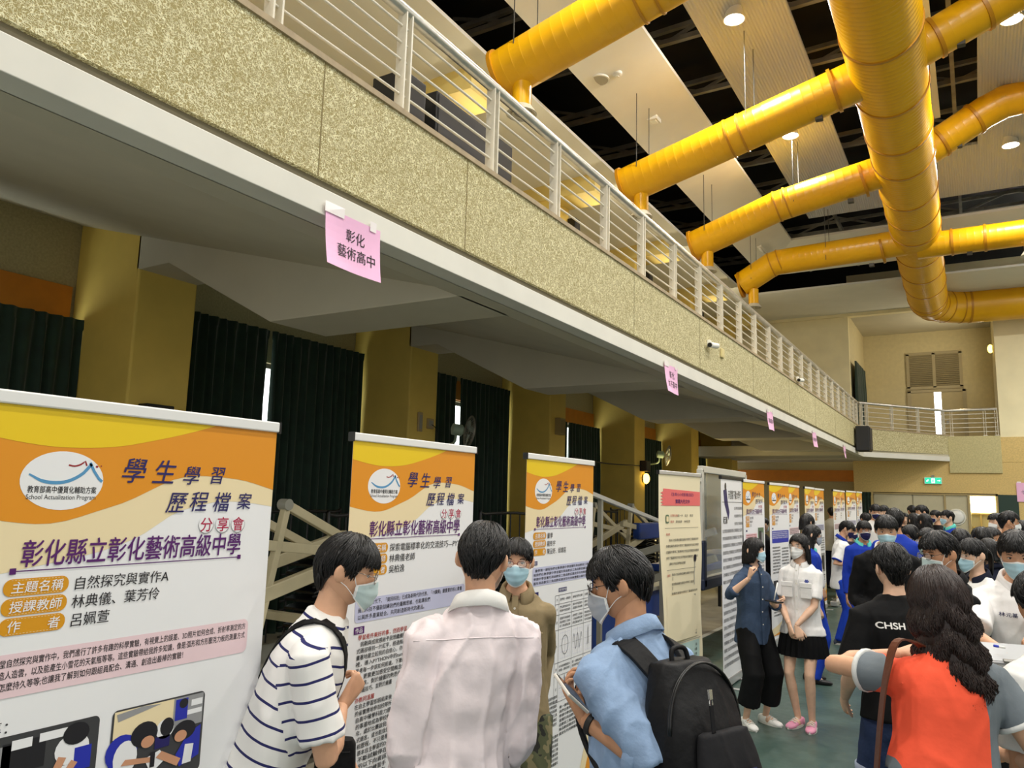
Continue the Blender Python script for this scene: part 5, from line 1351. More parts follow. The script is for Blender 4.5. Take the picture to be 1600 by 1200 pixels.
        if ca:
            # band and turned-down flaps round the neck
            cm = MB(); n = 30; rs = []
            cu = (C-N_).normalized(); cu = (cu*.6+t*.4).normalized(); cf = (F-cu*F.dot(cu)).normalized(); cr = cf.cross(cu)
            cc = N_+cu*(.002*k)-cf*.002; rb = nk*1.28
            for i in range(n+1):
                a = -PI*.90+2*PI*.90*i/n; fr_ = abs(i/n*2-1)                # 0 back, 1 front
                dv = -cf*math.cos(a)+cr*math.sin(a); ww = ca.get('w', .045)*k*(.85+.15*fr_+.75*max(0, fr_-.7)/.3); h = .030*k*(1-.9*fr_)
                o_ = cc+dv*rb*(1.0+.04*fr_)-cu*(.030*k*max(0, fr_-.35))
                rs.append([o_+cu*(-.012*k), o_+cu*h, o_+dv*.006+cu*(h+.004), o_+dv*(.011+.012*fr_)+cu*h, o_+dv*(.026+.016*fr_)*k-cu*(ww-h), o_+dv*(.022+.016*fr_)*k-cu*(ww-h+.002), o_+dv*.007+cu*(h-.006), o_+dv*.006+cu*(-.012*k)])
            cm.rings(rs); cm.build('collar', ca['mat'], shirt, smooth=True)
        elif top.get('neck'):
            cm = MB(); cu = ((C-N_).normalized()*.4+t*.6).normalized(); cf = (F-cu*F.dot(cu)).normalized(); cr = cf.cross(cu)
            cm.tube([N_-t*.012*k+(cf*math.cos(a)*nk*1.30+cr*math.sin(a)*nk*1.30)-cu*(.014*max(0, math.cos(a))) for a in (2*PI*i/28 for i in range(28))], .0075*k, 8, closed=True)
            cm.build('neckband', top['neck'], shirt, smooth=True)
        if top.get('placket'):
            pm = MB(); bt = MB(); prev = None; n = 14
            fdep = lambda fr: np.interp(fr, [hem, 0, .25, .5, .75, .87, .94, 1.0], [.118*fl, .116, .106, .110, .112, .094, .074, .060])*gr*ease
            L_, R2 = [], []
            for i in range(n+1):
                fr = hem+(.955-hem)*i/n; c = sp(fr)+AYt*(fdep(fr)+.012); L_.append(c-R_*.014*k); R2.append(c+R_*.014*k)
            for i in range(n): pm.prism([L_[i], R2[i], R2[i+1], L_[i+1]], -AYt*.016)
            po = pm.build('placket', top['placket'], shirt)
            for fr in (.86, .66, .46, .26, .06): MB().lathe([(.0055, 0), (.0055, .002), (.001, .002)], sp(fr)+AYt*(fdep(fr)+.012), AYt, n=12).build('button', BUTTON, po)
        if top.get('cuff'):
            for sd in 'RL':
                S_, E, Wp, a = J[sd]
                if sl == 'rolled': c0, c1, rr = E*.86+Wp*.14, E*.70+Wp*.30, .054
                elif sl == 'short': sL = top.get('sl_len', .78); c0, c1, rr = S_*(1.04-sL)+E*(sL-.04), S_*(.98-sL)+E*(sL+.02), .0625
                else: c0, c1, rr = Wp*.86+E*.14, Wp*.96+E*.04, .040
                rr *= k*am*top.get('sl_ease', 1.0)*(.6+.4*girth)
                MB().tube([c0, c0*.9+c1*.1, c1*.9+c0*.1, c1], [rr*.98, rr*1.06, rr*1.06, rr*.98], 18).build('cuff', top['cuff'], shirt, smooth=True)
        if top.get('pockets'):
            for sg in top['pockets']:
                c = sp(.62)+AYt*(.111*gr*ease+.020)+R_*(sg*.085*k)-AYt*.012; pk = MB(); rt = frame_from(AYt, t)
                pk.obox(c-t*.045, R_*.05*k, AYt*.006, t*.055*k); pk.obox(c+t*.012*k+AYt*.004, R_*.053*k, AYt*.006, t*.022*k); pk.build('pocket', mats if not isinstance(mats, list) else mats[0], shirt, bevel=.004)
        if top.get('yoke'):
            pts = [sp(.80)+R_*(math.cos(q)*.150*gr*ease*1.02)-AYt*(math.sin(q)*.103*gr*ease+.008)+t*(.02*math.sin(q)) for q in (PI*(.10+.80*i/24) for i in range(25))]
            bv_ = bvh_of(shirt); pts = [(lambda o, d: (bv_.ray_cast(o+d*.3, -d, .6)[0] or o)+d*.0005)(p, (p-sp(.80)).normalized()) for p in pts]
            MB().tube(pts, .0017, 6).build('yoke_seam', top['yoke'], shirt, smooth=True)
    # ---- lower garment
    bt_ = bottom or {}
    kd = bt_.get('kind', 'trousers'); bmat = bt_.get('mat')
    if kd in ('trousers', 'wide', 'jeans') and bmat:
        tm = MB(); e = bt_.get('ease', 1.0)
        tm.rings([ell_ring(sp(fr), R_, AYt, w*gr*e, d*gr*e, 20) for fr, w, d in ((-.18, .155, .11), (-.05, .168, .116), (.05, .16, .11), (.14, .146, .103))+(((bt_['rise'], .140, .100),) if bt_.get('rise') else ())])
        for sd, sg in (('R', 1), ('L', -1)):
            Hp, K, A = LG[sd]; hemf = bt_.get('hem', .0); B_ = A+(K-A)*hemf
            rr = (.098, .09, .068, .066, .062) if kd != 'wide' else (.10, .10, .096, .098, .104)
            if hemf > 1: B_ = K+(Hp-K)*(hemf-1); tm.tube([Hp, Hp*.6+B_*.4, B_], [v*k*e*(.55+.45*girth) for v in (.098, .094, .088)], 16)
            else: tm.tube([Hp, Hp*.55+K*.45, K, K*.5+B_*.5, B_-V((0, 0, .02*k if hemf == 0 else 0))], [v*k*e*(.55+.45*girth) for v in rr], 16)
        co, nr, fs = eval_mesh(tm, {2: .010, 1: .011, 0: .018}[det], 5)
        if det >= 1: co = folds(co, nr, .008, seed+3)
        tr_ = shell('trousers', co, fs, bmat, body)
        if bt_.get('cuff'):
            for sd in 'RL':
                Hp, K, A = LG[sd]; hf_ = bt_.get('hem', 0); B_ = A+(K-A)*hf_ if hf_ <= 1 else K+(Hp-K)*(hf_-1); q = (.062, .07, .07, .062) if hf_ <= 1 else (.084, .094, .094, .084); MB().tube([B_+Zv*.045, B_+Zv*.044, B_-Zv*.012, B_-Zv*.013], [v*k*(.5+.5*girth) for v in q], 18).build('turn_up', bt_['cuff'], tr_, smooth=True)
        if bt_.get('belt'):
            MB().rings([ell_ring(sp(fr), R_, AYt, w*gr*e, d*gr*e, 24) for fr, w, d in ((bt_.get('rise', .14)-.08, .158, .112), (bt_.get('rise', .14)-.075, .162, .116), (bt_.get('rise', .14)-.005, .156, .112), (bt_.get('rise', .14), .148, .105))]).build('waistband', bt_['belt'], tr_, smooth=True)
    elif kd == 'skirt':
        km = MB(); n = 96; rs = []
        for fr, w, d, am_ in ((.12, .142, .10, .0), (.10, .145, .103, .001), (-.02, .176, .128, .003), (-.20, .205, .158, .006), (-.47, .228, .18, .010)):
            rs.append([sp(fr)+R_*(math.cos(q)*(w*gr+am_*math.sin(q*24)))+F*(math.sin(q)*(d*gr+am_*math.sin(q*24))) for q in (2*PI*i/n for i in range(n))])
        km.rings(rs); km.build('skirt', bmat, body, smooth='auto')
    # ---- shoes
    if shoes:
        for sd, sg in (('R', 1), ('L', -1)):
            A = LG[sd][2]; fd = F*math.cos(.18*sg)+R_*math.sin(.18*sg); 
            h = MB(); shoe_geo(h, A, fd, k*.98); so = h.build('shoe', shoes[0], body, smooth=True)
            if len(shoes) > 1 and det >= 1:
                r = V((fd.y, -fd.x, 0)); sm = MB(); out = []
                for a in (2*PI*i/28 for i in range(28)):
                    y = .052+.132*math.sin(a); w = .043+.006*math.sin(a) if math.sin(a) < .8 else .036; out.append(V((A.x, A.y, 0))+fd*y*k*.98+r*w*k*math.cos(a)*1.05)
                sm.prism([p+V((0, 0, .001)) for p in out], (0, 0, .022*k)); sm.build('sole', shoes[1], so)
                for q in range(3):
                    c = V((A.x, A.y, 0))+fd*(.045+.028*q)*k; MB().tube([c-r*.034*k+V((0, 0, (.062-.006*q)*k)), c+V((0, 0, (.082-.008*q)*k)), c+r*.034*k+V((0, 0, (.062-.006*q)*k))], .0045*k, 6).build('lace', shoes[1], so, smooth=True)
    body['_'] = 0; del body['_']
    return dict(shirt=(shirt if top else None), body=body, C=C, Rm=Rm, N=N_, P=P, t=t, F=F, R=R_, AY=AYt, sp=sp, SH=SH, J=J, k=k, s=s, gr=gr, sw=sw, H=H)
# ------------------------------------------------------------------ the people
W_COTTON = cloth('white_cotton', (232, 230, 226)); BLACKC = cloth('black_cloth', (10, 10, 12), var=.1); NAVYC = cloth('navy_cloth', (18, 22, 40), var=.1)
ROYAL = cloth('royal_blue_jersey', (24, 54, 160)); ROYALT = cloth('royal_blue_trousers', (28, 64, 180)); JEANS = cloth('dark_blue_jeans', (44, 58, 92), var=.12, bscale=60); GREYJ = cloth('grey_jersey', (112, 120, 126))
def stripe_mat():
    m = bpy.data.materials.new('white_navy_striped_jersey'); m.use_nodes = True; N = m.node_tree.nodes; L = m.node_tree.links; b = N['Principled BSDF']; b.inputs['Roughness'].default_value = .85
    a = N.new('ShaderNodeAttribute'); a.attribute_name = 'along'
    d = N.new('ShaderNodeMath'); d.operation = 'DIVIDE'; d.inputs[1].default_value = .050; L.new(a.outputs['Fac'], d.inputs[0])
    fr = N.new('ShaderNodeMath'); fr.operation = 'FRACT'; L.new(d.outputs[0], fr.inputs[0])
    lt = N.new('ShaderNodeMath'); lt.operation = 'LESS_THAN'; lt.inputs[1].default_value = .15; L.new(fr.outputs[0], lt.inputs[0])
    mx = N.new('ShaderNodeMix'); mx.data_type = 'RGBA'; mx.inputs[6].default_value = srgb((236, 234, 230)); mx.inputs[7].default_value = srgb((30, 32, 92)); L.new(lt.outputs[0], mx.inputs[0]); L.new(mx.outputs[2], b.inputs['Base Color'])
    return m
STRIPE = stripe_mat()
def patch_mat(n, a, b_, c, scale):
    """camouflage patches"""
    m = bpy.data.materials.new(n); m.use_nodes = True; N = m.node_tree.nodes; L = m.node_tree.links; b = N['Principled BSDF']; b.inputs['Roughness'].default_value = .85
    tc = N.new('ShaderNodeTexCoord'); q = N.new('ShaderNodeTexNoise'); q.inputs['Scale'].default_value = scale; q.inputs['Detail'].default_value = 2; L.new(tc.outputs['Object'], q.inputs['Vector'])
    r = N.new('ShaderNodeValToRGB'); r.color_ramp.interpolation = 'CONSTANT'; r.color_ramp.elements[0].color = srgb(a); e = r.color_ramp.elements.new(.45); e.color = srgb(b_); r.color_ramp.elements[-1].position = .57; r.color_ramp.elements[-1].color = srgb(c)
    L.new(q.outputs['Fac'], r.inputs[0]); L.new(r.outputs[0], b.inputs['Base Color']); return m
CAMO = patch_mat('camouflage_cloth', (30, 30, 24), (74, 78, 52), (120, 112, 80), 14)
DENIML = cloth('light_blue_denim', (140, 164, 196), var=.10, bump=.35, bscale=40); DENIMN = cloth('navy_denim', (58, 74, 98), var=.12, bump=.3, bscale=60)
KHAKI = cloth('khaki_drill', (138, 122, 92), var=.06, bump=.3); PINKW = cloth('faint_pink_white_shirting', (228, 216, 218), var=.035, bump=.3, vscale=6)
ORANGEJ = cloth('coral_orange_jersey', (246, 92, 62), var=.03)
P_ = {}
P_['boy'] = person('boy with black hair in a white and navy striped T-shirt, bending towards a banner', (543, 893, 2.42), 40, lean=20, pitch=-14, skin='mid', girth=.92,
    hair=dict(kind='short', fringe=.043, vol=1.2, strands=1300), mask=MASKT, rim=MASKW, glasses=(FRM, 'round'), det=2, seed=1,
    top=dict(name='t_shirt', mat=STRIPE, sleeve='short', hem=-.34, ease=1.12, flare=1.06, sl_ease=1.12, neck=M('white_rib', (226, 224, 220), .8), fold=.011), stripes=True,
    bottom=dict(mat=NAVYC), shoes=(BLACK,),
    arms={'R': dict(to=(533, 1104, 2.44), pole=(.5, .15, -1), hand=dict(dir=(-.5, .5, .7), palm=(-.5, -.6, .1), curl=(50, 60, 40))), 'L': dict(to=(556, 1215, 2.62), pole=(.2, -1, 0))})
P_['man'] = person('man seen from behind in a loose pinkish white long-sleeved shirt', (755, 874, 2.45), 138, hf=112, lean=4, sidelean=8, roll=4, pitch=-6, skin='mid', girth=.88,
    hair=dict(kind='crop', vol=1.15, strands=1700), mask=MASKB, det=2, seed=2,
    top=dict(name='shirt', mat=PINKW, sleeve='long', hem=-.42, ease=1.08, flare=1.14, sl_ease=1.25, collar=dict(mat=W_COTTON, w=.05), fold=.030, cuff=PINKW, yoke=PINKW),
    bottom=dict(mat=BLACKC), shoes=(BLACK,), arms={'R': dict(loc=(-.05, .16, -.46), pole=(.15, -1, 0)), 'L': dict(loc=(.0, .12, -.47))})
P_['khaki'] = person('girl in a khaki shirt and camouflage trousers facing the camera, glasses and blue mask', (808, 878, 3.6), 296, lean=1, pitch=-4, fem=True, skin='mid', girth=.98,
    hair=dict(kind='tied', strands=500, tail=.12), mask=MASKB, rim=MASKW, glasses=(FRR, 'square'), det=2, seed=3,
    top=dict(name='shirt', mat=KHAKI, sleeve='long', hem=-.10, ease=1.06, collar=dict(mat=KHAKI), placket=KHAKI, pockets=(-1, 1), fold=.010),
    bottom=dict(mat=CAMO), shoes=(BLACK,), arms={'R': dict(loc=(.0, -.08, -.45), pole=(.1, -1, 0)), 'L': dict(loc=(-.03, -.08, -.45), pole=(.1, -1, 0))})
P_['denim'] = person('man in a light blue denim shirt holding a phone, wearing a black backpack', (968, 914, 2.36), 158, hf=196, lean=7, pitch=-13, skin='tan', girth=1.06,
    hair=dict(kind='crop', vol=1.25, strands=1500, fringe=.045), mask=MASKG, rim=MASKW, glasses=(FRB, 'square', ), det=2, seed=4,
    top=dict(name='shirt', mat=DENIML, sleeve='rolled', hem=-.3, ease=1.08, sl_ease=1.12, collar=dict(mat=DENIML, w=.05), fold=.020, cuff=DENIML),
    bottom=dict(mat=JEANS), shoes=(BLACK,),
    arms={'L': dict(to=(912, 1124, 2.20), pole=V((0, 0, -1)), hand=dict(dir=V((0, 0, 1))*.75-CR*.45+CF*.25, palm=CR*.75+V((0, 0, .5))-CF*.3, curl=(34, 44, 30), thumb=(30, 12))), 'R': dict(loc=(.02, .05, -.46), pole=(.3, -1, 0))})
P_['woman'] = person('woman in a navy denim shirt and wide black trousers, raising one hand while talking', (1178, 860, 6.58), 325, hf=352, lean=1, fem=True, girth=1.0, skin='fair',
    hair=dict(kind='bob', strands=700, length=-.125, fringe=.042), mask=MASKB, rim=MASKW, det=2, seed=5,
    top=dict(name='shirt', mat=DENIMN, sleeve='rolled', hem=-.26, ease=1.10, flare=1.05, collar=dict(mat=DENIMN), placket=DENIMN, cuff=DENIMN, fold=.010),
    bottom=dict(kind='wide', mat=BLACKC, hem=.32), shoes=(W_COTTON, M('white_rubber', (226, 224, 216), .5)), feet={'R': (.13, .03), 'L': (.13, .0)},
    arms={'R': dict(to=(1170, 904, 6.26), pole=(.7, -.3, -.8), hand=dict(dir=(-.15, .2, 1), palm=(-.9, .3, .1), curl=(40, 62, 40))), 'L': dict(to=(1206, 942, 6.34), pole=(.8, -.4, -.6), hand=dict(dir=(-.8, .5, .1), palm=(.1, -.4, .9), curl=(40, 50, 30)))})
WHITEB = cloth('white_school_blouse', (236, 234, 232))
P_['girl'] = person('girl in a white school blouse, black pleated skirt and pink shoes, hands clasped', (1249, 854, 6.55), 262, hf=246, lean=0, fem=True, girth=.98, skin='fair',
    hair=dict(kind='bob', strands=600, length=-.18, fringe=.066), mask=MASKW, glasses=(FRM, 'round'), det=2, seed=6,
    top=dict(name='blouse', mat=WHITEB, sleeve='short', hem=-.14, ease=1.12, flare=1.12, sl_ease=1.12, collar=dict(mat=WHITEB), placket=WHITEB, pockets=(1, -1), fold=.009),
    bottom=dict(kind='skirt', mat=BLACKC), shoes=(M('pink_trainer', (226, 150, 178), .6), M('white_rubber')), feet={'R': (.06, .0), 'L': (.075, .03)},
    arms={'R': dict(to=(1233, 975, 6.36), pole=(.8, -.5, -.4), hand=dict(dir=(-.35, .25, -.9), palm=(-.5, -.8, 0), curl=(30, 40, 25))), 'L': dict(to=(1244, 978, 6.30), pole=(.8, -.5, -.4), hand=dict(dir=(-.35, .1, -.9), palm=(.4, -.9, 0), curl=(30, 45, 25)))})
POLO = cloth('white_polo_cotton', (230, 230, 228))
P_['polo'] = person('boy in a white and blue polo shirt and blue trousers looking down at his hand', (1323, 827, 10.4), 14, hf=8, lean=4, pitch=-24, skin='mid', girth=.98,
    hair=dict(kind='short', strands=500, vol=1.2), mask=MASKN, rim=MASKN, det=1, seed=7,
    top=dict(name='polo_shirt', mat=POLO, sleeve='short', hem=-.26, ease=1.1, sl_ease=1.12, collar=dict(mat=ROYAL), cuff=ROYAL, fold=.012),
    bottom=dict(mat=ROYALT, ease=1.05), shoes=(M('grey_trainer', (70, 76, 96), .6), M('white_rubber')), feet={'R': (.09, -.05), 'L': (.1, .12)},
    arms={'R': dict(to=(1334, 878, 10.15), pole=(.3, -.6, -1), hand=dict(dir=(-.1, 1, .15), palm=(-.2, 0, 1), curl=(18, 22, 14))), 'L': dict(to=(1338, 876, 10.5), pole=(.3, -.6, -1), hand=dict(dir=(0, 1, .1), palm=(0, 0, 1)))})
P_['jacket'] = person('boy in a black jacket with white hood, blue mask, facing the camera', (1385, 829, 5.9), 286, hf=276, lean=3, pitch=-14, skin='mid',
    hair=dict(kind='short', strands=450, vol=1.25, fringe=.047), mask=MASKB, rim=MASKW, det=1, seed=8,
    top=dict(name='jacket', mat=BLACKC, sleeve='long', hem=-.2, ease=1.2, sl_ease=1.25, collar=dict(mat=W_COTTON, w=.10), fold=.014), bottom=dict(mat=ROYALT), shoes=(BLACK,),
    arms={'R': dict(loc=(-.02, .2, -.36)), 'L': dict(loc=(-.05, .22, -.34))})
P_['darkmask'] = person('boy with a dark navy mask and glasses in a blue jacket', (1350, 829, 9.0), 296, lean=2, pitch=-8, skin='tan',
    hair=dict(kind='short', vol=1.2), mask=MASKN, rim=MASKW, glasses=(FRB, 'square'), det=1, seed=9,
    top=dict(name='jacket', mat=ROYAL, sleeve='long', hem=-.2, ease=1.15, collar=dict(mat=cloth('teal_collar', (96, 196, 186)), w=.07), fold=.012), bottom=dict(mat=ROYALT), shoes=(BLACK,))
P_['chsh'] = person('person seen from behind in a black T-shirt with white letters on the back', (1392, 888, 3.75), 119, lean=2, skin='fair', girth=1.02, pitch=-4,
    hair=dict(kind='crop', vol=1.7, strands=1100, length=-.06), det=2, seed=10,
    top=dict(name='t_shirt', mat=BLACKC, sleeve='short', hem=-.03, ease=1.14, sl_ease=1.2, neck=BLACKC, fold=.012), bottom=dict(kind='jeans', mat=JEANS, hem=1.30, cuff=cloth('pale_turned_denim', (150, 160, 180))), shoes=(BLACK,),
    arms={'R': dict(loc=(.05, .12, -.44)), 'L': dict(loc=(.04, .16, -.42))})
P_['orange'] = person('woman from behind with long wavy dark hair in a coral orange and grey T-shirt', (1466, 941, 2.5), 121, lean=6, pitch=-10, roll=-4, fem=True, girth=.98, sidelean=10, skin='mid',
    hair=dict(kind='long', mat=HAIRBR, strands=2600, wave_=1.0, length=-.29, vol=1.4), ear=False, det=2, seed=11,
    top=dict(name='t_shirt', mat=[ORANGEJ, GREYJ], lim=[(-.2, .78), (0, .80), (.4, .93), (.62, .98), (.78, .88), (.92, .62), (1.1, .4)], sl_len=.50, sleeve='short', hem=.30, ease=1.08, sl_ease=1.16, neck=GREYJ, cuff=cloth('white_trim', (222, 222, 218)), fold=.012), bottom=dict(kind='jeans', mat=JEANS, belt=cloth('grey_denim_band', (120, 124, 128)), rise=.36), shoes=(BLACK,),
    arms={'L': dict(to=(1405, 1022, 2.66), pole=(1, .0, -.15)), 'R': dict(to=(1560, 1175, 2.55), pole=(.5, -.3, -1))})
P_['maskman'] = person('man in a black jacket with glasses and pale mask, facing left above the orange shirt', (1468, 866, 4.0), 214, hf=220, lean=3, pitch=-10, skin='tan',
    hair=dict(kind='crop', vol=1.35, strands=500), mask=MASKT, rim=MASKW, glasses=(FRB, 'square'), det=1, seed=12,
    top=dict(name='jacket', mat=BLACKC, sleeve='long', ease=1.15, collar=dict(mat=BLACKC), fold=.012), bottom=dict(mat=BLACKC), shoes=(BLACK,))
P_['ponytail'] = person('girl with a low ponytail, glasses and blue mask, white top with navy collar', (1519, 868, 5.1), 218, lean=1, fem=True, skin='fair', pitch=-8,
    hair=dict(kind='tied', tail=.10, vol=1.1), mask=MASKB, rim=MASKW, glasses=(FRM, 'round'), det=1, seed=13,
    top=dict(name='shirt', mat=W_COTTON, sleeve='short', ease=1.08, collar=dict(mat=NAVYC, w=.09), fold=.01), bottom=dict(mat=NAVYC), shoes=(BLACK,))
P_['right'] = person('boy in a white school shirt and blue mask at the right edge, looking down', (1589, 866, 3.8), 283, hf=268, lean=4, pitch=-20, skin='mid', girth=1.02,
    hair=dict(kind='short', vol=1.25, strands=600, fringe=.052), mask=MASKB, rim=MASKW, det=2, seed=14,
    top=dict(name='shirt', mat=WHITEB, sleeve='short', hem=-.26, ease=1.14, sl_ease=1.15, collar=dict(mat=WHITEB, w=.055), placket=WHITEB, fold=.011), bottom=dict(mat=BLACKC), shoes=(BLACK,),
    arms={'R': dict(to=(1560, 1014, 3.42), pole=(.7, -.3, -.8), hand=dict(dir=(-.2, .9, -.1), palm=(0, .1, -1))), 'L': dict(to=(1602, 1010, 3.4), pole=(.7, -.3, -.8), hand=dict(dir=(-.9, .3, 0), palm=(0, -.2, -1), curl=(20, 25, 15)))})
P_['edge'] = person('person in a white T-shirt cut off by the right edge, short black hair', (1630, 945, 2.6), 128, lean=8, skin='tan', girth=1.05, pitch=-12,
    hair=dict(kind='crop', vol=1.3, strands=900), det=2, seed=15,
    top=dict(name='t_shirt', mat=W_COTTON, sleeve='short', hem=-.2, ease=1.08, sl_ease=1.1, neck=W_COTTON, fold=.010), bottom=dict(mat=BLACKC), shoes=(BLACK,),
    arms={'L': dict(to=(1596, 1195, 2.62), pole=(.5, -.6, -.8)), 'R': dict(loc=(.03, .2, -.4))})
P_['bluegirl'] = person('girl with long hair, grey mask and a blue jacket between banner and polo boy', (1269, 836, 8.2), 24, lean=1, fem=True, pitch=-6, skin='fair',
    hair=dict(kind='long', length=-.25, fringe=.05), mask=MASKG, rim=MASKG, glasses=(FRM, 'round'), det=1, seed=16,
    top=dict(name='jacket', mat=ROYAL, sleeve='long', ease=1.12, collar=dict(mat=cloth('teal_collar')), fold=.012), bottom=dict(mat=ROYALT), shoes=(BLACK,))
# -- crowd farther back
def crowd(key, label, head, face, top, mask=None, hair='short', fem=False, glasses=None, pitch=-4, collar=None, sleeve='long', bottom=NAVYC, lean=1, seed=0, **k):
    hd = dict(kind=hair, vol=1.2) if not isinstance(hair, dict) else hair
    P_[key] = person(label, head, face, lean=lean, pitch=pitch, fem=fem, mask=mask, rim=MASKW if mask else None, glasses=glasses, hair=hd, det=0, seed=seed, skin=('mid', 'fair', 'tan')[seed % 3],
        top=dict(name='top', mat=top, sleeve=sleeve, ease=1.12, collar=dict(mat=collar) if collar else None, neck=None), bottom=dict(mat=bottom), shoes=(BLACK,), **k)
GREYS = cloth('pale_grey_jacket', (176, 172, 158)); GREENS = cloth('mint_green_shirt', (110, 176, 140)); HOOD = cloth('navy_hoodie', (44, 42, 66)); PLAID = cloth('pink_plaid', (206, 120, 116), var=.3, vscale=60)
crowd('a', 'man in a pale grey jacket from behind, far back beside the far banners', (1299, 801, 17.2), 100, GREYS, seed=20)
crowd('b', 'person in a white top behind the girl in the blue jacket, dark hair only', (1261, 817, 9.4), 60, W_COTTON, hair=dict(kind='bob', length=-.09), fem=True, seed=21)
crowd('c', 'person in a navy hoodie standing just behind the polo boy', (1331, 833, 11.6), 330, HOOD, seed=22, bottom=BLACKC, mask=MASKN)
crowd('d', 'person with dark hair half hidden behind the navy mask boy', (1352, 812, 13.0), 120, GREENS, seed=23)
crowd('e', 'tall boy in white behind the black jacket boy, looking down', (1368, 800, 12.0), 290, W_COTTON, mask=MASKN, seed=24, pitch=-14, sleeve='short')
crowd('f', 'boy in white, right one of the tall pair at the far left of the crowd', (1381, 801, 12.6), 250, W_COTTON, seed=25, pitch=-10, sleeve='short')
crowd('g', 'person in a blue jacket just behind the shoulder of the black jacket boy', (1398, 813, 7.6), 110, ROYAL, seed=26)
crowd('h', 'girl with pink plaid scarf and mask, looking down in the middle of the crowd', (1423, 836, 8.2), 230, PLAID, mask=MASKB, hair=dict(kind='bob', length=-.06, fringe=.045), fem=True, pitch=-18, seed=27)
crowd('i', 'person without mask, small face left of the far door gap', (1413, 811, 14.0), 285, BLACKC, fem=True, hair=dict(kind='tied'), seed=28)
crowd('j', 'boy seen from behind before the far doors, short black hair', (1425, 799, 15.2), 120, BLACKC, seed=29)
crowd('k', 'boy with mask and white shirt before the far doors, facing left', (1440, 801, 12.4), 200, W_COTTON, mask=MASKW, seed=30, sleeve='short')
crowd('l', 'girl from behind with dark shoulder hair, left of the long-haired girl', (1428, 814, 11.0), 125, BLACKC, hair=dict(kind='bob', length=-.1), fem=True, seed=31)
crowd('m', 'girl with long wavy hair in a cream top, back to the camera', (1445, 816, 10.2), 130, cloth('cream_top', (226, 214, 190)), hair=dict(kind='long', length=-.2, wave_=.6), fem=True, seed=32)
crowd('n', 'boy with a dark mask facing left, beside the far blue jacket', (1462, 808, 13.2), 215, BLACKC, mask=MASKN, seed=33)
crowd('o', 'boy in a bright blue jacket facing left before the round mirror', (1480, 809, 12.0), 205, ROYAL, mask=MASKB, seed=34, collar=cloth('teal_collar'))
crowd('p', 'girl with glasses half hidden left of the man in the black jacket', (1450, 846, 6.4), 240, BLACKC, mask=MASKT, fem=True, hair=dict(kind='tied'), glasses=(FRM, 'round'), seed=35)
crowd('q', 'person with black hair just above the ponytail girl', (1501, 848, 6.6), 110, BLACKC, hair=dict(kind='crop', vol=1.4), seed=36)
crowd('r', 'girl in a dark navy shirt from behind, right of the ponytail', (1545, 862, 6.3), 125, NAVYC, hair=dict(kind='bob', length=-.08), fem=True, collar=NAVYC, seed=37)
crowd('s', 'girl with a pink mask facing the camera near the right edge', (1550, 842, 7.4), 320, ROYAL, mask=MASKP, fem=True, hair=dict(kind='tied'), seed=38)
crowd('t', 'person with black hair left of the pink mask', (1534, 844, 7.0), 120, BLACKC, hair=dict(kind='crop', vol=1.4), seed=39)
crowd('u', 'person with black hair near the bright doorway, facing left', (1556, 816, 10.0), 220, BLACKC, mask=MASKW, seed=40)
crowd('v', 'boy with glasses in a white shirt, facing right, near the right edge', (1577, 816, 8.3), 10, W_COTTON, mask=MASKW, glasses=(FRB, 'square'), sleeve='short', seed=41)
crowd('w', 'person with black hair behind the boy at the right edge', (1597, 828, 9.4), 130, BLACKC, seed=42)
crowd('x', 'person in black with hair tied between the second and third far banners', (1192, 820, 10.9), 60, BLACKC, fem=True, hair=dict(kind='tied'), seed=43, mask=MASKB)
crowd('y', 'person in black and white mask just right of the blue box banner', (1226, 820, 12.5), 330, BLACKC, mask=MASKW, seed=44)
# ------------------------------------------------------------------ carried things
GRILLE_D = M('dark_grille', (44, 42, 42), .7)
def on_back(p, fr, dx=0, off=.012, side=-1):
    """point and axes on the back (side -1) or front (+1) of a person's torso"""
    dep = np.interp(fr, [0, .25, .5, .72, .84], [.116, .106, .110, .112, .094])*p['gr']*1.12
    return p['sp'](fr)+p['AY']*side*(dep+off)+p['R']*dx
class Worn(Sheet):
    """print that follows the cloth underneath"""
    def __init__(s, p, fr, dx, side, mb=None):
        s.p = p; s.side = side; s.bvh = bvh_of(p['shirt']); s.c = p['sp'](fr); s.dx = dx; s.mb = MB(); s.warp = None; s.U = p['R']*(1 if side < 0 else -1); s.Dn = -p['t']
    def P(s, u, v, l):
        n = s.p['AY']*s.side; o = s.c+s.U*(s.dx+u)+s.Dn*v+n*.6; h = s.bvh.ray_cast(o, -n, 1.0)
        return (h[0] if h[0] is not None else s.c+n*.14)+n*(.0022+.0012*l)
# letters on the black T-shirt, school badge, name
p = P_['chsh']; S = Worn(p, .80, -.135, -1)
S.text('CHSH', .0, .02, .040, 0, 1, width=.12, bold=.045, res=4); S.mb.build('printed_letters', [W_COTTON], p['body'])
p = P_['girl']; S = Worn(p, .73, .05, 1)
for a in range(6): S.ell(.03+.011*math.cos(a*PI/3), .015+.011*math.sin(a*PI/3), .005, .005, 0, 1, 10)
S.ell(.03, .015, .006, .006, 0, 1, 12); S.rect(.012, .034, .05, .037, 0, 1); S.mb.build('school_badge', [M('badge_blue', (40, 60, 150), .6)], p['body'])
p = P_['right']; S = Worn(p, .74, -.115, 1); S.text('林元基', 0, .01, .022, 0, 1, width=.075, bold=.02); S.mb.build('embroidered_name', [M('badge_navy', (30, 34, 80), .6)], p['body'])
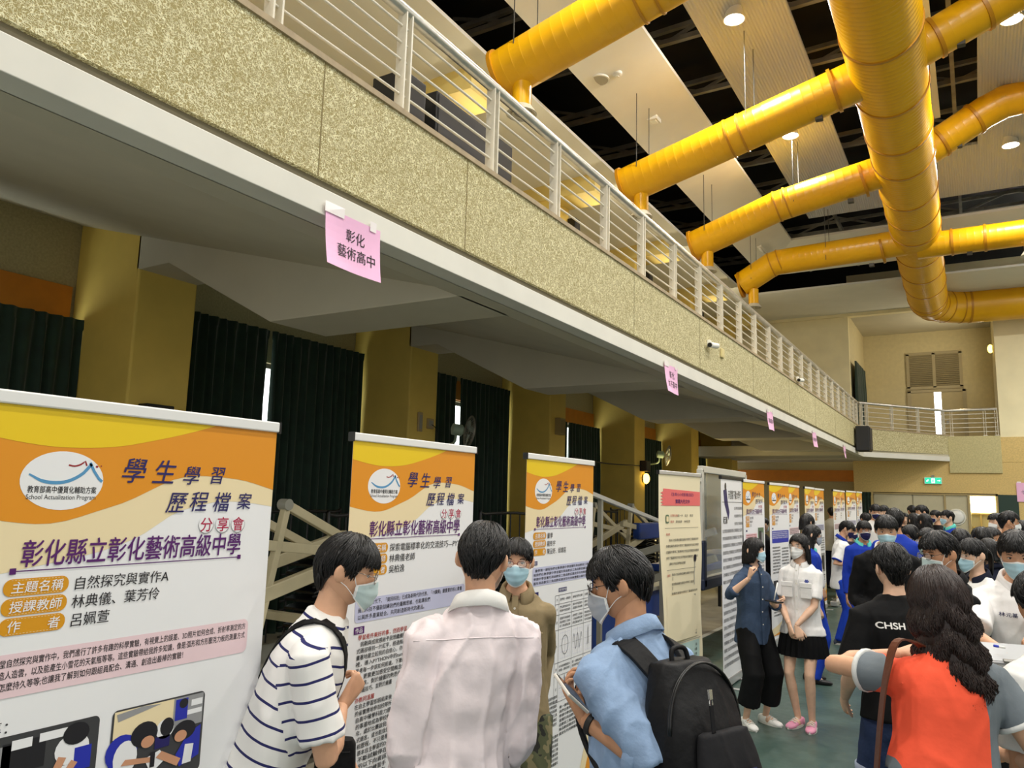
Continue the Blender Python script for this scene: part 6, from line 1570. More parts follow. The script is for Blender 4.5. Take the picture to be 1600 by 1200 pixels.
# backpack
p = P_['denim']; F, R_, t = p['F'], p['R'], p['AY'].cross(p['R']) if False else p['t']; AY = p['AY']
BPK = cloth('black_nylon', (15, 15, 17), var=.12, bump=.35, bscale=30, rough=.6); BPG = cloth('dark_grey_nylon', (24, 24, 27), var=.1, bump=.3)
B0 = p['sp'](.50)-AY*.122*p['gr']
bp = thing('backpack', tuple(B0-t*.30), 'black backpack with a small red and navy patch, on the man in denim', 'backpack')
def pack(c, hw, dp, z0, z1, rnd_=.06, n=28, lv=9, bulge=1.0, top_in=.35):
    rs = []
    for j in range(lv+1):
        f = j/lv; z = z0+(z1-z0)*f; e = 1-top_in*max(0, (f-.62)/.38)**2-.25*max(0, (.12-f)/.12)**2; d_ = dp*(1-.45*max(0, (f-.55)/.45)**1.5)*(1-.3*max(0, (.15-f)/.15)**2)*bulge
        rs.append([c+t*z+R_*(hw*e*math.copysign(abs(math.cos(q))**.6, math.cos(q)))-AY*(d_/2+d_/2*math.copysign(abs(math.sin(q))**.6, math.sin(q))) for q in (2*PI*k/n for k in range(n))])
    return rs
m = MB(); m.rings(pack(B0, .148, .17, -.30, .20)); co, nr, fs = eval_mesh(m, .009, 4); co = folds(co, nr, .010, 91); shell('main_bag', co, fs, BPK, bp)
m = MB(); m.rings(pack(B0-AY*.155, .118, .065, -.28, .03, top_in=.2)); co, nr, fs = eval_mesh(m, .007, 3); co = folds(co, nr, .006, 92); fp = shell('front_pocket', co, fs, BPG, bp)
m = MB()
for off in (0, .006): m.tube([B0-AY*(.115+off)+R_*(.148*math.cos(q))*.97+t*(.03+.165*math.sin(q)) for q in (PI*i/22 for i in range(23))], .0035, 6)
m.build('zip', M('black_zip', (12, 12, 13), .4), bp, smooth=True)
zp = B0-AY*.185+t*.125-R_*.05
zl = MB(); zl.obox(zp, R_*.006, AY*.003, t*.012); zl.tube([zp-t*.01+R_*.006*math.cos(a)+t*.012*math.sin(a)-t*.012 for a in (2*PI*i/12 for i in range(12))], .0016, 5, closed=True); zl.build('zip_slider', M('steel_puller', (190, 190, 186), .25, metal=.8), bp)
MB().obox(zp-t*.06, R_*.008, AY*.002, t*.034).build('zip_pull', BPG, bp, bevel=.002)
S = Sheet(B0-AY*.227-t*.06-R_*.02, R_, -AY, -t); S.rect(0, 0, .075, .058, 0, 1); S.text('JANSPORT', .005, .028, .030, 1, 2, width=.066, bold=.03); S.rect(.006, .046, .07, .049, 2, 2); S.mb.build('patch', [M('patch_navy', (40, 46, 92), .7), M('patch_red', (214, 70, 60), .6), W_COTTON], fp)
for sg in (-1, 1):
    pts = [B0+R_*sg*.07+t*.17-AY*.02, B0+R_*sg*.085+t*.235+AY*.05, p['SH']['R' if sg > 0 else 'L']*.45+p['sp'](.93)*.55+t*.035, p['sp'](.72)+R_*sg*.105*p['gr']+AY*.135, p['sp'](.50)+R_*sg*.13+AY*.115, p['sp'](.32)+R_*sg*.165, B0+R_*sg*.14-t*.2]
    q = smooth_path(pts, 6); m = MB(); rs = []
    for i, x in enumerate(q):
        d = (q[min(i+1, len(q)-1)]-q[max(i-1, 0)]).normalized(); w = d.cross((x-p['sp'](.6)).normalized()).normalized(); n_ = w.cross(d); ww = .030 if i < len(q)*.7 else .016
        rs.append([x+w*ww+n_*.007, x-w*ww+n_*.007, x-w*ww-n_*.007, x+w*ww-n_*.007])
    m.rings(rs); m.build('shoulder_strap', BPK, bp, bevel=.003)
MB().tube(smooth_path([B0+R_*.035+t*.185-AY*.05, B0+R_*.025+t*.228-AY*.045, B0-R_*.025+t*.228-AY*.045, B0-R_*.035+t*.185-AY*.05], 6), .007, 8).build('grab_handle', BPK, bp, smooth=True)
# phone in the man's hand
J = p['J']['L']; Wp = J[2]; ph = thing('phone', tuple(unproj(893, 1084, 2.06)), 'dark phone in a pale case, held by the man with the backpack', 'phone')
pc = unproj(893, 1084, 2.06); ex = (unproj(913, 1108, 2.13)-unproj(874, 1072, 2.0)); ln = ex.normalized(); nv = (V((0, 0, 1))*.8-CF*.42+CR*.32); nv = (nv-ln*nv.dot(ln)).normalized(); sd = ln.cross(nv)
MB().obox(pc, ln*.075, sd*.037, nv*.0045).build('case', M('pale_phone_case', (206, 200, 190), .4), ph, bevel=.003)
MB().obox(pc+nv*.0052, ln*.070, sd*.033, nv*.0006).build('screen', M('dark_phone_screen', (34, 28, 28), .12), ph)
w_ = thing('wrist_band', tuple(Wp), 'black band on the wrist of the man holding the phone', 'wrist band')
fd = (J[2]-J[1]).normalized(); MB().lathe([(.0275, -.009), (.031, -.008), (.031, .008), (.0275, .009)], J[2]-fd*.03, fd, n=24, caps=False).build('strap', BLACK, w_, smooth='auto'); MB().obox(J[2]-fd*.03+nv*.029, fd*.012, sd*.014, nv*.004).build('watch_face', BLACK, w_, bevel=.002)
# striped boy's sling bag
p = P_['boy']; sb = thing('sling_bag', tuple(p['sp'](-.2)), 'small black sling bag worn by the boy in the striped shirt', 'bag')
bv = bvh_of(p['shirt']); S0 = p['sp'](.93)+p['R']*.075; L0 = p['sp'](-.12)-p['R']*.17; e1 = (S0-L0).normalized(); cc = (S0+L0)/2-e1*.02; rs = []; pts = []
for i in range(48):
    a = 2*PI*i/48; dv = (e1*math.cos(a)*1.0+p['AY']*math.sin(a)*.62).normalized(); h = bv.ray_cast(cc+dv*.9, -dv, 1.2)
    pts.append((h[0] if h[0] is not None else cc+dv*.3)+dv*.004)
for _ in range(2): pts = [(pts[i-1]+pts[i]*2+pts[(i+1) % 48])/4+((pts[i]-cc).normalized()*.0015) for i in range(48)]
for i, x in enumerate(pts):
    d = (pts[(i+1) % 48]-pts[i-1]).normalized(); n_ = (x-cc); n_ = (n_-d*n_.dot(d)).normalized(); w = d.cross(n_)
    rs.append([x+w*.017+n_*.003, x-w*.017+n_*.003, x-w*.017-n_*.003, x+w*.017-n_*.003])
MB().rings(rs, caps=False, closed=True).build('strap', BPK, sb)
c = unproj(523, 1200, 2.36); m = MB(); 
for f, w in ((-.11, .06), (-.1, .075), (0, .085), (.08, .08), (.095, .07)): pass
bx = [[c+p['F']*(.06*math.copysign(abs(math.cos(q))**.5, math.cos(q))*w)+p['R']*(.03*math.copysign(abs(math.sin(q))**.5, math.sin(q))*w)+V((0, 0, z)) for q in (2*PI*i/20 for i in range(20))] for z, w in ((-.12, .8), (-.11, .95), (0, 1.05), (.07, 1), (.085, .85))]
MB().rings(bx).build('pouch', BPK, sb, smooth='auto'); MB().tube([c+p['F']*.045+p['R']*.033+V((0, 0, .055)), c-p['F']*.045+p['R']*.033+V((0, 0, .055))], .003, 6).build('zip', M('black_zip'), sb)
# orange shirt: brown strap bag
p = P_['orange']; bg = thing('shoulder_bag', tuple(p['sp'](0)), 'brown leather shoulder bag strap hanging at the left of the orange shirt', 'bag')
LEA = M('brown_leather', (96, 50, 30), .45, var=.15, bump=.15)
Ls = p['SH']['L']; q = smooth_path([Ls+p['t']*.02+p['AY']*.08+p['R']*.05, Ls+p['t']*.085+p['R']*.06, unproj(1404, 1000, 2.42), unproj(1386, 1050, 2.39), unproj(1376, 1125, 2.39), unproj(1368, 1230, 2.39)], 6); rs = []
for i, x in enumerate(q):
    d = (q[min(i+1, len(q)-1)]-q[max(i-1, 0)]).normalized(); n_ = (x-p['sp'](.5)); n_ = (n_-d*n_.dot(d)).normalized(); w = d.cross(n_); rs.append([x+w*.016+n_*.003, x-w*.016+n_*.003, x-w*.016-n_*.002, x+w*.016-n_*.002])
MB().rings(rs).build('strap', LEA, bg)
c = unproj(1362, 1235, 2.40); MB().obox(c-V((0, 0, .16)), p['F']*.15, p['R']*.05, V((0, 0, .14))).build('bag_body', LEA, bg, bevel=.025); MB().lathe([(.012, 0), (.016, .004), (.012, .008)], c+V((0, 0, .02)), p['R'], n=14).build('buckle', M('brass', (176, 140, 70), .3, metal=.8), bg)
# tablets, pens and papers held in the crowd
def flat_thing(name, label, cat, C, ax, ay, hw, hh, mats, parts=True):
    t_ = thing(name, tuple(C), label, cat); ax = V(ax).normalized(); ay = V(ay); ay = (ay-ax*ay.dot(ax)).normalized(); n_ = ax.cross(ay); n_ = n_ if n_.z > 0 else -n_
    MB().obox(C, ax*hw, ay*hh, n_*.005).build('board', mats[0], t_, bevel=.003); MB().obox(C+n_*.0062, ax*hw*.9, ay*hh*.88, n_*.0008).build('sheet', mats[1], t_)
    MB().obox(C+n_*.009+ay*hh*.9, ax*hw*.3, ay*.012, n_*.005).build('clip', STEEL, t_, bevel=.002); return t_
p = P_['right']; flat_thing('clipboard', 'grey clipboard held flat by the boy in white at the right edge', 'clipboard', unproj(1575, 1022, 3.33), p['R'], p['F']+V((0, 0, -.25)), .14, .105, (M('grey_board', (150, 150, 152), .5), M('grey_cover', (170, 172, 174), .5)))
t_ = thing('pen', tuple(unproj(1559, 1008, 3.3)), 'blue and white pen above the grey clipboard', 'pen'); a, b = unproj(1553, 1009, 3.3), unproj(1570, 1012, 3.3); MB().tube([a, a*.6+b*.4], .0055, 8).build('cap', M('pen_blue', (40, 60, 190), .4), t_, smooth=True); MB().tube([a*.6+b*.4, b], .005, 8).build('barrel', W_COTTON, t_, smooth=True)
flat_thing('clipboard', 'brown clipboard with white paper hanging between the orange shirt and white T-shirt', 'clipboard', unproj(1556, 1130, 2.95), CR*.95+CF*.3, V((0, 0, 1))+CR*.25, .10, .15, (M('brown_board', (150, 108, 72), .5), M('white_paper', (236, 236, 234), .6)))
p = P_['woman']; J = p['J']['L']; t_ = thing('phone', tuple(J[2]), 'dark phone in the lowered hand of the woman in navy', 'phone'); c = J[2]-p['R']*-.03+p['F']*.06+V((0, 0, .02))
MB().obox(c, p['R']*.036, p['F']*.07, V((0, 0, .005))).build('case', BLACK, t_, bevel=.003); MB().obox(c+V((0, 0, .0056)), p['R']*.032, p['F']*.064, V((0, 0, .0006))).build('screen', M('dark_phone_screen'), t_)
t_ = thing('pen', tuple(J[2]+V((0, 0, .05))), 'white pen in the hand of the woman in navy', 'pen'); MB().tube([c+V((0, 0, .01)), c+V((0, 0, .15))-p['R']*.04], .005, 8).build('barrel', W_COTTON, t_, smooth=True); MB().tube([c+V((0, 0, .15))-p['R']*.04, c+V((0, 0, .165))-p['R']*.044], .004, 8).build('tip', BLACK, t_, smooth=True)
p = P_['polo']; t_ = thing('phone', tuple(p['J']['R'][2]), 'small phone in the hands of the boy in the polo shirt', 'phone'); c = p['J']['R'][2]*.5+p['J']['L'][2]*.5+p['F']*.12+V((0, 0, .035)); MB().obox(c, p['R']*.035, p['F']*.07, V((0, 0, .004))).build('case', BLACK, t_, bevel=.002); MB().obox(c+V((0, 0, .0046)), p['R']*.031, p['F']*.065, V((0, 0, .0006))).build('screen', M('dark_phone_screen'), t_)
# paper scraps on the floor
for x, y, lab in ((1119, 1141, 'strip of white paper on the floor by the cream banner foot'), (1126, 1080, 'white paper strip on the floor behind the woman in navy')):
    r = CR*((x-800)/FPX)-CU*((y-600)/FPX)+CF; q = -CAM_H/r.z; P = V((0, 0, CAM_H))+r*q
    tag(MB().obox(P+V((0, 0, .003)), CR*.07, CF*.02, V((0, 0, .002))).build('paper_strip', M('white_paper'), origin=P), lab, 'paper')

# ------------------------------------------------------------------ equipment stored below the balcony
CREAMP_ = M('cream_steel_paint', (196, 184, 150), .5, var=.06); BLUEM = M('royal_blue_vinyl', (24, 62, 140), .45, var=.06); DBLUE = M('dark_blue_pad', (26, 36, 62), .5); GREYPAN = M('grey_steel_panel', (150, 148, 136), .5, var=.05)
CHROME = M('chrome_wire', (170, 170, 168), .25, metal=.9); BLKWIRE = M('black_steel_wire', (24, 24, 24), .45); CHAIRB = M('black_folding_chair_vinyl', (26, 27, 30), .35, var=.15)
def hoop(name_y, O, label, board=True, bx=0):
    """folded portable basketball stand: padded base, two pairs of arms"""
    t_ = thing('basketball_stand', O, label, 'basketball stand'); O = V(O)
    MB().box(tuple(O+V((-.55, -.9, .12))), tuple(O+V((.55, .9, .52)))).build('base_box', BLUEM, t_, bevel=.03)
    MB().box(tuple(O+V((-.6, -.95, .52))), tuple(O+V((.6, .95, .58)))).build('base_lid', GREYPAN, t_, bevel=.01)
    for sx in (-.45, .45):
        for sy in (-.75, .75):
            w = MB().lathe([(.06, -.02), (.065, 0), (.06, .02)], O+V((sx, sy, .065)), (1, 0, 0), n=16).build('caster', BLACK, t_, smooth='auto')
    for sx in (-.3, .3):
        MB().bar(O+V((sx, -.6, .58)), O+V((sx, -.35, 1.72)), .055, .05).build('upright', CREAMP_, t_, bevel=.006)
        MB().bar(O+V((sx, -.38, 1.74)), O+V((sx, 1.0, 1.16)), .05, .065).build('upper_arm', CREAMP_, t_, bevel=.006)
        MB().bar(O+V((sx, -.85, 1.05)), O+V((sx, .9, 1.45)), .06, .10).build('lower_arm', CREAMP_, t_, bevel=.008)
        MB().bar(O+V((sx, -.7, 1.48)), O+V((sx, .9, 1.30)), .05, .07).build('brace', CREAMP_, t_, bevel=.005)
        MB().cyl(O+V((sx-.04, -.36, 1.73)), O+V((sx+.04, -.36, 1.73)), .04, 16).build('pivot', GREYPAN, t_, smooth='auto')
    MB().bar(O+V((-.35, .0, .9)), O+V((.35, .0, .9)), .06).build('cross_bar', CREAMP_, t_)
    if name_y == 1: MB().obox(O+V((.32, .55, 1.36)), V((.06, 0, 0)), V((0, .75, 0)), V((0, 0, .12))).build('arm_pad', BLUEM, t_, bevel=.02)
    return t_
hoop(0, (-4.45, 4.2, 0), 'cream basketball stand folded behind the gap left of the striped boy')
hoop(1, (-4.7, 11.1, 0), 'second folded basketball stand, behind the third banner and the cream banner')
# glass backboard in a metal frame
bb = thing('backboard', (-2.75, 9.9, .9), 'glass basketball backboard in a grey frame behind the white text banner', 'backboard')
A, B, _ = place_px(1103, 1159, 740, 8.75, 1.75); U = (B-A).normalized(); N = V((U.y, -U.x, 0)); z0, z1 = 1.02, 2.16
for a, b in ((A+V((0, 0, z0)), A+V((0, 0, z1))), (B+V((0, 0, z0)), B+V((0, 0, z1))), (A+V((0, 0, z1)), B+V((0, 0, z1))), (A+V((0, 0, z0)), B+V((0, 0, z0)))): MB().bar(a, b, .07, .06, up=N).build('frame_bar', M('backboard_frame', (196, 194, 184), .4), bb, bevel=.006)
MB().obox((A+B)/2+V((0, 0, (z0+z1)/2)), U*.85, N*.006, V((0, 0, .55))).build('glass_panel', M('backboard_glass', (205, 212, 205), .08, alpha=.28), bb)
MB().obox((A+B)/2+V((0, 0, z0-.03)), U*.93, N*.05, V((0, 0, .06))).build('bottom_pad', DBLUE, bb, bevel=.02)
for P in (A, B): MB().obox(P+V((0, 0, z0+.17)), U*.05, N*.05, V((0, 0, .24))).build('side_pad', DBLUE, bb, bevel=.02)
MB().bar(A*.5+B*.5-N*.1+V((0, 0, 1.5)), A*.5+B*.5-N*1.9+V((0, 0, .9)), .08).build('support_arm', GREYPAN, bb, bevel=.005); MB().bar(A*.5+B*.5-N*.1+V((0, 0, 1.2)), A*.5+B*.5-N*1.9+V((0, 0, .5)), .08).build('support_arm', GREYPAN, bb, bevel=.005)
MB().obox(A*.5+B*.5-N*1.9+V((0, 0, .45)), U*.4, N*.5, V((0, 0, .45))).build('stand_base', BLUEM, bb, bevel=.03); MB().bar(A+V((0, 0, 2.02))-U*.02, A+V((0, 0, 2.06))-U*.35-N*.2, .05, .02).build('bracket', GREYPAN, bb)
# chair trolleys
def trolley(O, label, chairs, grp, rot=0, n=12):
    t_ = thing('chair_trolley', O, label, 'trolley'); O = V(O)
    for sx in (-.5, .5):
        pts = smooth_path([O+V((sx, -.6, .1)), O+V((sx, -.6, 1.5)), O+V((sx, -.5, 1.6)), O+V((sx, .5, 1.6)), O+V((sx, .6, 1.5)), O+V((sx, .6, .1))], 4)
        MB().tube(pts, .018, 8).build('hoop_rail', BLKWIRE, t_, smooth=True)
        for k in range(4): y = -.36+k*.24; MB().cyl(O+V((sx, y, .3)), O+V((sx, y, 1.6)), .009, 6).build('upright_wire', BLKWIRE, t_)
    MB().box(tuple(O+V((-.52, -.62, .12))), tuple(O+V((.52, .62, .18)))).build('platform', DBLUE, t_, bevel=.01)
    for sx in (-.45, .45):
        for sy in (-.55, .55): MB().lathe([(.055, -.02), (.06, 0), (.055, .02)], O+V((sx, sy, .06)), (1, 0, 0), n=14).build('caster', BLACK, t_, smooth='auto')
    proto = None
    for k in range(n):
        P = O+V((0, 0, .2+k*.085))
        if proto is None:
            proto = thing('folding_chair', tuple(P), chairs, 'chair', grp)
            sh = MB(); rs = []
            for i in range(13):
                y = -.42+.84*i/12; z = .035*math.sin(i/12*PI*2)+.02*math.cos(i/12*PI); rs.append([P+V((-.21, y, z+.02)), P+V((.21, y, z+.02)), P+V((.21, y, z+.045)), P+V((-.21, y, z+.045))])
            sh.rings(rs); sh.build('seat', CHAIRB, proto, bevel=.008)
            for sx in (-.225, .225): MB().tube([P+V((sx, -.46, .03)), P+V((sx, 0, .06)), P+V((sx, .46, .03))], .011, 8).build('frame_tube', BLKWIRE, proto, smooth=True)
        else:
            c = copy_tree(proto); c.location = P; c.rotation_euler.z = random.Random(k).uniform(-.03, .03)
trolley((-5.75, 6.0, 0), 'black chair trolley behind the striped boy, by the dark curtain', 'black folding chair stacked on the trolley behind the striped boy', 'folding chairs on the first trolley')
trolley((-5.75, 8.6, 0), 'black chair trolley behind the man in the pinkish shirt', 'black folding chair stacked on the trolley behind the pinkish shirt', 'folding chairs on the second trolley')
trolley((-6.0, 12.2, 0), 'black chair trolley seen between the third banner and the cream banner', 'black folding chair stacked on the trolley by the cream banner', 'folding chairs on the third trolley')
trolley((-6.0, 15.4, 0), 'black chair trolley behind the cream banner', 'black folding chair stacked on the trolley behind the cream banner', 'folding chairs on the fourth trolley')
# folded blue tables / benches and a pale beam
def table(O, label, w=1.8, d=.6, h=.74, rot=0):
    t_ = thing('blue_bench', O, label, 'bench'); O = V(O); Q = Matrix.Rotation(rot, 3, 'Z'); T = lambda p: O+Q @ V(p)
    MB().obox(T((0, 0, h-.06)), Q @ V((w/2, 0, 0)), Q @ V((0, d/2, 0)), V((0, 0, .06))).build('pad', BLUEM, t_, bevel=.02); MB().obox(T((0, 0, h-.15)), Q @ V((w/2-.03, 0, 0)), Q @ V((0, d/2-.03, 0)), V((0, 0, .03))).build('frame', GREYPAN, t_)
    for sx in (-1, 1):
        for sy in (-1, 1): MB().bar(T((sx*(w/2-.1), sy*(d/2-.06), h-.15)), T((sx*(w/2-.1), sy*(d/2-.06), 0)), .05).build('leg', BLKWIRE, t_)
table((-4.35, 13.2, 0), 'blue padded bench behind the cream banner', 1.6, .8, .78, PI/2)
table((-4.6, 16.2, 0), 'blue padded bench beyond the backboard', 1.8, .9, .8, PI/2)
lb = thing('roller_beam', (-4.4, 10.9, 1.5), 'long white beam sloping across the stored equipment beside the third banner', 'beam')
a, b = unproj(905, 764, 8.2), unproj(1034, 816, 11.4); MB().bar(a, b, .06, .05).build('beam', M('white_beam', (226, 226, 222), .35), lb, bevel=.006); MB().bar(b, V((b.x, b.y, .0)), .06).build('prop', GREYPAN, lb); MB().bar(a*.8+b*.2, V(((a*.8+b*.2).x, (a*.8+b*.2).y, 0)), .05).build('prop', GREYPAN, lb)

# ------------------------------------------------------------------ fittings on walls and pillars
def fan(P, label, yaw):
    P = V(P); t_ = thing('wall_fan', tuple(P), label, 'fan'); d = V((math.cos(yaw), math.sin(yaw), -.12)).normalized(); u = d.cross(V((0, 0, 1))).normalized(); w = u.cross(d); GF = M('pale_green_fan', (150, 170, 150), .4); FG = M('fan_wire', (150, 148, 140), .35, metal=.5)
    MB().lathe([(.03, -.02), (.085, 0), (.085, .14), (.05, .17)], P-d*.06, d, n=20).build('motor', GF, t_, smooth='auto'); H_ = P+d*.2
    for sgn, off in ((-1, -.06), (1, .07)):
        g = MB()
        for k in range(4): r = .07+k*.055; g.tube([H_+d*(off*(1-(r/.26)**2))+(u*math.cos(a)+w*math.sin(a))*r for a in (2*PI*i/32 for i in range(32))], .0028, 5, closed=True)
        for i in range(30): a = 2*PI*i/30; g.tube([H_+d*(off*(1-(r/.26)**2))+(u*math.cos(a)+w*math.sin(a))*r for r in (.05, .15, .235)], .0018, 4)
        g.build('grille', FG, t_)
    MB().tube([H_+(u*math.cos(a)+w*math.sin(a))*.24 for a in (2*PI*i/36 for i in range(36))], .009, 6, closed=True).build('rim', FG, t_, smooth=True)
    for k in range(3):
        a0 = 2*PI*k/3; bl = MB(); L_, R2 = [], []
        for i in range(9):
            r = .04+.175*i/8; sw_ = .10+.30*math.sin(i/8*PI*.8); L_.append(H_+(u*math.cos(a0-sw_*.4)+w*math.sin(a0-sw_*.4))*r+d*.02); R2.append(H_+(u*math.cos(a0+sw_)+w*math.sin(a0+sw_))*r-d*.02)
        for i in range(8): bl.prism([L_[i], L_[i+1], R2[i+1], R2[i]], d*.003)
        bl.build('blade', M('fan_blade', (170, 190, 186), .3), t_)
    MB().tube(smooth_path([P-V((0, 0, .06)), P+V((-.05, 0, -.2)), V((XP-.0, P.y+.0, P.z-.25))], 5), .02, 8).build('arm', GF, t_, smooth=True); MB().obox(V((XP+.02, P.y, P.z-.27)), V((.02, 0, 0)), V((0, .05, 0)), V((0, 0, .08))).build('wall_plate', GF, t_, bevel=.005)
fan((XP+.34, PIL[3][1]+.05, 2.78), 'round wall fan on the second yellow pillar above the second banner', .9)
fan((XP+.34, PIL[5][1]+.1, 2.92), 'round wall fan above the cream banner, beside a lit wall lamp', .55)
LG = M('warm_globe_glow', (255, 214, 90), .4, emit=6.0)
def wall_lamp(P, label, power=14):
    P = V(P); t_ = thing('wall_lamp', tuple(P), label, 'wall lamp')
    MB().lathe([(.11, 0), (.11, .02), (.09, .03)], P, (1, 0, 0), n=24).build('back_plate', M('brown_metal', (84, 58, 34), .5), t_, smooth='auto'); MB().ell(P+V((.07, 0, 0)), (.08, .10, .125), 20, 12).build('globe', LG, t_, smooth=True)
    lamp_light('lamp_light', tuple(P+V((.22, 0, 0))), power, .18, t_, color=(1, .78, .36), rot=(0, -PI/2, 0))
wall_lamp((XP, PIL[5][1]-.1, 2.33), 'glowing yellow wall lamp left of the cream banner top', 20); wall_lamp((XP, PIL[6][1]-.05, 2.42), 'glowing yellow wall lamp right of the cream banner top', 20)
for y, z, lab in ((PIL[3][0]+.45, 7.0, 'small glowing lamp on an upper pillar behind the railing, nearest'), (PIL[4][0]+.5, 7.0, 'small glowing lamp on an upper pillar behind the railing, second nearest'), (PIL[5][0]+.4, 7.0, 'small glowing lamp on an upper pillar behind the railing, second farthest'), (PIL[6][0]+.4, 7.0, 'small glowing lamp on an upper pillar behind the railing, farthest')):
    P = V((XP, y+.2, z-.15)); t_ = thing('wall_lamp', tuple(P), lab, 'wall lamp'); MB().lathe([(.1, 0), (.1, .02), (.08, .03)], P, (1, 0, 0), n=20).build('back_plate', M('brown_metal'), t_, smooth='auto'); MB().ell(P+V((.08, 0, 0)), (.08, .10, .14), 18, 10).build('globe', LG, t_, smooth=True)
    lamp_light('lamp_light', tuple(P+V((.24, 0, .1))), 17, .2, t_, color=(1, .86, .58), rot=(0, -PI/2, 0))
    b_ = thing('wall_speaker', tuple(P+V((0, 0, .35))), 'black speaker box above the '+lab.split(', ')[1]+' upper pillar lamp', 'speaker'); MB().box(tuple(P+V((0, -.11, .25))), tuple(P+V((.18, .11, .62)))).build('cabinet', BLACK, b_, bevel=.01); MB().box(tuple(P+V((.18, -.09, .28))), tuple(P+V((.19, .09, .59)))).build('grille', GRILLE_D, b_)
def boxy(name, label, cat, lo, hi, m, face=None, fm=None):
    t_ = thing(name, ((lo[0]+hi[0])/2, (lo[1]+hi[1])/2, lo[2]), label, cat); MB().box(lo, hi).build('housing', m, t_, bevel=.008)
    if face: MB().box(*face).build('cover', fm or m, t_, bevel=.004)
    return t_
y0 = PIL[2][0]+.12; boxy('wall_speaker', 'black box on the first yellow pillar above the first banner', 'speaker', (XP, y0, 2.42), (XP+.14, y0+.30, 2.62), BLACK, ((XP+.13, y0+.02, 2.44), (XP+.15, y0+.28, 2.60)), GRILLE_D)
y0 = PIL[3][0]+.10; boxy('wall_switch', 'small grey switch plate on the second yellow pillar', 'switch', (XP, y0+.1, 2.72), (XP+.03, y0+.2, 3.0), M('beige_plate', (170, 150, 110), .5), ((XP+.03, y0+.12, 2.76), (XP+.035, y0+.18, 2.96)), GREYPAN)
boxy('wall_socket', 'small socket beside the switch plate on the second pillar', 'socket', (XP, y0+.32, 2.78), (XP+.03, y0+.47, 2.93), M('beige_plate'), ((XP+.03, y0+.35, 2.82), (XP+.035, y0+.44, 2.90)), GREYPAN)
y0 = PIL[4][0]+.2; boxy('wall_speaker', 'beige box speaker on the third yellow pillar', 'speaker', (XP, y0, 3.02), (XP+.12, y0+.22, 3.34), M('beige_box', (160, 140, 92), .6), ((XP+.12, y0+.02, 3.05), (XP+.125, y0+.20, 3.31)), M('beige_grille', (140, 122, 82), .7))
cb = MB(); tag(cb.tube(smooth_path([(XP+.03, PIL[3][0]+.5, 2.85), (XP+.05, PIL[3][0]+.6, 2.78), (XP+.06, PIL[3][0]+.66, 2.5), (XP+.2, PIL[3][0]+.72, 2.55)], 6), .006, 6).build('power_cable', BLACK, smooth=True, origin=(XP+.05, PIL[3][0]+.6, 2.6)), 'black fan cable hanging on the second yellow pillar', 'cable')
cb = MB(); tag(cb.tube(smooth_path([(XP+.05, PIL[4][1]+.1, 2.62), (XP+.06, (PIL[4][1]+PIL[5][0])/2, 2.58), (XP+.05, PIL[5][0]+.3, 2.62)], 8), .016, 6).build('power_cable', BLACK, smooth=True, origin=(XP+.05, PIL[4][1]+1, 2.6)), 'dark cable stretched between the third and fourth pillars', 'cable')
bx = boxy('wall_speaker', 'dark box below the fan on the fourth yellow pillar', 'speaker', (XP, PIL[5][1]-.35, 2.5), (XP+.16, PIL[5][1]-.05, 2.75), M('dark_brown_box', (48, 34, 24), .6), ((XP+.16, PIL[5][1]-.32, 2.53), (XP+.17, PIL[5][1]-.08, 2.72)), BLACK)
# loudspeaker on the balcony corner, cameras on the parapet
ls = thing('loudspeaker', (-2.68, 22.9, 3.25), 'black loudspeaker fixed to the far corner of the balcony front', 'speaker')
MB().box((-2.76, 22.55, 3.28), (-2.42, 23.15, 3.95)).build('cabinet', BLACK, ls, bevel=.02); MB().box((-2.42, 22.59, 3.32), (-2.40, 23.11, 3.91)).build('grille', GRILLE_D, ls); MB().box((-2.80, 22.8, 3.5), (-2.76, 22.9, 3.75)).build('bracket', STEEL, ls)
def cctv(y, z, label):
    t_ = thing('security_camera', (XF, y, z), label, 'camera'); MB().obox((XF+.02, y, z+.02), (.02, 0, 0), (0, .03, 0), (0, 0, .04)).build('mount', WHITE, t_, bevel=.004); MB().cyl(V((XF+.06, y-.10, z-.02)), V((XF+.09, y+.10, z+.0)), .035, 16).build('body', WHITE, t_, smooth='auto'); MB().cyl(V((XF+.057, y-.115, z-.022)), V((XF+.06, y-.10, z-.02)), .028, 14).build('lens', BLACK, t_)
cctv(9.32, 3.76, 'small white security camera on the parapet above the second pink sign'); cctv(14.9, 4.12, 'small white security camera by the base of the railing, farther along')
boxy('junction_box', 'small cream box on the parapet right of the security camera', 'box', (XF, 9.86, 3.70), (XF+.03, 9.98, 3.82), M('cream_box', (224, 208, 150), .6), ((XF+.03, 9.88, 3.72), (XF+.034, 9.96, 3.80)), M('cream_box'))
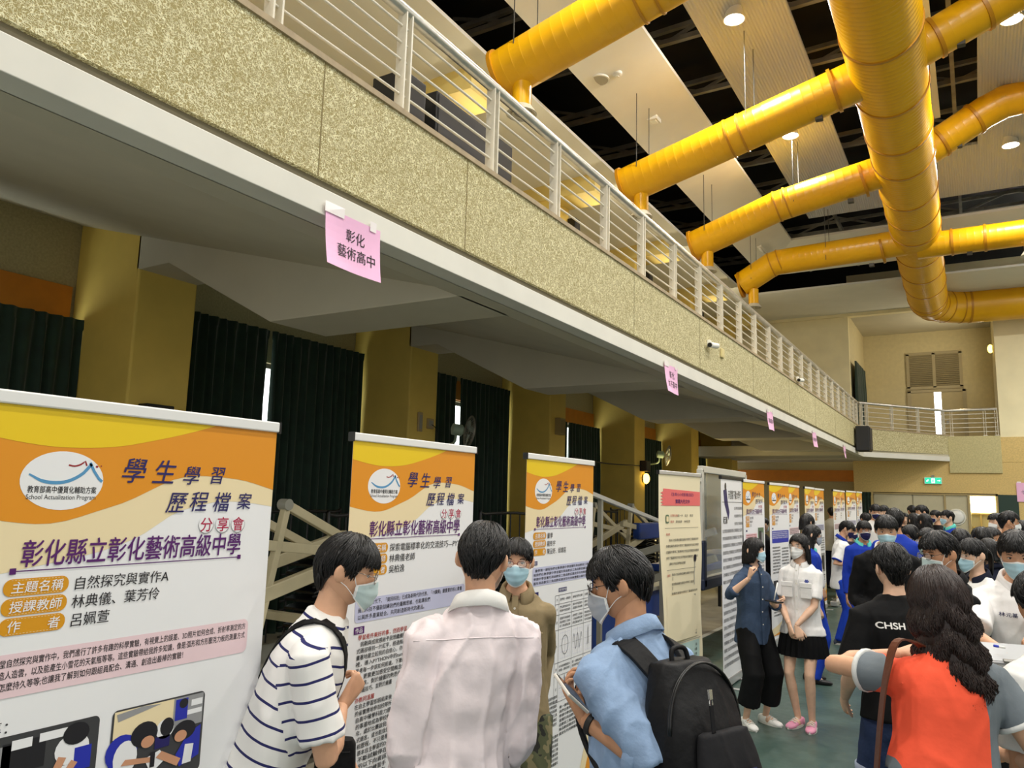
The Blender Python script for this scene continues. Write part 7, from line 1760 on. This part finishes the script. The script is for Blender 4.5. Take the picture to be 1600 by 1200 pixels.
# black cabinets on the balcony behind the railing
boxy('equipment_case', 'small black case on the balcony behind the nearest railing posts', 'case', (-3.75, 4.05, 4.12), (-3.45, 4.32, 4.92), BLACK, ((-3.45, 4.07, 4.14), (-3.445, 4.30, 4.90)), GRILLE_D)
bc = boxy('equipment_case', 'long black case on the balcony behind the railing', 'case', (-3.7, 4.46, 4.12), (-3.45, 5.6, 4.95), BLACK, ((-3.45, 4.48, 4.14), (-3.445, 5.0, 4.93)), M('dark_case_front', (34, 32, 34), .6))
# exit sign
ex = thing('exit_sign', (-1.15, YB-.05, 2.5), 'green and white exit sign above the far doors', 'sign')
MB().box((-1.40, YB-.07, 2.53), (-.92, YB-.01, 2.73)).build('housing', M('exit_white', (220, 232, 226), .5), ex, bevel=.006); MB().box((-1.2, YB-.05, 2.73), (-1.12, YB-.02, 2.80)).build('bracket', GREYPAN, ex)
S = Sheet((-1.38, YB-.072, 2.72), (1, 0, 0), (0, -1, 0)); S.rect(0, 0, .44, .18, 0, 0)
for a, b in (((.04, .09), (.10, .06)),): S.stroke([a, b], .02, 1, 1); S.stroke([(.04, .12), (.10, .09)], .02, 1, 1)
S.rect(.175, .02, .27, .165, 1, 1); S.ell(.225, .045, .014, .014, 0, 2, 14); S.stroke([(.222, .065), (.215, .105)], .024, 0, 2); S.stroke([(.215, .105), (.240, .125), (.235, .15)], .014, 0, 2); S.stroke([(.212, .105), (.197, .125), (.183, .14)], .014, 0, 2); S.stroke([(.222, .07), (.245, .085)], .01, 0, 2); S.stroke([(.22, .07), (.2, .085)], .01, 0, 2)
S.stroke([(.33, .09), (.40, .09)], .02, 1, 1); S.poly([(.385, .06), (.42, .09), (.385, .12)], 1, 1)
S.mb.build('lit_panel', [M('exit_green', (40, 190, 150), .4, emit=.9), M('exit_symbol', (226, 246, 238), .4, emit=.9)], ex)
# lamp on the right side wall of the upper recess
P = V((RX1, 28.6, 6.9)); t_ = thing('wall_lamp', tuple(P), 'warm wall lamp on the right side wall of the upper recess', 'wall lamp')
MB().lathe([(.1, 0), (.1, .02), (.08, .03)], P, (-1, 0, 0), n=20).build('back_plate', M('brown_metal'), t_, smooth='auto'); MB().ell(P+V((-.08, 0, 0)), (.08, .10, .14), 18, 10).build('globe', LG, t_, smooth=True)
lamp_light('lamp_light', tuple(P+V((-.24, 0, 0))), 40, .2, t_, color=(1, .86, .6), rot=(0, PI/2, 0))
